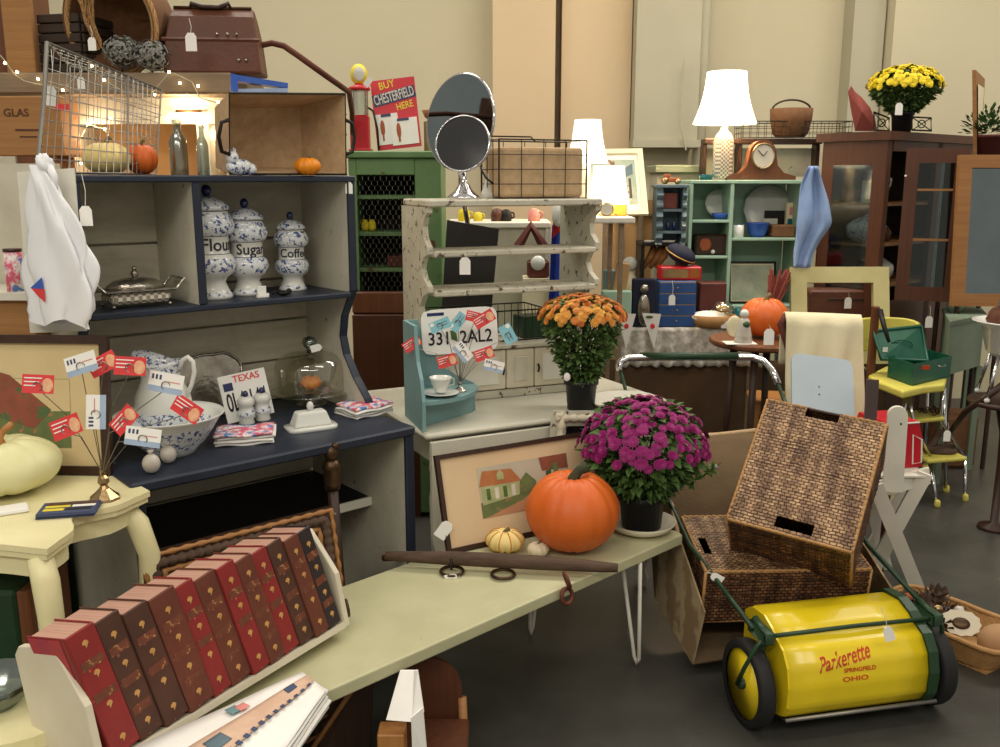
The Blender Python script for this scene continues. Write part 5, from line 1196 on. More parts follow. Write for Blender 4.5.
# lower-left tins etc.
def plate(px, y, z, r, lb, m_='china', w2='chinablue', tilt=72):
    t = put('plate', lb, 'plate', px, y, z); X = rotm(tilt,0,0,(0,0,r*math.sin(R(tilt))+.002))
    m = MB(); m.lathe([(r*.55,-.004),(r,.006),(r*1.0,.009),(r*.58,.001),(0,.0)], 28, X, fn=lambda a,zz: 1+.02*math.cos(12*a)); m.mi = [1 if k < 28*2 and k >= 28 else 0 for k in range(len(m.f))]; m.build('dish', [W[m_],W[w2]], t, True)
plate(719, YT+.20, tz(220)+.001, .085, 'patterned plate standing in the upper left teal compartment')
plate(768, YT+.24, tz(238)+.001, .15, 'large white oval platter standing in the upper right teal compartment', 'china', 'china')
t = put('blue_bowl', 'small blue bowl in the upper left teal compartment', 'bowl', 720, YT+.08, tz(220)+.0005); m = MB(); m.lathe([(.03,0),(.045,.02),(.05,.035),(.046,.035),(0,.01)], 20); m.build('bowl_body', W['bluebowl'], t, True)
t = put('dark_red_tin', 'dark box with a red flower in the middle left teal compartment', 'box', 709, YT+.09, tz(256)+.0005); m = MB(); m.cbox(-.09,.10,-.04,.06,0,.115,.01); m.build('tin_body', W['darkwood'], t)
m = MB(); m.ball((-.035,-.042,.06), .035,.006,.035, fn=lambda a,p: 1+.1*math.cos(5*a)); m.build('painted_flower', W['terracotta'], t, True); m = MB(); m.ball((.012,-.042,.02), .012,.01,.012); m.build('white_knob', W['china'], t, True)
t = put('white_mug', 'white and blue mug at the left of the upper right teal compartment', 'mug', 738, YT+.05, tz(238)+.0005); m = MB(); m.lathe([(.028,0),(.03,.005),(.03,.07),(.027,.07),(0,.01)], 18); m.mi = [1 if m.v[f[0]][2] > .05 else 0 for f in m.f]; m.build('mug_body', [W['china'],W['bluebowl']], t, True)
t = put('blue_mixing_bowl', 'bright blue mixing bowl in the upper right teal compartment', 'bowl', 757, YT+.09, tz(238)+.0005); m = MB(); m.lathe([(.035,0),(.05,.02),(.065,.075),(.068,.08),(.062,.078),(0,.012)], 26); m.build('bowl_body', W['bluebowl'], t, True)
t = put('woven_basket', 'square brown basket right of the bright blue bowl', 'basket', 781, YT+.09, tz(238)+.0005); m = MB(); m.cbox(-.065,.065,-.05,.05,0,.07,.008); m.build('basket_body', W['basketbrown'], t)
t = put('black_toaster', 'black and white framed photo before the oval platter', 'picture', 771, YT+.19, tz(238)+.0005); t.name = 'small_picture'
m = MB(); m.box(-.045,.075,-.006,.006,.005,.145); m.build('frame', W['iron'], t); m = MB(); m.box(-.055,.03,-.009,-.0065,.03,.10); m.build('image', W['dial'], t)
t = put('printed_carton', 'cream carton with an orange and teal picture at the right of the platter', 'box', 792, YT+.17, tz(238)+.001); m = MB(); m.cbox(-.045,.045,-.02,.02,0,.19,.002); m.build('carton_body', W['linen'], t)
m = MB(); m.box(-.038,.038,-.0225,-.021,.055,.10); m.build('printed_panel', W['tealglass'], t); m = MB(); m.box(-.038,.038,-.0225,-.021,.015,.05); m.build('printed_panel', W['orangep'], t); m = MB(); m.box(-.03,.03,-.0225,-.021,.12,.165); m.build('printed_panel', W['pink'], t)
# framed map in lower right
a = V((tx(741),YT-.02,zB+.0)); a = D(740,306,YT+.02); b = D(790,306,YT+.02); h_ = D(740,263,YT+.1).z-a.z
t = frame_pic('framed_chart', 'black framed chart of pale figures in the lower teal compartment', 'picture', axes(V((xm+.03,YT+.06,zB+.001)), (1,0,0), (0,.16,.98)), .27, .24, .012, W['iron'], .012, W['linen'])
m = MB(); m.box(.02,.25,.02,.22,.006,.0075); m.build('image', W['photo'], t)
# things on top of teal cabinet
t = put('mantel_clock', 'wooden mantel clock with round white dial on the teal bookcase', 'clock', 760, YT+.08, zT+.0005); t.scale = (1.22,1.2,1.3)
s = 1
pr = [(-.155,0),(.155,0),(.155,.015),(.10,.03),(.07,.06),(.062,.10)]+[(.062*math.cos(k*PI/10), .105+.062*math.sin(k*PI/10)) for k in range(1,10)]+[(-.062,.10),(-.07,.06),(-.10,.03),(-.155,.015)]
m = MB(); m.prism(pr, -.03, .03, 'y'); o = m.build('clock_case', W['redwood'], t)
m = MB(); m.lathe([(.05,0),(.05,.006),(0,.006)], 28, rotm(90,0,0,(0,-.0305,.10))); m.build('dial', W['dial'], t)
m = MB(); m.tube([(.051*math.cos(k*PI/14),-.037,.10+.051*math.sin(k*PI/14)) for k in range(28)], .004, 6, closed=True); m.build('bezel', W['brass'], t, True)
for a_, l_ in ((.9,.026),(2.4,.036)): m = MB(); m.tube([(0,-.0385,.10),(l_*math.cos(a_),-.0385,.10+l_*math.sin(a_))], .0016, 4); m.build('hand', W['iron'], t)
t = put('teal_glass_dish', 'low teal glass dish left of the large lamp foot', 'dish', 706, YT+.06, zT+.0005); m = MB(); m.lathe([(.03,0),(.04,.02),(.045,.03),(.04,.03),(0,.01)], 20); m.build('dish_body', W['tealglass'], t, True)
# wooden rack behind lamp and clock
xa, xb = D(702,160,5.5).x, D(818,160,5.5).x; z1 = D(745,139,5.5).z
t = T('dark_plate_rack', 'dark wooden rack standing behind the lamp and mantel clock', 'rack', V(((xa+xb)/2,5.5,zT)))
m = MB(); m.cbox(xa, xb, 5.44, 5.56, z1-.03, z1, .004); m.build('top_rail', W['darkwood'], t, world=True)
for px in (703,738,815): x = D(px,160,5.5).x; m = MB(); m.cbox(x-.012, x+.012, 5.46, 5.54, zT+.001, z1-.031, .003); m.build('post', W['darkwood'], t, world=True)
m = MB(); m.box(xa, xb, 5.545, 5.555, zT+.02, z1-.05); m.build('pale_panel', W['grime'], t, world=True)
# wire tray and basket above
xa, xb = D(742,130,5.45).x, D(850,130,5.45).x; z0 = z1+.001
t = T('wire_tray', 'long shallow wire tray on the dark rack beneath the handled basket', 'tray', V(((xa+xb)/2,5.5,z0)))
m = MB(); q = [V((xa,5.42,z0+.003)), V((xb,5.42,z0+.003)), V((xb,5.62,z0+.003)), V((xa,5.62,z0+.003))]; up = V((0,0,.09))
for k in range(4): wire_quad(m, q[k], q[(k+1)%4], q[(k+1)%4]+up, q[k]+up, 14 if k % 2 == 0 else 4, 3, .0016, .003)
m.build('wire_mesh', W['darkwire'], t, world=True)
t = T('gathering_basket', 'small brown gathering basket with arched handle in the wire tray', 'basket', V((D(790,135,5.52).x,5.52,z0+.007)))
m = MB(); m.lathe([(.075,0),(.10,.02),(.115,.10),(.118,.16),(.112,.16),(.09,.02),(0,.01)], 26, fn=lambda a,z: 1+.02*math.cos(26*a)*math.cos(z*200)); m.build('basket_bowl', W['basketbrown'], t, True)
m = MB(); m.tube([(.112*math.cos(k*PI/14),0,.15+.06*math.sin(k*PI/14)) for k in range(15)], .006, 6); m.build('handle', W['darkwood'], t, True)
# small blue-grey shelf
YS = 5.15
sx = lambda px: D(px,200,YS).x
sz = lambda py: D(672,py,YS).z
zS0 = sz(245); t = T('blue_grey_shelf', 'small blue grey display shelf with scalloped sides left of the teal bookcase', 'shelf', V((sx(672),YS,zS0)))
def scal(x0, x1, m): 
    pr = []; n = 24; z1_ = sz(188)
    for k in range(n+1): z = zS0+(z1_-zS0)*k/n; pr.append((YS+.012*math.sin(k*PI/2.2), z))
    pr += [(YS+.14, z1_), (YS+.14, zS0)]; m.prism(pr, x0, x1, 'x'); return m
scal(sx(657), sx(657)+.035, MB()).build('side_board', W['bluegrey'], t, world=True); scal(sx(683), sx(687), MB()).build('side_board', W['bluegrey'], t, world=True)
m = MB(); m.cbox(sx(655), sx(689), YS-.01, YS+.145, sz(188)+.001, sz(184.5), .003); m.build('top_board', W['bluegrey'], t, world=True)
for py in (209, 231): m = MB(); m.box(sx(657)+.036, sx(683)-.001, YS+.005, YS+.13, sz(py)-.014, sz(py)); m.build('shelf', W['bluegrey'], t, world=True)
m = MB(); m.box(sx(657)+.036, sx(683)-.001, YS+.13, YS+.14, zS0, sz(188)); m.build('back_board', W['bluegrey'], t, world=True)
m = MB(); x = sx(671); m.cbox(x-.05, x+.04, YS+.02, YS+.10, sz(209)+.0005, sz(209)+.085, .004); tag(m.build('red_book_block', W['pinkish']), 'dark red box on the top compartment of the blue grey shelf', 'box').name = 'dark_red_box'
for px, lb in ((668,'left blue bottle on the small blue grey shelf'),(674,'right blue bottle on the small blue grey shelf')): 
    t = put('blue_bottle', lb, 'bottle', px, YS+.05, sz(231)+.0005); m = MB(); m.lathe([(.012,0),(.012,.035),(.006,.045),(.006,.055),(0,.055)], 12); m.build('bottle_body', W['blue'], t, True)
t = put('toy_tractor', 'small brown toy tractor on top of the blue grey shelf', 'toy', 671, YS+.06, sz(184.5)+.001); m = MB(); m.cbox(-.05,.05,-.015,.015,.012,.035,.004); m.cbox(-.04,-.005,-.012,.012,.035,.055,.003); m.build('tractor_body', W['terracotta'], t)
for x, r in ((-.035,.018),(.035,.014)): m = MB(); m.lathe([(r,-.02),(r,.02)], 14, rotm(90,0,0,(x,0,r))); m.build('wheel', W['brass'], t, True)
# ================================================================== lace covered table
ZL = .77
a, b = G(624,312,ZL), G(735,330,ZL)
LT = T('lace_table', 'long table hidden under a grey lace cloth at the back', 'table', V((1.35,5.2,0)))
xa, xb = G(610,312,ZL).x, 1.45; yf = 5.0
m = MB(); m.box(xa, xb, yf, 5.57, ZL-.035, ZL-.008); m.build('table_top', W['plank'], LT, world=True)
for x in (xa+.06, xb-.06):
    for y in (yf+.06, 5.52): m = MB(); m.box(x-.025,x+.025,y-.025,y+.025,0,ZL-.036); m.build('leg', W['plank'], LT, world=True)
t = T('lace_cloth', 'grey lace tablecloth with scalloped hem draped over the back table', 'tablecloth', V((1.35,yf,ZL)))
m = MB(); m.box(xa-.01, xb+.01, yf-.01, 5.58, ZL-.0075, ZL-.0005); m.build('cloth_top', W['lace'], t, world=True)
m = MB(); zh = .565
def lc(u, v): return V((xa-.01+u*(xb-xa+.02), yf-.012-.018*math.sin(u*60)*v, ZL-.002-v*(ZL-zh+.012*abs(math.sin(u*44)))))
m.grid(lc, 150, 10); m.build('front_drop', W['lace'], t, True, world=True, thick=.003)
# brown cloth covering the lower part
m = MB(); m.grid(lambda u, v: V((xa-.12+u*1.6, yf+.03+.015*math.sin(u*25+v), .0+v*.58)), 60, 8); o = m.build('brown_cover_cloth', W['slate'], None, True, thick=.004); tag(o, 'brown cloth hanging to the floor below the lace tablecloth', 'cloth')
# pennants
for px, lb in ((627,'left white pennant with a red rose on the lace table edge'),(652,'right white pennant with a red rose on the lace table edge')):
    a = D(px-10,313,yf-.05); b = D(px+9,314,yf-.05); c = D(px-1 if px < 640 else px+2,349,yf-.05)
    t = T('pennant', lb, 'pennant', a.lerp(b,.5)); m = MB(); m.add([a,b,c],[(0,1,2)]); m.build('cloth_triangle', W['clothwhite'], t, world=True, thick=.002)
    m = MB(); m.ball(a.lerp(b,.5).lerp(c,.35)+V((0,-.004,0)), .013,.002,.015, 9, 6); m.build('rose_print', W['cardred'], t, world=True)
    m = MB(); m.ball(a.lerp(b,.35).lerp(c,.1)+V((0,-.004,0)), .022,.002,.008, 9, 6); m.build('leaf_print', W['leafdark'], t, world=True)
def box3(name, lb, cat, px0, px1, py0, py1, y, dp, mt, pn='box_body', base=None):
    p, q = D(px0, py1, y), D(px1, py0, y); z = base if base is not None else p.z
    t = T(name, lb, cat, V(((p.x+q.x)/2, y+dp/2, z))); m = MB(); w = (q.x-p.x)/2; m.cbox(-w, w, -dp/2, dp/2, 0, q.z-z, .006); m.build(pn, W[mt], t); return t, w, q.z-z
# seated doll/figure things on the left of the table
t, w, h = box3('blue_picture', 'dark blue box with a silver robed figure at the left of the lace table', 'box', 632, 656, 279, 311, 5.0, .05, 'darknavy', base=ZL)
m = MB(); m.ball((-.0,-.032,h*.36), .035,.014,h*.34, 12, 8); m.build('silver_robe', W['silver'], t, True); m = MB(); m.ball((0,-.036,h*.8), .024,.012,.024); m.build('silver_head', W['silver'], t, True)
t, w, h = box3('blue_drawer_cabinet', 'small bright blue cabinet of four drawers on the lace table', 'cabinet', 658, 697, 281, 311, 5.0, .14, 'bluebox', base=ZL)
for k in range(4): 
    m = MB(); m.cbox(-w+.006, w-.006, -.074, -.0705, .006+k*(h-.01)/4, (k+1)*(h-.01)/4, .001); d = m.build('drawer', W['bluebox'], t); m = MB(); m.ball((0,-.077,(k+.55)*(h-.01)/4), .005); m.build('knob', W['brass'], d, True)
    m = MB(); m.box(-w+.004, w-.004, -.0705, -.0703, (k+1)*(h-.01)/4+.001, (k+1)*(h-.01)/4+.005); m.build('gold_line', W['gold'], t)
price_tag(672,300,4.88, 'white price tag hanging on the blue drawer cabinet', .045, .08)
t, w, h = box3('red_glass_case', 'long red framed glass case lying on the blue drawer cabinet', 'case', 660, 702, 267, 280.5, 5.02, .12, 'red', base=D(660,281,5.0).z+.001)
m = MB(); m.box(-w+.015, w*.35, -.062,-.0605, .015, h-.012); m.build('glass_pane', W['brass'], t); m = MB(); m.box(w*.42, w-.012, -.062,-.0605, .015, h-.012); m.build('glass_pane', W['flcore'], t)
t, w, h = box3('red_patterned_box', 'dark red patterned box right of the blue drawer cabinet', 'box', 699, 727, 283, 305, 5.12, .12, 'pinkish', base=ZL)
# table-top shelf stand with leather item and cap
xa2, xb2 = D(641,245,5.2).x, D(686,245,5.2).x; z1 = D(660,243,5.15).z
t = T('black_stand', 'black shelf stand with white trimmed top behind the blue drawer cabinet', 'stand', V(((xa2+xb2)/2,5.3,ZL)))
m = MB(); m.cbox(xa2, xb2, 5.18, 5.40, z1-.02, z1, .003); m.build('top_board', W['iron'], t, world=True)
for x in (xa2, xb2-.02): m = MB(); m.box(x, x+.02, 5.19, 5.39, ZL+.001, z1-.021); m.build('side_board', W['iron'], t, world=True)
m = MB(); m.tube([V((xa2+.02+k*.012, 5.20+.01*math.sin(k*2), z1+.006)) for k in range(15)], .007, 6); m.build('lace_trim', W['white'], t, True, world=True)
t = T('leather_boots', 'tan leather strap bundle hanging in the black stand', 'strap', D(655,268,5.24)); t.name = 'leather_strap'
m = MB()
for k, px in enumerate((650,657,663)): m.tube([D(px+4,246,5.28), D(px+1,256,5.26), D(px-7,268,5.25)], [.018,.022,.012], 7)
m.build('strap_bundle', W['oak'], t, True, world=True)
p = D(681,254,5.08); t = T('navy_cap', 'dark navy cap with gold braid leaning on the black stand', 'cap', p, rot=(R(15),R(25),0))
m = MB(); m.ball((0,0,0), .085,.07,.048, 20, 12); m.build('crown', W['darknavy'], t, True); m = MB(); m.tube([(.086*math.cos(k*PI/14),.071*math.sin(k*PI/14),-.006) for k in range(28)], .004, 5, closed=True); m.build('gold_braid', W['gold'], t, True)
m = MB(); m.tube([D(686,258,5.08), D(688,285,5.1), D(688,300,5.15)], .006, 5); o = m.build('support_rod', W['iron'], None); tag(o, 'thin dark rod holding up the navy cap', 'rod')
# bulky pale objects at the left end of the table
t = T('cream_doll', 'small seated doll with round white head at the left table end', 'doll', V((D(629,300,5.25).x,5.25,ZL)))
m = MB(); m.lathe([(.09,0),(.07,.12),(.05,.22),(.02,.28),(0,.285)], 14); m.build('dress', W['linen'], t, True); m = MB(); m.ball((0,0,.32), .042); m.build('head', W['china'], t, True)
t, w, h = box3('teal_book', 'pale teal book standing at the left end of the lace table', 'book', 603, 616, 270, 305, 5.1, .05, 'tealshelf', base=ZL)
t, w, h = box3('tan_envelope', 'tan folded envelope leaning on the pale teal book', 'envelope', 607, 622, 262, 300, 5.02, .02, 'cardboard', base=ZL); t.rotation_euler = (0, R(8), 0)
t, w, h = box3('grey_green_box', 'grey green box at the far left of the lace table', 'box', 602, 632, 291, 311, 4.98, .08, 'teal', base=ZL)
t = T('dark_bottle', 'dark green bottle standing before the seated doll', 'bottle', V((D(630,300,5.05).x+.0,5.12,ZL))); m = MB(); m.lathe([(.02,0),(.02,.09),(.008,.12),(.008,.15),(0,.15)], 14); m.build('bottle_body', W['tealglass'], t, True)
# oval basket with white cloth and glass
t = T('oval_basket', 'oval tan basket holding white lace on the lace table', 'basket', V((D(714,315,5.0).x,5.02,ZL)))
m = MB(); m.lathe([(.085,0),(.10,.02),(.115,.065),(.11,.065),(.09,.02),(0,.012)], 28); m.v = [(x*1.1,y*.7,z) for x,y,z in m.v]; m.build('basket_bowl', W['wickertan'], t, True)
t = T('lace_bundle', 'crumpled white lace heaped in the oval basket', 'cloth', V((D(710,308,5.0).x,5.02,ZL+.05)))
m = MB(); m.ball((0,0,.0), .105,.06,.036, 26, 12, fn=lambda a,p: 1+.08*math.sin(7*a+5*p)+.06*math.sin(13*a)); m.build('lace_heap', W['clothwhite'], t, True)
t = T('glass_bowl', 'clear cut glass bowl upside down on the white lace bundle', 'bowl', V((D(723,300,5.02).x,5.03,ZL+.07)), rot=(0,R(10),0)); m = MB(); m.lathe([(.07,0),(.066,.03),(.045,.06),(.02,.07),(0,.07)], 24); m.build('bowl_body', W['glasswarm'], t, True)
m = MB(); m.ball((0,0,.028), .04,.035,.022); m.build('gold_foil', W['gold'], t, True)
m = MB(); x = D(727,318,4.98).x; m.box(x-.035, x+.035, 4.955, 4.96, ZL, ZL+.04); tag(m.build('price_card', W['paper']), 'small blank white card at the front of the lace table', 'card')
# big pumpkin and angel on round table
ZR = .80; pc = G(755,342,ZR)
t = T('round_side_table', 'small round wooden side table with slender legs in front of the lace table', 'table', V((pc.x+.06,4.45,0)))
m = MB(); m.lathe([(.235,ZR-.03),(.25,ZR-.02),(.25,ZR-.006),(.245,ZR)], 40); m.build('table_top', W['redwood'], t)
for k in range(4):
    a = PI/4+k*PI/2+.3; m = MB(); m.tube([(.13*math.cos(a),.13*math.sin(a),ZR-.031),(.15*math.cos(a),.15*math.sin(a),.35),(.18*math.cos(a),.18*math.sin(a),0)], [.02,.016,.012], 8); m.build('leg', W['darkwood'], t, True)
cxr = pc.x+.06
pumpkin('orange_pumpkin', 'large orange pumpkin on the small round wooden table', V(((762-500)/FPX*(4.5*cT+.15),4.48,ZR)), .118, .20, 'pumpkin', 12, .05, 'stem', .25, .12)
t = T('angel_figurine', 'small white angel figurine beside the orange pumpkin', 'figurine', V(((741-500)/FPX*(4.34*cT+.17),4.32,ZR+.0045))); t.scale = (1.25,)*3
m = MB(); m.lathe([(.034,0),(.03,.03),(.022,.07),(.02,.085),(.008,.095)], 14); m.build('robe', W['ceramic'], t, True); m = MB(); m.ball((0,0,.108), .017); m.build('head', W['china'], t, True)
m = MB(); m.ball((-.035,.006,.06), .03,.008,.04); m.build('wing', W['linen'], t, True); m = MB(); m.ball((.004,-.02,.07), .014,.01,.012); m.build('green_garland', W['leafdark'], t, True)
m = MB(); x = (740-500)/FPX*(4.3*cT+.17); m.box(x-.075, x+.07, 4.27, 4.36, ZR+.0005, ZR+.004); tag(m.build('folded_paper', W['paper']), 'white folded paper beneath the angel figurine', 'paper')
# dried leaves, teal glass behind pumpkin
t = T('dried_stalks', 'bundle of dried brown stalks leaning right of the large lamp-side chart', 'dried plant', D(779,300,4.95)); lab(t, 'bundle of dried brown stalks behind the cream frame and orange pumpkin'); m = MB(); rnd = random.Random(5)
for k in range(34): m.tube([D(770+rnd.uniform(-4,4),312,4.9), D(776+rnd.uniform(-8,14),275+rnd.uniform(-6,14),4.95+rnd.uniform(-.05,.05))], [.003,.008], 4)
m.build('stalks', W['leafred'], t, world=True)
for px, py, lb in ((742,296,'left dark teal glass jar behind the orange pumpkin'),(755,297,'right dark teal glass jar behind the orange pumpkin')):
    t = T('teal_glass_jar', lb, 'jar', V((D(px,py,5.08).x,5.1,ZL))); m = MB(); m.lathe([(.035,0),(.045,.02),(.045,.06),(.03,.08),(.03,.09),(0,.09)], 18); m.build('jar_body', W['tealglass'], t, True)
t = T('clear_jar', 'small clear glass jar before the teal jars', 'jar', V((D(742,308,4.99).x,5.0,ZL))); m = MB(); m.lathe([(.022,0),(.024,.005),(.022,.04),(.012,.05),(.015,.06),(0,.062)], 14); m.build('jar_body', W['glassbottle'], t, True)
# blue shirt hanging at the brown cabinet
t = T('blue_shirt', 'pale blue cloth shirt hanging at the left of the brown cabinet', 'shirt', D(807,240,4.92))
def sh(u, v):
    E = ((166,809,817),(182,803,822),(200,800,828),(224,797,832),(240,796,822),(252,794,816),(268,793,811)); py = 166+v*102
    for a_, b_ in zip(E, E[1:]):
        if py <= b_[0]+.01: k = (py-a_[0])/(b_[0]-a_[0]); x0 = a_[1]+(b_[1]-a_[1])*k; x1 = a_[2]+(b_[2]-a_[2])*k; break
    return D(x0+(x1-x0)*u, py, 4.92)+V((0,.018*math.sin(u*11+v*4)+.01*math.sin(v*9),0))
m = MB(); m.grid(sh, 28, 22); m.build('cloth', W['shirt'], t, True, world=True, thick=.004)
# ================================================================== brown glazed cabinet
NC = D(889,131,5.0); zT = NC.z
# left face runs to the left/back, right face to the right/back
BFr = Frame(NC.x, NC.y, 0)
LFe = V((-.975,.22,0)).normalized(); RFe = V((.80,.60,0)).normalized()
LFe = V((-RFe.y,RFe.x,0)); LFe = V((-.80,.60,0)) if False else LFe
bc = T('glazed_cabinet', 'tall brown wooden cabinet with glass panes full of china at right', 'cabinet', V((NC.x,NC.y,0)))
def mixd(px, e): # distance along direction e from the near corner to reach the column px at height 1.4
    u = (px-500)/FPX; o = V((NC.x,NC.y,0)); return (u*(o.y*cT+.15*sT)-o.x)/(e.x-u*e.y*cT)
ang = 50
Le = V((-math.cos(R(ang)), math.sin(R(ang)), 0)); Re = V((math.sin(R(ang)), math.cos(R(ang)), 0))
# the right face is seen foreshortened; find its direction so that a 0.42 m depth reaches px 950
LL = mixd(819, Le); RL = 1.05
zb1 = D(890,300,5.0).z; zlow = zb1-.02
o0 = V((NC.x,NC.y,0))
def cab_panel(m, e, a, b, nrm, z0, z1, th=.025):
    p = o0+e*a; q = o0+e*b; m.slab([p+V((0,0,z0)), q+V((0,0,z0)), q+V((0,0,z1)), p+V((0,0,z1))], nrm*th); return m
nL = Re; nR = Le   # inward normals
m = MB(); ov = -Le*.025-Re*.025; pp = [o0+ov, o0+Re*(RL+.05)-Le*.02, o0+Re*(RL+.05)+Le*(LL+.03), o0+Le*(LL+.03)-Re*.025]
m.hexa([p+V((0,0,zT-.045)) for p in pp]+[p+V((0,0,zT)) for p in pp]); m.build('cornice', W['brown'], bc, world=True)
for a, b, z0, z1, nm in ((0,.075,0,zT-.046,'stile'),(LL-.07,LL,0,zT-.046,'stile'),(.0751,LL-.0701,zT-.17,zT-.046,'rail'),(.0751,LL-.0701,zlow-.05,zlow+.03,'rail')):
    cab_panel(MB(), Le, a, b, nL, z0, z1).build(nm, W['brown'], bc, world=True)
cab_panel(MB(), Le, .0751, LL-.0701, nL*.3, zlow+.031, zT-.171, .03).build('glass_pane', W['glassdark'], bc, world=True)
cab_panel(MB(), Le, .0751, LL-.0701, nL, 0, zlow-.051).build('lower_panel', W['brown'], bc, world=True)
for a, b in ((.026,.05),(.56,.62),(RL-.05,RL)): cab_panel(MB(), Re, a, b, nR, 0, zT-.046).build('stile', W['brown'], bc, world=True)
cab_panel(MB(), Re, .061, RL-.051, nR, zT-.10, zT-.046).build('rail', W['brown'], bc, world=True)
cab_panel(MB(), Re, .051, RL-.051, nR, 0, zlow).build('lower_door', W['brown'], bc, world=True)
cab_panel(MB(), Re, .621, RL-.051, nR*.3, zlow+.001, zT-.101, .02).build('glass_pane', W['glassdark'], bc, world=True)
# back and far side
m = MB(); p = o0+Le*.026+Re*(RL-.015); q = o0+Le*(LL-.026)+Re*(RL-.015); m.slab([p+V((0,0,.02)),q+V((0,0,.02)),q+V((0,0,zT-.046)),p+V((0,0,zT-.046))], Re*.012); m.build('back_board', W['darkwood'], bc, world=True)
m = MB(); p = o0+Le*(LL-.012)+Re*.026; q = o0+Le*(LL-.012)+Re*(RL-.016); m.slab([p+V((0,0,.02)),q+V((0,0,.02)),q+V((0,0,zT-.046)),p+V((0,0,zT-.046))], Le*.012); m.build('side_board', W['darkwood'], bc, world=True)
shz = []
for py in (203, 243, 284):
    z = D(855,py,5.15).z; shz.append(z); p = [o0+Le*.03+Re*.03, o0+Re*(RL-.02)+Le*.03, o0+Re*(RL-.02)+Le*(LL-.03), o0+Le*(LL-.03)+Re*.03]
    m = MB(); m.hexa([k+V((0,0,z-.015)) for k in p]+[k+V((0,0,z)) for k in p]); m.build('shelf', W['oak'], bc, world=True)
def incab(a, r, k, h=0): return o0+Le*a+Re*r+V((0,0,shz[k]+.0005+h))
# open glass door hinged at near corner, swinging to the right
dpx0, dpx1 = 893, 957; d0 = D(894,300,4.975); d1 = D(956,303,4.86)
e = V((d1.x-d0.x, d1.y-d0.y, 0)); DL = e.length; e.normalize(); nn = V((-e.y,e.x,0)); zd0, zd1 = D(925,301,4.92).z, D(925,148,4.92).z
q0 = V((d0.x,d0.y,0)); t = T('door', 'x', 'door', q0); 
del t['label'], t['category']; bpy.data.objects.remove(t)
def dp(a, b, z0, z1, nm, mt, th=.022):
    m = MB(); p = q0+e*a; q = q0+e*b; m.slab([p+V((0,0,z0)), q+V((0,0,z0)), q+V((0,0,z1)), p+V((0,0,z1))], nn*th); return m.build(nm, W[mt], bc, world=True)
door = dp(0, .065, zd0, zd1, 'door', 'brown')
def dq(a, b, z0, z1, nm, mt, th=.022, off=0):
    m = MB(); p = q0+e*a+nn*off; q = q0+e*b+nn*off; m.slab([p+V((0,0,z0)), q+V((0,0,z0)), q+V((0,0,z1)), p+V((0,0,z1))], nn*th); inv = bc.matrix_basis.inverted(); m.v = [tuple(inv @ V(v)) for v in m.v]
    return m.build(nm, W[mt], door)
dq(DL-.065, DL, zd0, zd1, 'door_stile', 'brown'); dq(.0651, DL-.0651, zd1-.075, zd1, 'door_rail', 'brown'); dq(.0651, DL-.0651, zd0, zd0+.075, 'door_rail', 'brown')
dq(.0651, DL-.0651, zd0+.0751, zd1-.0751, 'glass_pane', 'glassdark', .003, .008)
dq(.066, DL-.066, D(925,191,4.92).z, D(925,191,4.92).z+.012, 'muntin', 'oak', .01, .004); dq(.066, DL-.066, D(925,241,4.92).z, D(925,241,4.92).z+.012, 'muntin', 'oak', .01, .004)
m = MB(); m.ball(q0+e*-.0+V((0,-.012,D(890,176,4.95).z)), .006); k_ = MB(); k_.v = [tuple(bc.matrix_basis.inverted() @ V(v)) for v in m.v]; k_.f = m.f; k_.mi = m.mi; k_.build('latch', W['china'], door, True)
# china inside
def jar(a, r, k, s, mt, lb, prof=None, nm='china_bowl', cat='bowl'):
    t = T(nm, lb, cat, incab(a,r,k)); m = MB(); m.lathe(prof or [(.05*s,0),(.09*s,.04*s),(.10*s,.08*s),(.095*s,.08*s),(.05*s,.01*s),(0,.008*s)], 24); m.build('body', W[mt], t, True); return t
jar(.15, .12, 1, .9, 'chinablue', 'large white tureen on the middle shelf behind the left pane', [(.06,0),(.10,.04),(.105,.09),(.09,.11),(.05,.135),(.015,.14),(.015,.155),(0,.158)], 'tureen', 'tureen')
jar(.16, .10, 2, .8, 'china', 'white and blue dish low behind the left pane')
jar(.27, .14, 0, .5, 'terracotta', 'orange pot on the upper shelf behind the left pane', [(.03,0),(.045,.05),(.05,.055),(.05,.07),(0,.07)], 'clay_pot', 'pot')
m = MB(); p = incab(.14,.14,0); t = T('cream_box', 'cream box on the upper shelf behind the left pane', 'box', p, R(ang)); m.cbox(-.06,.06,-.04,.04,0,.12,.004); m.build('box_body', W['linen'], t)
def gl(a, r, k, lb, mt, s, nm, cat, pr=None):
    t = T(nm, lb, cat, incab(a,r,k)); m = MB(); m.lathe([(q*s,h*s) for q,h in (pr or [(.03,0),(.008,.02),(.008,.05),(.04,.09),(.05,.16),(.045,.16),(0,.08)])], 18); m.build('body', W[mt], t, True)
gl(.16,.14,0,'left tall glass vase on the upper shelf behind the open door','glassbottle',1,'glass_vase','vase'); gl(.16,.30,0,'right tall glass vase on the upper shelf behind the open door','glassbottle',.9,'glass_vase','vase')
gl(.15,.15,1,'terracotta pot on the middle shelf behind the open door','terracotta',1,'clay_pot','pot',[(.03,0),(.05,.07),(.055,.075),(.055,.1),(0,.1)]); gl(.15,.32,1,'brown jar right of the terracotta pot behind the open door','basketbrown',1,'brown_jar','jar',[(.03,0),(.04,.05),(.02,.08),(0,.08)])
gl(.15,.26,2,'white ribbed china bowl low behind the open door','china',1.3,'china_bowl','bowl',[(.04,0),(.07,.03),(.075,.06),(.07,.075),(.02,.11),(0,.112)])
price_tag(929,322,4.8, 'white price tag on the lower door of the glazed cabinet', .05, .06)
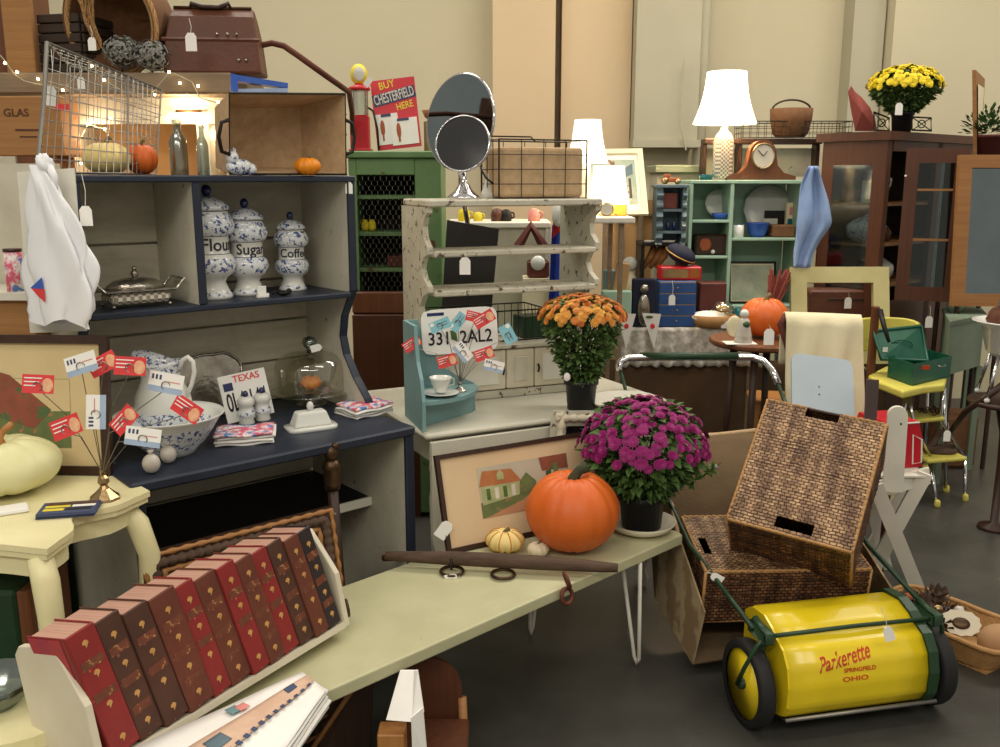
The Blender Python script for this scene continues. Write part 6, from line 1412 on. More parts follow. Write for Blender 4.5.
# on top of cabinet
zc_ = zT+.0005
def ontop(px, a): # at depth a into the cabinet
    u = (px-500)/FPX; y = NC.y+a; return V((u*(y*cT-(zc_-CAMH)*sT), y, zc_))
pot_mum('potted_mum', 'yellow chrysanthemum in a dark pot on top of the glazed cabinet', ontop(901,.18), .062, .11, .188, .225, .12, 'yellowp', 'leaf', 96, .0195, seed=9, skirt=.6)
price_tag(899,109,4.95, 'white price tag before the yellow mum on the cabinet top', .05, .01)
p = ontop(866,.10); t = T('dried_leaf', 'large upright dried reddish leaf left of the yellow mum', 'dried leaf', p)
q = [D(x,y,5.1) for x,y in ((855,131),(851,110),(848,92),(851,86),(855,92),(862,98),(870,108),(875,120),(877,131))]
m = MB(); m.add([k+V((0,.0,0)) for k in q]+[D(862,112,5.07)], [(i,i+1,9) for i in range(8)]+[(8,0,9)]); m.build('leaf_blade', W['leafred'], t, world=True, thick=.004)
a = ontop(872,.05); t = T('black_lattice_box', 'small black wrought iron holder around the yellow mum pot', 'holder', ontop(905,.2)); m = MB()
for (x0, x1) in ((874,889),(912,931)):
    a, b, c, d = D(x0,132,5.03), D(x1,133,5.1), D(x1,118,5.1), D(x0,112 if x0 < 900 else 117,5.03); a.z = b.z = zT+.006
    m = MB(); m.tube([a,b,c,d], .005, 5, closed=True); m.tube([a,c], .003, 4); m.tube([b,d], .003, 4); cc = (a+b+c+d)/4
    m.tube([cc+V((.02*math.cos(k*PI/6),0,.02*math.sin(k*PI/6))) for k in range(12)], .003, 4, closed=True); m.build('iron_panel', W['iron'], t, world=True)

# framed piece leaning at the wall, upper right
t = T('tall_narrow_frame', 'tall narrow wooden framed picture leaning edge on at the right wall', 'picture', V((D(980,130,5.0).x,5.0,0)))
q = [D(976,70,4.92), D(985,79,5.12), D(981,158,5.12), D(977,158,4.92)]
m = MB(); m.slab(q, V((-.02,0,0))); m.build('frame', W['oak'], t, world=True)
m = MB(); q2 = [D(978,84,4.94), D(984,88,5.10), D(980,150,5.10), D(978,150,4.94)]; m.slab(q2, V((.0,-.002,0))); m.build('image', W['linen'], t, world=True)
cx0, cx1, ctz = D(968,150,4.9).x, D(1020,150,4.9).x, D(977,158,4.95).z
t2 = T('wooden_chest', 'dark tall chest standing behind the oak framed mirror', 'chest', V(((cx0+cx1)/2,5.0,0)))
m = MB(); m.cbox(cx0, cx1, 4.86, 5.14, .95, ctz, .006); m.build('chest_body', W['darkwood'], t2, world=True)
for x in (cx0+.02, cx1-.02):
    for y in (4.89, 5.11): m = MB(); m.tube([(x,y,.949),(x,y,0)], .012, 6); m.build('leg', W['darkwood'], t2, world=True)
# shrub in red pot
pp = D(985,155,5.0); t = T('potted_plant', 'leafy green plant in a dark red pot at the right photo edge', 'potted plant', V((D(990,154,4.93).x,4.95,D(977,158,4.95).z+.0005))); m = MB(); m.lathe([(.06,0),(.075,.10),(.08,.10),(.08,.115),(0,.11)], 20); m.build('pot', W['pinkish'], t, True)
rnd = random.Random(8); m = MB()
for k in range(260):
    d = V((rnd.gauss(0,1), rnd.gauss(0,1), abs(rnd.gauss(0,.8)))).normalized(); c = V((0,0,.12))+d*.13*rnd.random()**.5; x = d.cross(V((0,.3,1))).normalized(); s = .035
    m.add([c, c+d*s*.5+x*s*.25, c+d*s, c+d*s*.5-x*s*.25], [(0,1,2,3)])
m.build('foliage', W['leafdark'], t)
# oak framed mirror
Ym = 4.58; a, b = D(949,306,Ym), D(1030,306,Ym); h_ = D(950,155,Ym+.12).z-a.z
t = frame_pic('oak_mirror', 'oak framed mirror at the right photo edge reflecting the hall', 'mirror', axes(a, (1,-.05,0), (0,.10,.995)), (b-a).length, h_, .062, W['oak'], .03)
m = MB(); m.box(.055, (b-a).length-.055, .055, h_-.055, .0, .010); m.build('mirror_glass', W['mirror'], t)
# support for the mirror: green small table
z = D(930,312,4.3).z; 
t = T('green_cupboard_small', 'grey green small cupboard with flat top at right of the glazed cabinet', 'cupboard', V((2.1,4.4,0))); t.name = 'bedside_cupboard'
zc2 = .86; c0, c1, c2 = G(952,328,zc2), G(987,314,zc2), G(942,308,zc2)
p4 = [c2+V((0,.0,0)), G(950,322,zc2), c1, c1+(c2-G(950,322,zc2))]
p4 = [V((k.x,k.y,0)) for k in p4]
m = MB(); m.hexa([k+V((0,0,zc2-.02)) for k in p4]+[k+V((0,0,zc2)) for k in p4]); gm = mk('sage grey paint', (128,142,122), (110,124,104), rough=.6); m.build('top_board', gm, t, world=True)
ctr = (p4[0]+p4[1]+p4[2]+p4[3])/4; pin = [ctr+(k-ctr)*.93 for k in p4]
m = MB(); m.hexa([k+V((0,0,.58)) for k in pin]+[k+V((0,0,zc2-.021)) for k in pin]); m.build('cupboard_body', gm, t, world=True)
for k in pin: m = MB(); k2 = ctr+(k-ctr)*.94; m.box(k2.x-.015,k2.x+.015,k2.y-.015,k2.y+.015,0,.579); m.build('leg', gm, t, world=True)
t = T('wicker_hamper', 'brown woven basket under the grey green small cupboard', 'basket', V((ctr.x-.0,ctr.y,0))); m = MB(); m.cbox(-.10,.10,-.10,.10,0,.30,.02); m.build('basket_body', W['basketbrown'], t)
gz = zc2+.0005; t = T('white_vase', 'pale aqua vase on the grey green small cupboard', 'vase', V((G(944,304,zc2).x+.02,G(944,304,zc2).y-.1,gz))); t.location = ctr+V((-.06,-.02,gz)); m = MB(); m.lathe([(.03,0),(.045,.03),(.04,.08),(.055,.12),(.05,.12),(0,.04)], 18); m.build('vase_body', W['chinablue'] if False else W['teal'], t, True)
# white enamel basin on stand
t = T('enamel_basin', 'white enamel basin on a folding stand at the right photo edge', 'basin', V((D(1016,330,4.0).x,4.0,0)))
zb_ = D(1000,322,4.0).z
m = MB(); m.lathe([(.07,zb_-.16),(.11,zb_-.13),(.14,zb_-.02),(.175,zb_),(.178,zb_+.006),(.165,zb_+.006),(.13,zb_-.02),(.09,zb_-.12),(0,zb_-.13)], 32); m.build('basin_bowl', W['china'], t, True)
for k in range(4):
    a = k*PI/2+.5; m = MB(); m.tube([(.10*math.cos(a),.10*math.sin(a),zb_-.14),(.15*math.cos(a),.15*math.sin(a),.622)], .008, 6); m.build('leg', W['chrome'], t, True); m = MB(); m.ball((.15*math.cos(a),.15*math.sin(a),.615), .012); m.build('foot', W['china'], t, True)
m = MB(); m.lathe([(.16,.580),(.165,.590),(.16,.602),(0,.602)], 28); m.build('stand_top', W['darkwood'], t, True)
m = MB(); m.lathe([(.07,0),(.065,.015),(.018,.03),(.016,.30),(.02,.45),(.05,.58)], 18); m.build('stand_post', W['darkwood'], t, True)
t = T('blue_bundle', 'blue and brown bundle heaped in the enamel basin', 'bundle', V((D(1016,318,4.0).x,4.0,zb_-.02))); m = MB(); m.ball((0,0,.03), .11,.10,.07, 20, 10, fn=lambda a,p: 1+.1*math.sin(5*a+3*p)); m.build('cloth_heap', W['leather'], t, True); m = MB(); m.ball((-.01,0,.10), .07,.06,.05, 16, 9, fn=lambda a,p: 1+.1*math.sin(4*a)); m.build('blue_cloth', W['bluegrey'], t, True)
# green thin post standing
a, b = G(960,437,0), None; a = G(958,445,0); p1 = D(969,345,a.y); t = T('green_iron_post', 'slim blue green iron post standing on the concrete behind the step stool', 'post', a)
m = MB(); m.tube([a, D(964,390,a.y+.0), D(967,350,a.y)], [.010,.009,.009], 8); m.ball(D(968,346,a.y), .014); m.build('post_shaft', W['tealshelf'], t, True, world=True); m = MB(); m.lathe([(.05,0),(.045,.012),(.012,.02)], 14, rotm(loc=a)); m.build('post_foot', W['tealshelf'], t, True, world=True)
# reclining brown wood sticks at far right
m = MB(); m.tube([G(935,452,.02), D(965,412,4.0), D(1003,385,3.9)], [.012,.014,.016], 7); tag(m.build('curved_wooden_arm', W['darkwood'], None, True), 'curved dark wooden rod slanting up at the right edge', 'rod')
# ================================================================== cream frame before cabinet
Yf = 4.92
a, b, c, d = D(790,331,Yf), D(884,340,Yf), D(797,268,Yf+.12), D(890,272,Yf+.12)
t = frame_pic('picture_frame', 'empty wide cream wooden frame leaning before the glazed cabinet', 'frame', axes(D(790,364,Yf-.04), D(884,364,Yf-.04)-D(790,364,Yf-.04), D(798,268,Yf+.08)-D(791,364,Yf-.04)), (D(888,364,Yf-.04)-D(790,364,Yf-.04)).length, (D(797,268,Yf+.08)-D(788,364,Yf-.04)).length, .085, W['cream'] if False else mk('aged cream frame paint', (204,194,140), (186,176,122), rough=.6, chip=(120,100,60), chip_amt=.72), .03)
for px, py in ((813,284),(857,286)): m = MB(); 
# brown suitcase/trunk seen through the frame
t = T('suitcase', 'brown leather suitcase seen through the empty cream frame', 'suitcase', V((0,0,0))); 
p, q = D(806,350,5.05), D(893,290,5.05); m = MB(); w2 = (q.x-p.x)/2; t.location = V(((p.x+q.x)/2,5.12,0)); m.cbox(-w2, w2-.03, -.07,.07, .50, q.z, .012); m.build('trunk_body', W['leather'], t)
m = MB(); m.box(-w2+.02, w2-.05, -.06,.06, 0,.499); m.build('wooden_base', W['redwood'], t)
m = MB(); m.cbox(-w2+.10, w2-.10, -.073,-.0705, q.z-.06, q.z-.045, .001); m.build('lid_seam', W['darkwood'], t)
price_tag(848,303,5.0, 'white price tag hanging within the empty cream frame', .05, .03)
# small stool
ZK = .45; ks = G(768,395,ZK)
t = T('pine_stool', 'honey pine wooden stool left of the woven basket', 'stool', V((ks.x+.03,ks.y-.0,0)), R(-10))
m = MB(); m.cbox(-.13,.13,-.11,.11,ZK-.025,ZK,.008); m.build('seat', W['pine'], t)
for x in (-.10,.10):
    for y in (-.08,.08): m = MB(); m.box(x-.02,x+.02,y-.015,y+.015,0,ZK-.026); m.build('leg', W['pine'], t)
m = MB(); m.box(-.10,.10,-.088,-.076,ZK-.09,ZK-.03); m.build('apron', W['pine'], t)
# clothes heap on a low tray
t = T('low_dark_tray', 'low dark wooden tray behind the magenta mum', 'tray', V((D(722,418,3.9).x,3.98,0))); m = MB(); m.cbox(-.20,.26,-.14,.14,.20,.24,.006); m.build('tray_board', W['darkwood'], t)
for x in (-.17,.23): m = MB(); m.box(x-.02,x+.02,-.12,.12,0,.199); m.build('trestle', W['darkwood'], t)
for px, py, mt, lb, s in ((716,405,'silk','pale aqua crumpled cloth on the low dark tray',(.11,.08,.05)),(733,408,'terracotta','rust coloured cloth on the low dark tray',(.06,.06,.04)),(728,398,'darknavy','dark cloth at the rear of the low tray',(.07,.06,.05))):
    p = D(px,py,3.95+(.05 if mt == 'darknavy' else 0)); t = T('crumpled_cloth', lb, 'cloth', V((p.x,p.y,.24+s[2]*.75))); m = MB(); m.ball((0,0,0), *s, 22, 11, fn=lambda a,p: 1+.1*math.sin(5*a+4*p)+.05*math.sin(11*a)); m.build('cloth_heap', W[mt], t, True)
# ================================================================== brown chair with cream blanket
yc = 3.75
t = T('brown_chair', 'brown metal chair with curved back under the cream blanket', 'chair', V((D(820,420,yc).x,yc,0)))
l0, r0 = D(783,322,yc), D(868,322,yc)
m = MB(); m.tube([D(806,420,yc-.05), D(798,385,yc), D(788,345,yc), D(781,324,yc), D(785,317,yc), D(800,316,yc), D(850,318,yc+.03), D(858,325,yc+.03), D(852,420,yc-.02)], .017, 8); m.build('back_frame', W['pinkish'], t, True, world=True)
sz_ = .44; s0, s1 = G(795,430,sz_), G(862,430,sz_)
m = MB(); m.cbox(D(800,420,yc).x, D(860,420,yc).x, yc-.38, yc-.02, sz_-.02, sz_, .01); m.build('seat', W['pinkish'], t, world=True)
for x in (D(803,420,yc).x, D(857,420,yc).x):
    for y in (yc-.35, yc-.04): m = MB(); m.tube([(x,y,sz_-.021),(x,y,0)], .012, 7); m.build('leg', W['pinkish'], t, True, world=True)
t = T('cream_blanket', 'cream blanket draped over the brown chair back', 'blanket', D(820,330,yc))
def bl(u, v):
    # v: 0 back bottom -> .3 top -> 1 front bottom
    px = 784+u*76; top = D(px, 314+u*3, yc)
    s = v-.25
    if s < 0: p = top+V((0,.035,s*.9)); 
    else: dz = s*.62*(1-.12*math.sin(u*PI)); p = top+V((u*.0+.03*s, -.035-.05*s+.034*math.sin(u*15+s*5)*s*1.4+.03*math.sin(u*6+2)*s, -dz))
    if abs(s) < .06: p.z += .006*math.cos(s/.06*PI/2); p.y = top.y-.035*s/.06
    p.z += .012; return p
m = MB(); m.grid(bl, 44, 34); m.build('blanket_cloth', W['linen'], t, True, world=True, thick=.006)
price_tag(769,337,3.7, 'white price tag hanging at the brown chair shoulder', .055, .02)
# ================================================================== pale grey board
t = T('grey_board', 'pale blue grey rounded board leaning before the cream blanket', 'board', D(822,420,3.3))
a, b, c, d = D(797,418,3.22), D(857,440,3.22), D(852,361,3.36), D(791,353,3.36)
exb = D(852,361,3.36)-d; eyb = d-a; w_ = exb.length; h_ = eyb.length+.2; M4 = axes(d, exb, eyb); M4 = M4 @ Matrix.Translation((0,-h_,0))
cr = [(0,0),(w_,0)]+[(w_-.03+.03*math.sin(PI/2-k*PI/8), h_-.03+.03*math.cos(PI/2-k*PI/8)) for k in range(0,5)]+[(.03-.03*math.sin(k*PI/8), h_-.03+.03*math.cos(k*PI/8)) for k in range(0,5)]
m = MB(); m.prism(cr, -.006, .006, 'z'); o = m.build('board_panel', W['greyboard'], t); o.matrix_basis = t.matrix_basis.inverted() @ M4
for k, (x, y) in enumerate(((.1,.33),(.1,.30))): m = MB(); m.ball((x,y,.0065), .003,.003,.001, 8, 5); o = m.build('screw', W['iron'], t); o.matrix_basis = t.matrix_basis.inverted() @ M4
# ================================================================== yellow step stool
FR = G(965,502,0); FL = G(937,508,0)
yk = 4.30
t = T('step_stool_chair', 'retro yellow vinyl step stool chair with chrome legs and pull out steps', 'chair', V((2.05,4.45,0)))
zsr = D(912,388,4.42).z
s4 = [D(868,374,4.70), D(890,392,4.32), D(944,386,4.38), D(946,374,4.72)]
z_s = .60
q = [G(868,372,z_s), G(902,388,z_s), G(945,384,z_s), G(925,368,z_s)]
m = MB(); pts = [(p.x,p.y) for p in (G(868,375,z_s), G(880,382,z_s), G(903,391,z_s), G(925,386,z_s), G(945,384,z_s), G(947,376,z_s), G(930,366,z_s), G(885,366,z_s))]
m.prism(pts, z_s-.04, z_s, 'z'); o = m.build('seat', W['retro'], t, world=True); bv = o.modifiers.new('b','BEVEL'); bv.width = .012; bv.segments = 3
# steps
def step(px0, px1, py, z, lbn):
    a, b = G(px0,py,z), G(px1,py-3,z); m = MB(); d = V((-.02,.17,0)); m.hexa([a+V((0,0,-.022)),b+V((0,0,-.022)),b+d+V((0,0,-.022)),a+d+V((0,0,-.022)),a,b,b+d,a+d]); o = m.build('step', W['retro'], t, world=True); bv = o.modifiers.new('b','BEVEL'); bv.width = .01; bv.segments = 2
step(912,946,420,.42,''); step(928,968,460,.23,'')
for (pt, pb) in (((906,392),(893,500)),((944,388),(946,492)),((872,378),(872,478)),((928,372),(925,470))):
    b = G(pb[0],pb[1],.0); a_ = G(pt[0],pt[1],z_s-.042); m = MB(); m.tube([a_, b], .010, 8); m.build('leg', W['chrome'], t, True, world=True); m = MB(); m.lathe([(.014,0),(.016,.01),(.014,.03),(.011,.035)], 12, rotm(loc=b)); m.build('foot_cap', W['retro'], t, True, world=True)
for (pt, pb) in (((930,460),(937,507)),((965,456),(965,501))):
    b = G(pb[0],pb[1],.0); a_ = G(pt[0],pt[1],.207); m = MB(); m.tube([a_, b], .009, 8); m.build('leg', W['chrome'], t, True, world=True); m = MB(); m.lathe([(.013,0),(.015,.01),(.013,.03),(.010,.035)], 12, rotm(loc=b)); m.build('foot_cap', W['retro'], t, True, world=True)
m = MB(); m.tube([G(944,392,.55), G(940,420,.40), G(964,456,.21)], .008, 6); m.build('side_tube', W['chrome'], t, True, world=True); m = MB(); m.tube([G(908,392,.55), G(914,424,.40), G(932,460,.21)], .008, 6); m.build('side_tube', W['chrome'], t, True, world=True)
# backrest
def br(u, v): px = 850+u*62; p = D(px, 318+v*30, 4.75-.22*(abs(u-.5)*2)**2); return p
m = MB()
cen = D(881,338,4.78); 
for sgn in (0,): 
    m.grid(lambda u, v: (lambda a, rr: D(881,334,4.80)+V((.165*math.sin(a)*1.05, -.12*(1-math.cos(a)), (.088 if abs(a) < 99 else 0)*math.cos(v*PI)*(1-.25*(abs(a)/1.2)**4))))( (u-.5)*2.4, 0), 24, 8)
m.build('backrest', W['retro'], t, True, world=True, thick=.02)
for px, pb in ((857,868),(905,918)): m = MB(); m.tube([D(px,345,4.72), D(px+1,362,4.72), G(pb,372,z_s-.02)], .009, 7); m.build('back_tube', W['chrome'], t, True, world=True)
# green metal toolbox on the seat
zb_ = z_s+.0005; a, b, c = G(888,380,zb_), G(913,384,zb_), G(952,372,zb_)
a = G(887,377,zb_); b = G(912,386,zb_); c = G(950,377,zb_)
ex = V((b.x-a.x,b.y-a.y,0)); ey = V((c.x-b.x,c.y-b.y,0)); 
t = T('metal_toolbox', 'open hammered green metal box on the yellow stool seat', 'box', (a+c)/2)
hb = .105
p4 = [a, b, c, a+(c-b)]
m = MB(); ctr = (p4[0]+p4[2])/2
for i in range(4):
    p, q = p4[i], p4[(i+1)%4]; pi, qi = ctr+(p-ctr)*.97, ctr+(q-ctr)*.97; m.hexa([p,q,qi,pi,p+V((0,0,hb)),q+V((0,0,hb)),qi+V((0,0,hb)),pi+V((0,0,hb))])
m.hexa([p4[0],p4[1],p4[2],p4[3]]+[k+V((0,0,.006)) for k in p4]); m.build('box_body', W['toolgreen'], t, world=True)
bk0, bk1 = p4[0]+V((0,0,hb)), p4[3]+V((0,0,hb))
l = [D(883,362,a.y), D(928,361,c.y+.05), D(921,326,c.y+.12), D(873,331,a.y+.10)]
l[0] = D(881,359,p4[0].y+.01); 
m = MB(); m.slab(l, V((0,.006,0))); ld = m.build('lid', W['toolgreen'], t, world=True)
m = MB(); m.tube(l, .010, 6, closed=True); k_ = m.build('lid_rim', W['toolgreen'], t, True, world=True)
cl = (l[0]+l[1]+l[2]+l[3])/4; m = MB(); m.tube([cl+V((.055*math.cos(k*PI/10),-.008,.028*math.sin(k*PI/10)-.006)) for k in range(20)], .003, 5, closed=True); m.build('embossed_oval', W['toolgreen'], t, world=True)
m = MB(); cc = l[0].lerp(l[3],.35)+V((.03,-.012,0)); m.box(cc.x-.012,cc.x+.012,cc.y-.001,cc.y,cc.z-.012,cc.z+.012); m.build('sticker', W['paper'], t, world=True)
m = MB(); cc = b.lerp(c,.25)+V((0,-.006,.08)); m.cbox(cc.x-.028,cc.x+.028,cc.y-.002,cc.y+.0,cc.z-.010,cc.z+.010,.001); m.build('red_label', W['scriptred'], t, world=True)
m = MB(); cc = b.lerp(c,.7)+V((0,-.008,.075)); m.tube([cc+V((-.02,0,0)), cc+V((-.01,-.01,-.006)), cc+V((.015,-.01,-.004)), cc+V((.02,0,.0))], .003, 5); m.build('catch', W['silver'], t, world=True)
# hammer / handle sticking up behind the toolbox
m = MB(); m.tube([D(880,310,4.55), D(884,326,4.5), D(889,342,4.45)], [.014,.012,.008], 8); o = m.build('tool_grip', W['iron'], None, True); o2 = MB(); tag(o, 'black gripped hand tool sticking up behind the green metal box', 'tool')
m = MB(); m.cbox(D(870,330,4.6).x, D(877,330,4.6).x, 4.58, 4.61, 0, D(873,306,4.6).z, .004); o = m.build('wooden_post', W['redwood']); tag(o, 'narrow reddish wooden post behind the green metal box', 'post')
# things on the steps
t = T('chain_heap', 'dark heap of metal chain on the middle yellow step', 'chain', G(929,415,.4205)); m = MB(); rnd = random.Random(3)
for k in range(40): c = V((rnd.uniform(-.07,.07), rnd.uniform(-.02,.06), .008+rnd.random()*.02)); a = rnd.random()*PI; m.tube([c+V((.011*math.cos(q*PI/4)*math.cos(a), .011*math.cos(q*PI/4)*math.sin(a), .007*math.sin(q*PI/4))) for q in range(8)], .0025, 4, closed=True)
m.build('links', W['bronze'], t)
t = T('driftwood', 'piece of bark and driftwood on the lowest yellow step', 'wood', G(940,454,.2305)); m = MB(); m.tube([(-.08,0,.02),(-.03,.02,.05),(0,.03,.10),(.01,.03,.12)], [.014,.02,.014,.006], 7); m.tube([(-.07,0,.02),(.02,.03,.02),(.09,.05,.03)], [.02,.022,.014], 7); m.ball((.02,.01,.01), .07,.03,.018); m.build('wood_mass', W['branch'], t, True)
price_tag(947,436,3.9, 'white price tag hanging at the yellow steps', .04, .04)
# ================================================================== white folding chair with red box
t = T('folding_chair', 'white painted wooden folding chair with crossed legs', 'chair', V((1.52,3.35,0)))
def barw(pts, w, th, m): # flat board along points facing the camera
    for p, q in zip(pts, pts[1:]):
        d = (q-p).normalized(); s = d.cross(V((-.25,-1,0)).normalized()).normalized()*w/2; n = V((.25*.9,.9,0)).normalized()*th
        m.slab([p-s,p+s,q+s,q-s], n)
y1 = 3.25
m = MB(); barw([D(893,492,y1), D(898,416,y1)], .068, .022, m); p = D(898,416,y1); m.lathe([(.034,-.011),(.034,.011)], 18, Matrix.Translation(p+V((0.002,.011,0))) @ Euler((R(90),0,R(-14))).to_matrix().to_4x4()); m.build('back_post', W['white'], t, world=True)
m = MB(); m.ball(D(901,424,y1-.003), .004); m.build('bolt', W['iron'], t, world=True)
m = MB(); barw([D(800,420,3.5), D(893,432,y1+.03)], .030, .02, m); m.build('top_rail', W['white'], t, world=True)
m = MB(); barw([D(870,492,y1+.03), D(930,476,y1+.10)], .062, .022, m); m.build('seat_rail', W['white'], t, world=True)
m = MB(); barw([D(926,474,y1+.06), G(866,584,0)], .052, .02, m); m.build('leg', W['white'], t, world=True)
m = MB(); barw([D(876,486,y1-.03), G(921,597,0)], .052, .02, m); m.build('leg', W['white'], t, world=True)
m = MB(); g0 = G(921,597,0); barw([D(866,478,y1+.35), G(887,570,0)], .045, .02, m); m.build('leg', W['white'], t, world=True)
m = MB(); barw([D(915,470,y1+.35), G(865,560,0)], .045, .02, m); m.build('leg', W['white'], t, world=True)
zse = D(900,472,y1+.1).z
m = MB(); 
for k in range(5): yy = y1+.06+k*.065; m.cbox(D(872,470,y1+.1).x-.15, D(925,470,y1+.1).x, yy, yy+.055, zse-.012, zse, .003)
m.build('seat_slats', W['white'], t, world=True)
p, q = D(872,470,y1+.12), D(928,424,y1+.12)
t = T('red_tin_box', 'red metal box with white edge lines on the white folding chair', 'box', V(((p.x+q.x)/2,y1+.22,zse+.001)), R(14)); w2 = (q.x-p.x)/2*.92; h = q.z-zse
m = MB(); m.prism([(-w2,0),(w2*1.05,0),(w2*.95,h*.62),(w2*.7,h),(-w2*.8,h),(-w2,h*.7)], -.08, .10, 'y'); m.build('box_body', W['red'], t)
m = MB(); m.tube([(w2*.55,-.083,h*.08),(w2*.98,-.083,h*.1),(w2*.9,-.083,h*.6),(w2*.45,-.083,h*.72)], .003, 5, closed=True); m.build('white_line', W['paper'], t)
m = MB(); m.tube([(-w2*.8,-.083,h*.98),(w2*.7,-.083,h*.98)], .004, 5); m.build('lid_line', W['china'], t)
# dark paddle strap by the basket
m = MB(); barw([D(870,428,3.12), D(873,380,3.16)], .040, .012, m); o = m.build('dark_paddle', W['pinkish'] if False else mk('dark plum wood',(70,52,50),(54,40,38)), None); tag(o, 'dark plum coloured wooden paddle standing behind the woven basket', 'paddle')
# ================================================================== sage bench table
BT = Frame(-.404, 1.90, 43.9); ZB = .42
t = T('bench_table', 'long low sage cream painted table with white hairpin legs', 'table', BT.o, BT.a)
tw = .44
m = MB(); m.prism([(-.95,0),(1.387,0),(1.40,.03),(1.36,.30),(1.30,tw-.03),(1.24,tw),(-.95,tw)], ZB-.034, ZB, 'z'); o = m.build('table_top', W['sage'], t); bv = o.modifiers.new('b','BEVEL'); bv.width = .004; bv.segments = 2
def hairpin(sx, sy, dx, dy, sp):
    m = MB(); m.tube([(sx-sp*dy,sy+sp*dx,ZB-.035),(sx+dx*.04-.012*dy,sy+dy*.04+.012*dx,.03),(sx+dx*.045,sy+dy*.045,.006),(sx+dx*.04+.012*dy,sy+dy*.04-.012*dx,.03),(sx+sp*dy,sy-sp*dx,ZB-.035)], .0065, 7)
    m.build('leg', W['white'], t, True)
hairpin(1.18, .05, .98, -.17, .045); hairpin(1.12, tw-.04, -.0, .6, .05); hairpin(-.86, .05, 0, -.6, .05); hairpin(-.86, tw-.05, 0, .6, .05)
# ---- book rack and books
RA = G(107,766,.466); RB_ = G(345,622,.466); ex = (RB_-RA); RL_ = ex.length; ex.normalize()
tilt = R(12); bk = V((-ex.y, ex.x, 0)); ey = bk*math.cos(tilt)+V((0,0,-math.sin(tilt))); ez = ex.cross(ey)
RM = axes(RA, ex, ey)
rk = TM('book_rack', 'chippy white wooden book rack tipped back on the sage table', 'book rack', RM)
dpt = .20
m = MB(); m.box(0, RL_, 0, dpt, -.014, 0); m.build('base_board', W['rackwhite'], rk)
m = MB(); m.box(.012, RL_-.012, dpt-.014, dpt, .001, .07); m.build('back_rail', W['rackwhite'], rk)
pr = [(0,-.014),(dpt,-.014),(dpt,.215),(dpt-.02,.234),(.062,.240),(0,.125)]
for x in (-.016, RL_): 
    m = MB(); m.prism(pr, x, x+.016, 'x'); o = m.build('end_board', W['rackwhite'], rk); bv = o.modifiers.new('b','BEVEL'); bv.width = .003; bv.segments = 2
BKC = {'r': ((150,44,40),(116,32,32)), 'b': ((92,56,40),(60,36,28)), 'm': ((118,60,42),(82,42,30)), 'k': ((54,42,40),(34,28,28))}
cols = ['r','b','b','m','r','m','r','m','r','b','m','k']
names = ['thick bright red book at the left end of the white rack','dark brown book next to the thick red end book','third book from the left, dark brown with gilt flowers','fourth book from the left, wide and deep brown','slim red book fifth from the left','brown book between two red ones at the rack middle','red book just right of the rack middle','tan brown book right of the middle red one','slim bright red book fourth from the right','dark brown book third from the right end','reddish brown book second from the right end','nearly black book at the right end of the white rack']
wd = [.056,.050,.052,.058,.044,.052,.044,.044,.044,.042,.042,.040]
bh = .262; lean = R(9); bd = .128
tot = sum(wd); x = RL_-.004; k = len(wd)
bm = {c: mk('book cloth', BKC[c][0], BKC[c][1], rough=.5, scale=7, grime=tuple(int(q*.8) for q in BKC[c][0]), chip=tuple(min(255,int(q*1.25+28)) for q in BKC[c][0]), chip_amt=.66, chip_scale=70) for c in BKC}
bmat2 = mk('worn gilt', (206,160,96), (170,120,66), rough=.5, scale=30)
blabel = mk('worn label band', (120,66,44), (90,46,32), rough=.6, scale=30, chip=(190,140,84), chip_amt=.58, chip_scale=60)
pages = mk('old page edges', (190,150,130), (160,118,100), rough=.9, scale=4, stretch=(60,1,1))
marb = mk('marbled cover', (126,40,84), (180,50,50), rough=.5, scale=10, contrast=.3)
sc = (RL_-.01-bh*math.sin(lean)*.35)/ (tot/math.cos(lean))
for k in range(len(wd)-1, -1, -1):
    w_ = wd[k]*sc; x -= w_/math.cos(lean)
    bhk = bh*(1+.012*math.sin(k*2.3)); 
    # the book leans towards the left end; its lower left edge stands on the board
    M = RM @ Matrix.Translation((x+w_*0, .006+.004*math.sin(k*1.7), .0006)) @ Matrix.Rotation(-lean, 4, 'Y')
    # lower right corner is lifted by the lean
    t = TM('book', names[k], 'book', M, 'antique books in the white rack')
    m = MB(); m.cbox(0, w_-.0008, 0, .006, 0, bhk, .002); 
    m.cbox(0, .003, .0061, bd, 0, bhk, .001); m.cbox(w_-.0038, w_-.0008, .0061, bd, 0, bhk, .001); m.build('cover', [bm[cols[k]]], t)
    m = MB(); m.box(.0031, w_-.0039, .0062, bd-.005, .003, bhk-.004); m.build('pages', pages, t)
    if k == 0: m = MB(); m.box(-.0012, -.0001, .02, bd-.004, .01, bhk-.004); m.build('marbled_side', marb, t)
    for q, zz_ in enumerate((.07,.30,.56,.80) if k != 0 else (.06,.34,.60,.84)):
        g = MB(); cxx = w_/2; zc = bhk*zz_+.012; s = .007
        g.prism([(cxx-s*.2,zc-s*1.2),(cxx+s*.3,zc-s*.6),(cxx+s,zc+s*.2),(cxx+s*.7,zc+s*.9),(cxx,zc+s*1.2),(cxx-s*.8,zc+s*.7),(cxx-s*.9,zc),(cxx-s*.2,zc-s*.2)], -.0012, -.0001, 'y')
        g.build('gilt_flower', bmat2, t)
    for zz_ in (.44, .205, .70) if k % 2 else (.44,.70): m = MB(); m.box(w_*.12, w_*.88, -.0008, -.0001, bhk*zz_, bhk*(zz_+.07)); m.build('lettered_band', blabel, t)
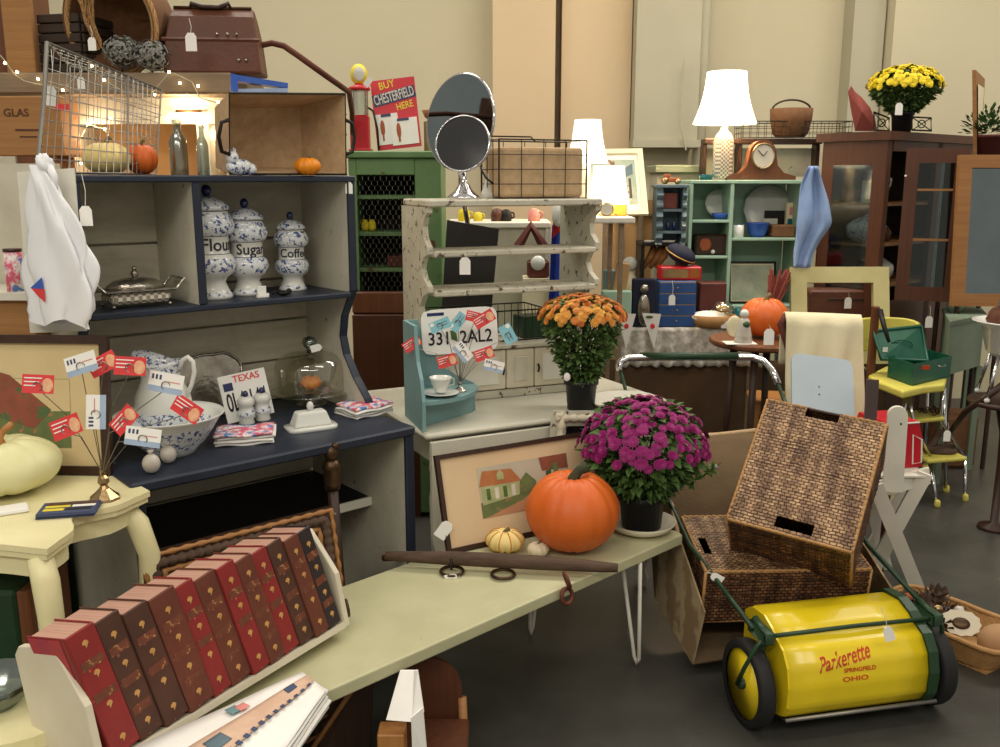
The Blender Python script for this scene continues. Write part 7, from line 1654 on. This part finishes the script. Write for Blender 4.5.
# ---- folded linens at the front
P4 = [G(165,722,.425), G(302,668,.425), G(327,690,.425), G(262,790,.425)]
P4 = [q+V((0,0,-.046)) for q in (G(118,754,.47), G(303,669,.47), G(327,688,.47), G(240,815,.47))]
t = T('embroidered_linens', 'stack of folded white embroidered linens at the front corner of the sage table', 'linens', (P4[0]+P4[2])/2)
for k in range(6):
    m = MB(); q = [p+V((random.uniform(-.008,.008), random.uniform(-.008,.008), .004+k*.0075)) for p in P4]
    def lf(u, v, q=q, k=k): a = q[0].lerp(q[1],u); b = q[3].lerp(q[2],u); p = a.lerp(b,v); p.z += .002*math.sin(u*11+k)*math.cos(v*8+k); return p
    m.grid(lf, 18, 8); m.build('folded_cloth', W['clothwhite'], t, True, world=True, thick=.005)
beige = mk('beige lace band', (214,184,160), (196,160,136), rough=.9, scale=20)
def strip(u0, u1, v0, v1, mt, nm, z=.0515):
    m = MB(); n = 8
    def f(a, b): u = u0+(u1-u0)*a; v = v0+(v1-v0)*b; p = P4[0].lerp(P4[1],u).lerp(P4[3].lerp(P4[2],u),v); p.z += z-.003+.002*math.sin(u*11+5)*math.cos(v*8+5)+.001; return p
    m.grid(f, 12, 4); return m.build(nm, mt, t, True, world=True, thick=.0012)
strip(.0,.98,.30,.58, beige, 'lace_band'); 
for k in range(16): strip(.06+k*.057,.085+k*.057,.56,.62, W['ink'], 'stitched_motif', .0535)
strip(.50,.56,.10,.22, W['silk'], 'embroidered_bird', .0525); strip(.545,.60,.13,.24, W['pink'], 'embroidered_bird', .0528); strip(.80,.87,.32,.44, W['ink'], 'embroidered_sprig', .0535); strip(.25,.36,.36,.5, W['bluegrey'], 'embroidered_sprig', .0535)
# ---- framed village picture
ex = V((math.cos(R(30)), math.sin(R(30)), 0)); a = G(446,554,ZB+.0008)+V((0,.0,0)); up = (V((0,0,1))*.965-ex.cross(V((0,0,1)))*.26).normalized()
up = (V((0,0,.962))+V((-math.sin(R(30)), math.cos(R(30)), 0))*.27).normalized()
w_ = .60; h_ = .305
t = frame_pic('framed_village_print', 'brown framed picture of a green cottage and road on the sage table', 'picture', axes(a, ex, up), w_, h_, .014, W['darkwood'], .016, W['matboard'])
X0, X1, Y0, Y1 = .14, .48, .085, .245
m = MB(); m.box(X0, X1, Y0, Y1, .0075, .0082); m.build('painted_sky', W['artsky'], t)
def pp_(pts, z, mt, nm): m = MB(); m.prism([(X0+(X1-X0)*p, Y0+(Y1-Y0)*q) for p, q in pts], z, z+.0005, 'z'); m.build(nm, W[mt], t)
pp_([(0,0),(.62,0),(1,0),(1,.35),(.7,.42),(.55,.40),(.0,.30)], .0083, 'artgreen', 'painted_garden')
pp_([(.05,.0),(1,.0),(1,.28),(.72,.42),(.62,.40),(.45,.22)], .0089, 'artroad', 'painted_road')
pp_([(.02,.25),(.42,.34),(.44,.62),(.02,.66)], .0089, 'artwall', 'painted_cottage')
pp_([(.0,.62),(.46,.60),(.36,.88),(.05,.92)], .0095, 'artroof', 'painted_roof')
pp_([(.20,.70),(.27,.70),(.27,.82),(.235,.90),(.20,.82)], .0101, 'artwall', 'painted_dormer')
for k in range(4): pp_([(.07+k*.09,.34),(.11+k*.09,.34),(.11+k*.09,.56),(.07+k*.09,.56)], .0095, 'dial' if k % 2 else 'leaf', 'painted_window')
pp_([(.42,.35),(.60,.38),(.62,.55),(.52,.75),(.44,.60)], .0095, 'artgreen', 'painted_trees'); pp_([(.70,.72),(1,.70),(1,1),(.68,1)], .0089, 'artred', 'painted_trees')
pp_([(.74,.38),(.80,.38),(.80,.72),(.74,.70)], .0095, 'leafdark', 'painted_cypress'); pp_([(.83,.38),(.88,.38),(.88,.84),(.83,.84)], .0095, 'artgreen', 'painted_cypress')
price_tag(444,530,2.70, 'white price tag stuck on the lower left of the village picture mat', .05, .005, tilt=35)
# ---- pumpkins on the bench
pc = G(572,549,ZB+.0005); pumpkin('orange_pumpkin', 'biggest orange pumpkin standing on the sage table before the village picture', pc+V((.0,.0,0)), .146, .255, 'pumpkin', 14, .03, 'stemdark', .26, .13, lean=.12)
pumpkin('striped_pumpkin', 'small cream pumpkin with amber stripes on the sage table', G(505,551,ZB+.0005), .060, .072, 'stripegourd', 10, .10, stripes=True, sh=.22)
pumpkin('tiny_pumpkin', 'tiny white pumpkin between the striped and the biggest pumpkin', G(538,556,ZB+.0005), .034, .046, 'whitegourd', 9, .08, sh=.2)
# ---- magenta mum
pm = G(641,530,ZB); t = T('pot_saucer', 'cream saucer under the magenta mum', 'saucer', pm+V((0,0,.0005))); m = MB(); m.lathe([(.07,0),(.095,.012),(.115,.035),(.11,.036),(.09,.016),(0,.010)], 32); m.build('saucer_dish', W['rackwhite'], t, True)
pot_mum('potted_mum', 'magenta chrysanthemum in a black pot at the right end of the sage table', pm+V((0,0,.0125)), .082, .12, .205, .25, .185, 'magenta', 'leaf', 98, .0195, seed=2, skirt=.55)
m = MB(); rnd = random.Random(11); t = T('flower_sprig', 'leafy sprig with a pale bud drooping right from the magenta mum', 'flower sprig', D(690,490,2.95))
pts = [D(672,478,2.93), D(690,484,2.90), D(706,474,2.88), D(716,467,2.87)]
m.tube(pts, .0025, 4)
for k in range(60):
    c = pts[k % 3].lerp(pts[k % 3+1], rnd.random()); d = V((rnd.uniform(-1,1), rnd.uniform(-1,1), rnd.uniform(-.8,1))).normalized(); x = d.cross(V((0,.2,1))).normalized(); s = .03
    m.add([c, c+d*s*.5+x*s*.22, c+d*s, c+d*s*.5-x*s*.22], [(0,1,2,3)])
m.build('leaves', W['leafbright'], t, world=True); m = MB(); m.ball(pts[-1], .008); m.build('bud', W['hydr'], t, True, world=True)
# ---- old wooden singletree with rings
P1, P2 = G(386,556,.452), G(618,568,.452)
t = T('wooden_yoke', 'weathered wooden singletree with iron rings lying across the sage table', 'wooden bar', P1.lerp(P2,.5))
m = MB(); n = 14; pts = [P1.lerp(P2,k/n)+V((0,0,.006*math.sin(k*1.3)*0+.004*math.sin(k*PI/n))) for k in range(n+1)]; m.tube(pts, [.013+.009*math.sin(k*PI/n)**.7 for k in range(n+1)], 9); m.build('bar', W['branch'], t, True, world=True)
def ring(c, r, rr, nrm=(0,0,1)):
    q = V(nrm).to_track_quat('Z','Y'); m = MB(); m.tube([V(c)+q @ V((r*math.cos(k*PI/12), r*math.sin(k*PI/12), 0)) for k in range(24)], rr, 7, closed=True); return m
for px, py in ((452,571),(503,574)): ring(G(px,py,.428), .033, .005).build('iron_ring', W['bronze'], t, True, world=True)
c = P1.lerp(P2,.29); m = MB(); m.tube([c+V((0,-.005,.02)), c+V((0,-.028,-.005)), c+V((0,-.03,-.02))], .004, 6); m.build('staple', W['iron'], t, True, world=True)
m = ring(D(567,580,2.45)+V((0,0,0)), .022, .005, (.9,.2,.3)); m.v = m.v; m.build('iron_link', W['rust'], t, True, world=True); m = ring(D(567,596,2.45), .022, .006, (.6,-.6,.2)); m.build('iron_link', W['rust'], t, True, world=True)
price_tag(451,578,2.52, 'white paper price tag lying inside the left iron ring', .03, .01, tilt=80)
for px, py, lb, col in ((342,608,'round brass knob at the right end of the book rack','brass'),):
    ring(G(px+5,py,.46), .020, .005, (.9,.3,.1)).build('iron_loop', W['bronze'], t, True, world=True)
# ---- under the bench
t = T('curved_plywood_stand', 'dark brown curved wooden chair back with light edges beneath the sage table', 'chair', V((-.12,2.14,0)))
yb = 2.20
def cur(px0, px1, y, zt, mt, nm, th=.012):
    a, b = D(px0,700,y).x, D(px1,700,y).x; w2 = (b-a)/2; cxm = (a+b)/2; prp = [(cxm-w2*.8,0),(cxm+w2*1.0,0),(cxm+w2*1.02,zt*.55)]+[(cxm+w2*math.cos(k*PI/12), zt*.72+zt*.28*math.sin(k*PI/12)) for k in range(0,13)]+[(cxm-w2*1.0,zt*.5)]
    m = MB(); m.prism(prp, y, y+th, 'y'); return m.build(nm, W[mt], t, world=True)
cur(394, 462, yb, .345, 'brown', 'back_panel'); m = MB(); x1 = D(462,700,yb).x; m.tube([V((x1,yb+.005,.23)), V((x1+.005,yb-.01,.12)), V((x1-.01,yb-.02,0))], .012, 7); m.build('edge_rail', W['oak'], t, True, world=True)
m = MB(); m.cbox(-.30,-.08,yb-.16,yb-.01,.16,.18,.006); m.build('seat', W['brown'], t, world=True)
for x in (-.28,-.10): m = MB(); m.tube([(x,yb-.14,.16),(x,yb-.16,0)], .012, 7); m.build('leg', W['oak'], t, True, world=True)
t = T('dark_plank', 'dark brown slanted board under the left of the sage table', 'board', V((-.42,2.14,0))); m = MB(); m.slab([V((-.50,2.14,.0)), V((-.35,2.20,.0)), V((-.33,2.26,.36)), V((-.40,2.22,.36))], V((.0,.02,0))); m.build('board_panel', W['darkwood'], t, world=True)
m = MB(); m.tube([D(305,760,2.14), D(352,690,2.2), D(362,672,2.22)], .007, 6); m.build('light_edge', W['oak'], t, True, world=True)
p = D(393,728,2.0); m = MB(); m.cbox(p.x-.035,p.x+.03,1.97,2.03,0,p.z,.003); o = m.build('tan_wooden_block', W['pine']); tag(o, 'tan wooden block post standing under the draped white cloth', 'block')
q = [D(386,720,1.96), D(412,722,1.955), D(414,671,2.04), D(400,671,2.045)]
t = T('white_cloth_strip', 'white cloth strip draped over the tan block beneath the sage table', 'cloth', p)
m = MB(); m.slab(q, V((0,.006,0))); m.slab([D(411,722,1.955), D(413,671,2.04), D(418,671,2.06), D(424,712,2.0), D(428,760,1.98), D(414,768,1.95)][:4], V((0,.006,0))); m.slab([D(411,718,1.954), D(423,708,2.0), D(428,765,1.98), D(413,770,1.95)], V((0,.006,0))); m.build('cloth', W['clothwhite'], t, world=True)
m = MB(); m.cbox(G(375,640,.03).x-.02, .70, 2.75, 2.95, 0, .03, .004)
tag(m.build('pink_floor_slab', mk('dusky floor board', (96,72,62), (76,58,50), rough=.7)), 'dusky brown flat board on the floor under the sage table', 'board') if False else None
# ================================================================== yellow lawn sweeper
WLc = G(746,722,0); WR_ = G(920,699,0)
ax = V((WR_.x-WLc.x, WR_.y-WLc.y, 0)); AL = ax.length; ax.normalize(); fw = V((ax.y,-ax.x,0))   # fw points to the viewer
SM = Matrix((ax, -fw, V((0,0,1)))).transposed().to_4x4(); SM.translation = WLc+(-fw)*0
sw = TM('lawn_sweeper', 'yellow lawn sweeper with black tyred wheels and green bracket frame', 'lawn sweeper', SM)
Rw = .127
def wheel(x, sgn):
    X = Matrix.Translation((x,0,Rw)) @ Euler((0,R(90),0)).to_matrix().to_4x4()
    m = MB(); m.lathe([(Rw*.80,-.022),(Rw*.97,-.022),(Rw,-.012),(Rw,.012),(Rw*.97,.022),(Rw*.80,.022)], 40, X); m.f = m.f[:-2]; m.mi = m.mi[:-2]; w = m.build('wheel', W['tirem'], sw, True)
    m = MB(); m.lathe([(Rw*.82,-.016),(Rw*.78,-.006),(Rw*.62,-.010),(Rw*.60,-.004),(Rw*.2,-.006),(Rw*.16,-.014),(0,-.015)] if sgn < 0 else [(Rw*.82,.016),(Rw*.7,.004),(Rw*.2,.008),(0,.015)], 36, X); m.build('wheel_disc', W['swyellow'], w, True)
    m = MB(); m.lathe([(.016,-.03),(.016,.03)], 12, X); m.build('hub', W['swgreen'], w, True)
wheel(0, -1); wheel(AL, 1)
# housing, profile in (y,z) : y<0 is towards the viewer
prof = [(.13,.285),(.10,.312),(.03,.318),(-.02,.300),(-.045,.282),(-.085,.265),(-.115,.225),(-.128,.17),(-.125,.11),(-.105,.075),(-.07,.062)]
m = MB(); x0, x1 = .060, AL-.085
m.grid(lambda u, v: (lambda s: (x0+(x1-x0)*u, prof[min(len(prof)-2,int(s))][0]*(1-(s-min(len(prof)-2,int(s))))+prof[min(len(prof)-2,int(s))+1][0]*(s-min(len(prof)-2,int(s))), prof[min(len(prof)-2,int(s))][1]*(1-(s-min(len(prof)-2,int(s))))+prof[min(len(prof)-2,int(s))+1][1]*(s-min(len(prof)-2,int(s)))))(v*(len(prof)-1)), 4, 40)
m.build('housing', W['swyellow'], sw, True, thick=.004)
for x, g_ in ((.052, 1.0), (AL-.084, 1.07)):
    m = MB(); m.prism([(a*g_, .17+(b-.17)*g_) for a, b in [(.14,.06)]+[(.14,.285)]+prof[1:]], x, x+(.008 if g_ == 1 else .03), 'x'); m.build('end_plate', W['swgreen' if x > .1 else 'swyellow'], sw)
m = MB(); m.box(.061, AL-.086, -.10,.12,.055,.06); m.build('inner_floor', W['greendark'], sw)
m = MB(); m.tube([(.03,-.052,.295),(AL*.5,-.056,.300),(AL-.03,-.052,.295)], .0065, 7); m.build('cross_rod', W['swgreen'], sw, True)
m = MB(); m.tube([(.05,-.128,.076),(AL-.05,-.128,.076)], .006, 6); m.build('lower_rod', W['wire'], sw, True)
def hfn(v, zc=.195, xc=.5):   # wrap text on the housing front
    s = v.y; 
    z = .222+s; y = -.1225 - .0 ; 
    # follow profile
    for (a, b) in zip(prof, prof[1:]):
        if b[1] <= z <= a[1] and a[0] <= .03: k = (z-b[1])/(a[1]-b[1]); y = b[0]+(a[0]-b[0])*k; break
    return V((AL*.415+v.x, y-.0035-v.z, z))
def rotv(v, a): return V((v.x*math.cos(a)-v.y*math.sin(a), v.x*math.sin(a)+v.y*math.cos(a), v.z))
text('lettering', 'Parkerette', .052, W['scriptred'], sw, fn=lambda v: hfn(rotv(v, R(9))+V((-.012,.012,0))), width=.17, shear=.5, ext=.0004)
text('lettering', 'SPRINGFIELD', .016, W['scriptred'], sw, fn=lambda v: hfn(v+V((.035,-.018,0))), width=.10, ext=.0004)
text('lettering', 'OHIO', .018, W['scriptred'], sw, fn=lambda v: hfn(v+V((.02,-.042,0))), width=.08, ext=.0004)
for x in (.02, AL-.02):
    xo = -.036 if x < .1 else AL+.03; m = MB(); m.tube([(x,-.05,.295),(xo*.5+x*.5,-.052,.27),(xo,-.04,.20),(xo,-.0,Rw)], .0065, 7); m.build('hub_strut', W['swgreen'], sw, True)
    m = MB(); m.tube([(x,-.005,Rw),(x,-.02,.22),(x,-.045,.30),(x,.02,.315)], .012, 7); m.cbox(x-.018,x+.018,-.07,.03,.275,.312,.004); m.build('bracket', W['swgreen'], sw, True)
# handle
inv = SM.inverted()
Lt = [V((.0,-.01,.30)), V((-.01,.12,.335)), inv @ D(690,545,2.85), inv @ D(665,492,3.05), inv @ D(630,405,3.42), inv @ D(620,370,3.55)]
crn = [D(619,366,3.55), D(621,361,3.56), D(628,358,3.57), D(660,357,3.6), D(720,357,3.6), D(752,357,3.6), D(764,361,3.58), D(772,370,3.54), D(778,384,3.48)]
Rt = [inv @ D(788,410,3.38), inv @ D(820,468,3.14), inv @ D(868,545,2.82), inv @ D(903,602,2.66)]
Rt[-1] = V((AL-.01,-.0,.30))
m = MB(); m.tube(Lt, .0075, 8); m.build('handle_rod', W['swgreen'], sw, True)
m = MB(); m.tube([Lt[-1]]+[inv @ p for p in crn], .014, 10); m.build('handle_bar', W['chrome'], sw, True)
m = MB(); m.tube([inv @ crn[-1]]+Rt, .008, 8); m.build('handle_rod', W['swgreen'], sw, True)
m = MB(); m.tube([inv @ D(640,356,3.588), inv @ D(738,356,3.588)], .0145, 10); m.build('green_grip', W['swgreen'], sw, True)
price_tag(889,634,2.38, 'white price tag on a string on the yellow sweeper housing', .036, .07, tilt=-20)
# canvas hopper
def hp(m, *pts, nu=10, nv=8, bulge=0, mt=None):
    a, b, c, d = pts
    nrm = (b-a).cross(d-a).normalized()
    m.grid(lambda u, v: a.lerp(b,u).lerp(d.lerp(c,u),v)+nrm*bulge*math.sin(PI*u)*math.sin(PI*v), nu, nv)
hpr = T('canvas_hopper', 'brown canvas hopper slung behind the yellow sweeper', 'hopper', V((.85,3.0,0))); 
Lr0, Lr1 = D(705,612,2.66), D(664,492,3.06); Lb0, Lb1 = D(693,664,2.70), D(656,600,3.0)
m = MB(); m.add([Lr0, Lr1, Lb1, Lb0], [(0,1,2,3)]); m.build('side_panel', W['ticking'], hpr, world=True, thick=.006)
Rr0, Rr1 = D(903,606,2.78), D(802,440,3.36); Rb0 = D(885,660,2.84); Rb0.z = .08; Rb1 = Rb0+V((-.03,.32,.06))
m = MB(); m.add([Rr0, D(830,490,3.1), Rb1, Rb0], [(0,1,2,3)]); m.build('side_panel', W['ticking'], hpr, world=True, thick=.006)
bTL, bTR = D(690,437,3.44), D(790,427,3.50); bTL = D(645,440,3.40)
m = MB(); hp(m, Lb1, Rb1, bTR, bTL, nu=18, nv=14, bulge=.05); m.build('back_panel', W['canvas'], hpr, True, world=True, thick=.005)
m = MB(); m.add([Lr1, bTL, Lb1+V((0,.02,0))], [(0,1,2)]); m.build('side_gusset', W['canvas'], hpr, world=True, thick=.006)
m = MB(); m.add([Lb0, Rb0, Rb1, Lb1], [(0,1,2,3)]); m.build('bottom_panel', W['canvas'], hpr, world=True, thick=.006)
m = MB(); m.tube([bTL, bTL.lerp(bTR,.5)+V((0,0,-.006)), bTR], .010, 7); m.build('rim', W['burlap'], hpr, True, world=True)
m = MB(); m.tube([Lr1+V((0,.0,.0)), D(672,505,3.0), D(680,545,2.86)], .008, 6); m.tube([D(668,488,3.04)+V((.016*math.cos(k*PI/8),-.01,.016*math.sin(k*PI/8))) for k in range(16)], .004, 5); m.build('rim_cord', W['burlap'], hpr, True, world=True)
# ================================================================== woven baskets
def weave(m, a, ex, ey, n, w, h, pitch=.012, amp=.004, hole=None):
    nu = max(4, int(w/pitch)*3); nv = max(4, int(h/pitch)*3); vs = []; W1 = nu+1
    for j in range(nv+1):
        for i in range(nu+1):
            u, v = i/nu*w, j/nv*h; r = int(v/pitch); s = math.sin(PI*v/pitch); q = math.sin(PI*u/pitch*.6+(PI/2 if r % 2 else 0))
            z = amp*(.35+.65*abs(s))*(.45+.55*abs(q)); z += .0012*math.sin(37*u+11*v*r)
            vs.append(a+ex*u+ey*v+n*z)
    fs = []
    for j in range(nv):
        for i in range(nu):
            u, v = (i+.5)/nu*w, (j+.5)/nv*h
            if hole and hole(u, v): continue
            fs.append((j*W1+i, j*W1+i+1, (j+1)*W1+i+1, (j+1)*W1+i))
    m.add(vs, fs)
def wbasket(name, lb, o, ex, ey, w, h, d, mats, holes):
    """face w x h at o spanned by ex, ey; body goes d along -normal"""
    ex = V(ex).normalized(); ey = V(ey); ey = (ey-ex*ey.dot(ex)).normalized(); n = ex.cross(ey)
    t = TM(name, lb, 'basket', axes(o, ex, ey))
    I = [V((1,0,0)), V((0,1,0)), V((0,0,1))]; X, Y, Z = I
    m = MB(); weave(m, V((0,0,0)), X, Y, Z, w, h, hole=holes.get('face')); m.build('woven_face', mats[0], t, True, thick=.004)
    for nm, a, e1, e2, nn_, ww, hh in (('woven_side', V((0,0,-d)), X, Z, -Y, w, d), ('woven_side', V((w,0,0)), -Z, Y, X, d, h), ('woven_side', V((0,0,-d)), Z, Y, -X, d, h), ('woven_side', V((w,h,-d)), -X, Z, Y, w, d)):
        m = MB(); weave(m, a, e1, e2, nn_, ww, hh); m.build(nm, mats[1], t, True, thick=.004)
    m = MB(); m.box(.004,w-.004,.004,h-.004,-d,-d+.006); m.build('light_block_base', mats[1], t)  # closed back added to keep light out and darken the handle slots
    m = MB(); c = [V((0,0,0)), V((w,0,0)), V((w,h,0)), V((0,h,0))]
    for k in range(4):
        p, q = c[k], c[(k+1) % 4]; L_ = (q-p).length; nn = int(L_/.010)
        for s in range(2):
            if holes.get('gap') and holes['gap'][0] == k:
                f0, f1 = holes['gap'][1:]
                m.tube([p.lerp(q, f0*j/max(1,int(nn*f0)))+V((0,0,.004*math.sin(j*1.6+s*PI))) for j in range(int(nn*f0)+1)], .005, 5)
                m.tube([p.lerp(q, f1+(1-f1)*j/max(1,int(nn*(1-f1))))+V((0,0,.004*math.sin(j*1.6+s*PI))) for j in range(int(nn*(1-f1))+1)], .005, 5)
            else: m.tube([p.lerp(q, j/nn)+V((0,0,.004*math.sin(j*1.6+s*PI))) for j in range(nn+1)], .005, 5)
    for p in (V((0,0,0)), V((w,0,0)), V((w,h,0)), V((0,h,0))): m.tube([p, p+V((0,0,-d))], .006, 6)
    c2 = [k+V((0,0,-d)) for k in c]; m.tube(c2, .006, 6, closed=True)
    m.build('braided_edge', mats[2], t, True); return t
o = D(727,519,2.70); byv = D(768,400,2.97)-o
lo, hi = 2.2, 3.2
for _ in range(40):
    mid = (lo+hi)/2
    if (D(852,553,mid)-o).dot(byv) > 0: hi = mid
    else: lo = mid
bx = D(852,553,mid)-o; print('BR depth', mid); W_ = bx.length; H_ = byv.length
byv2 = byv-bx.normalized()*byv.dot(bx.normalized()); H2 = byv2.length; print('basket', W_, H_, H2)
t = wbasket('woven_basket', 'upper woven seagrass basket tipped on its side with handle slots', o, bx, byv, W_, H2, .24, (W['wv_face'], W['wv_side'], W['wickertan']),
  {'face': lambda u, v: (W_*.34 < u < W_*.62 and v > H2*.93) or (W_*.38 < u < W_*.68 and H2*.035 < v < H2*.12), 'gap': (2, .36, .66)})
m = MB(); m.tube([(W_*.36,H2,0),(W_*.38,H2+.0,-.004),(W_*.62,H2+.0,-.004),(W_*.64,H2,0)], .006, 6); m.build('handle_bar', W['darkwood'], t, True)
m = MB(); m.box(W_*.36, W_*.70, H2*.02, H2*.135, -.03, -.012); m.build('slot_shadow', W['greendark'], t) if False else None
o = D(700,598,2.66); 
c0, c1 = D(708,600,2.70), D(868,590,2.72)
ex = (c1-c0).normalized(); 
lo_ = T('tmp','x','x') ; bpy.data.objects.remove(lo_)
ux = V((ex.x, ex.y, 0)).normalized(); uy = V((-ux.y, ux.x, 0))
oo = D(702,538,3.02); 
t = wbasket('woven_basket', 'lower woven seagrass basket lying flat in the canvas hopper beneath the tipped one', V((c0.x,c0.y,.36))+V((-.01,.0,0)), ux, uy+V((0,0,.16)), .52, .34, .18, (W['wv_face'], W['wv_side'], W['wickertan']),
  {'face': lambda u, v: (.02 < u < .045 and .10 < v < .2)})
price_tag(717,578,2.66, 'white price tag on the left rim of the lower woven basket', .034, .02, tilt=-60)
# ================================================================== rattan basket with odds and ends
Bc = G(948,655,.0); bc2 = G(965,668,0)
fr = Frame(1.16, 2.62, 0)
q0, q1, q2, q3 = G(882,650,.10), G(1000,656,.10), G(930,580,.10), G(905,572,.10)
t = T('rattan_tray_basket', 'shallow tan rattan basket on the floor right of the sweeper', 'basket', G(945,640,0))
ctr = t.location
ex = V((.55,-.83,0)).normalized(); ey = V((.83,.55,0)).normalized()
ctr = G(950,632,.04); t.matrix_basis = Matrix.Translation((ctr.x,ctr.y,0)) @ Matrix.Rotation(math.atan2(ex.y,ex.x), 4, 'Z')
m = MB(); L2, W2 = .235, .13
def rb(u, v):
    a = 2*PI*u; c, s = math.cos(a), math.sin(a); q = (abs(c)**6+abs(s)**6)**(-1/6); g = .80+.20*v
    wv = .002*math.sin(u*2*PI*60)*math.cos(v*PI*8)
    return V(((L2*g+wv)*c*q, (W2*g+wv)*s*q, .008+v*.085))
m.grid(rb, 240, 12); m.build('basket_wall', W['wickertan'], t, True, thick=.006)
m = MB(); m.box(-L2*.8, L2*.8, -W2*.8, W2*.8, .001, .009); m.build('basket_floor', W['wickertan'], t)
m = MB(); m.tube([rb(k/48,1)*1.02 for k in range(48)], .009, 7, closed=True); m.build('rim', W['wickertan'], t, True)
TMt = t.matrix_basis
def inb(x, y, z): return TMt @ V((x,y,z))
t = T('stone_ball', 'smooth tan round ball at the near end of the rattan basket', 'ball', inb(.165,-.0,.012)); m = MB(); m.ball((0,0,.062), .066,.058,.06, 22, 14); m.build('ball_body', W['stone'], t, True)
t = TM('ornate_buckle', 'cream oval buckle shaped ornament leaning in the rattan basket', 'ornament', Matrix.Translation(inb(.05,-.03,.10)) @ Euler((R(55),0,R(-20))).to_matrix().to_4x4()); m = MB(); m.prism(outline(.12,.085,2.2,24,.04), -.006, .006, 'z', rotm(loc=(-.06,-.04,0))); m.build('cream_plate', W['rackwhite'], t); m = MB(); m.ball((0,0,.007), .028,.020,.004, 16, 6); m.build('dark_centre', W['bronze'], t, True)
rnd = random.Random(21)
for k, lb in enumerate(('dark pinecone at the far end of the rattan basket','pinecone lying second from the far end of the rattan basket','brown pinecone beside the cream buckle ornament','small dark pinecone at the left rim of the rattan basket','pinecone on the pile nearest the sweeper wheel','topmost pinecone of the pile in the rattan basket')):
    x, y, z = ((-.17,.04,.06),(-.15,-.05,.07),(-.05,.07,.06),(-.08,-.07,.085),(.0,-.07,.07),(-.09,.02,.115))[k]
    t = T('pinecone', lb, 'pinecone', inb(x,y,z), rot=(rnd.random()*2, rnd.random()*2, rnd.random()*3), group='pinecones in the rattan basket'); t.scale = (1.3,1.3,1.3); m = MB(); m.ball((0,0,0), .026,.026,.036, 10, 8)
    for j in range(60): 
        zz_ = 1-2*(j+.5)/60; a = j*2.4; r = math.sqrt(1-zz_*zz_); d = V((r*math.cos(a), r*math.sin(a), zz_*1.35)); s_ = V((-math.sin(a), math.cos(a), 0))
        m.add([d*.026-s_*.007, d*.026+s_*.007, d*.038+V((0,0,.006))+s_*.004, d*.038+V((0,0,.006))-s_*.004], [(0,1,2,3)])
    m.build('scales', W['branch'] if k % 2 else W['darkwood'], t)
for k,(x,y,z,mt,lb) in enumerate(((-.04,-.02,.115,'brass','small brass ball on the pinecones in the rattan basket'),(-.01,.06,.10,'ceramic','pale shell on the far side of the rattan basket'),(-.15,-.02,.115,'terracotta','orange brown nut on the pinecone pile'))):
    t = T(('brass_ball','shell','nut')[k], lb, ('ball','shell','nut')[k], inb(x,y,z)); m = MB(); m.ball((0,0,0), .018,.016,.015, 12, 8, fn=(lambda a,p: 1+.08*math.cos(8*a)) if k == 1 else None); m.build('body', W[mt], t, True)
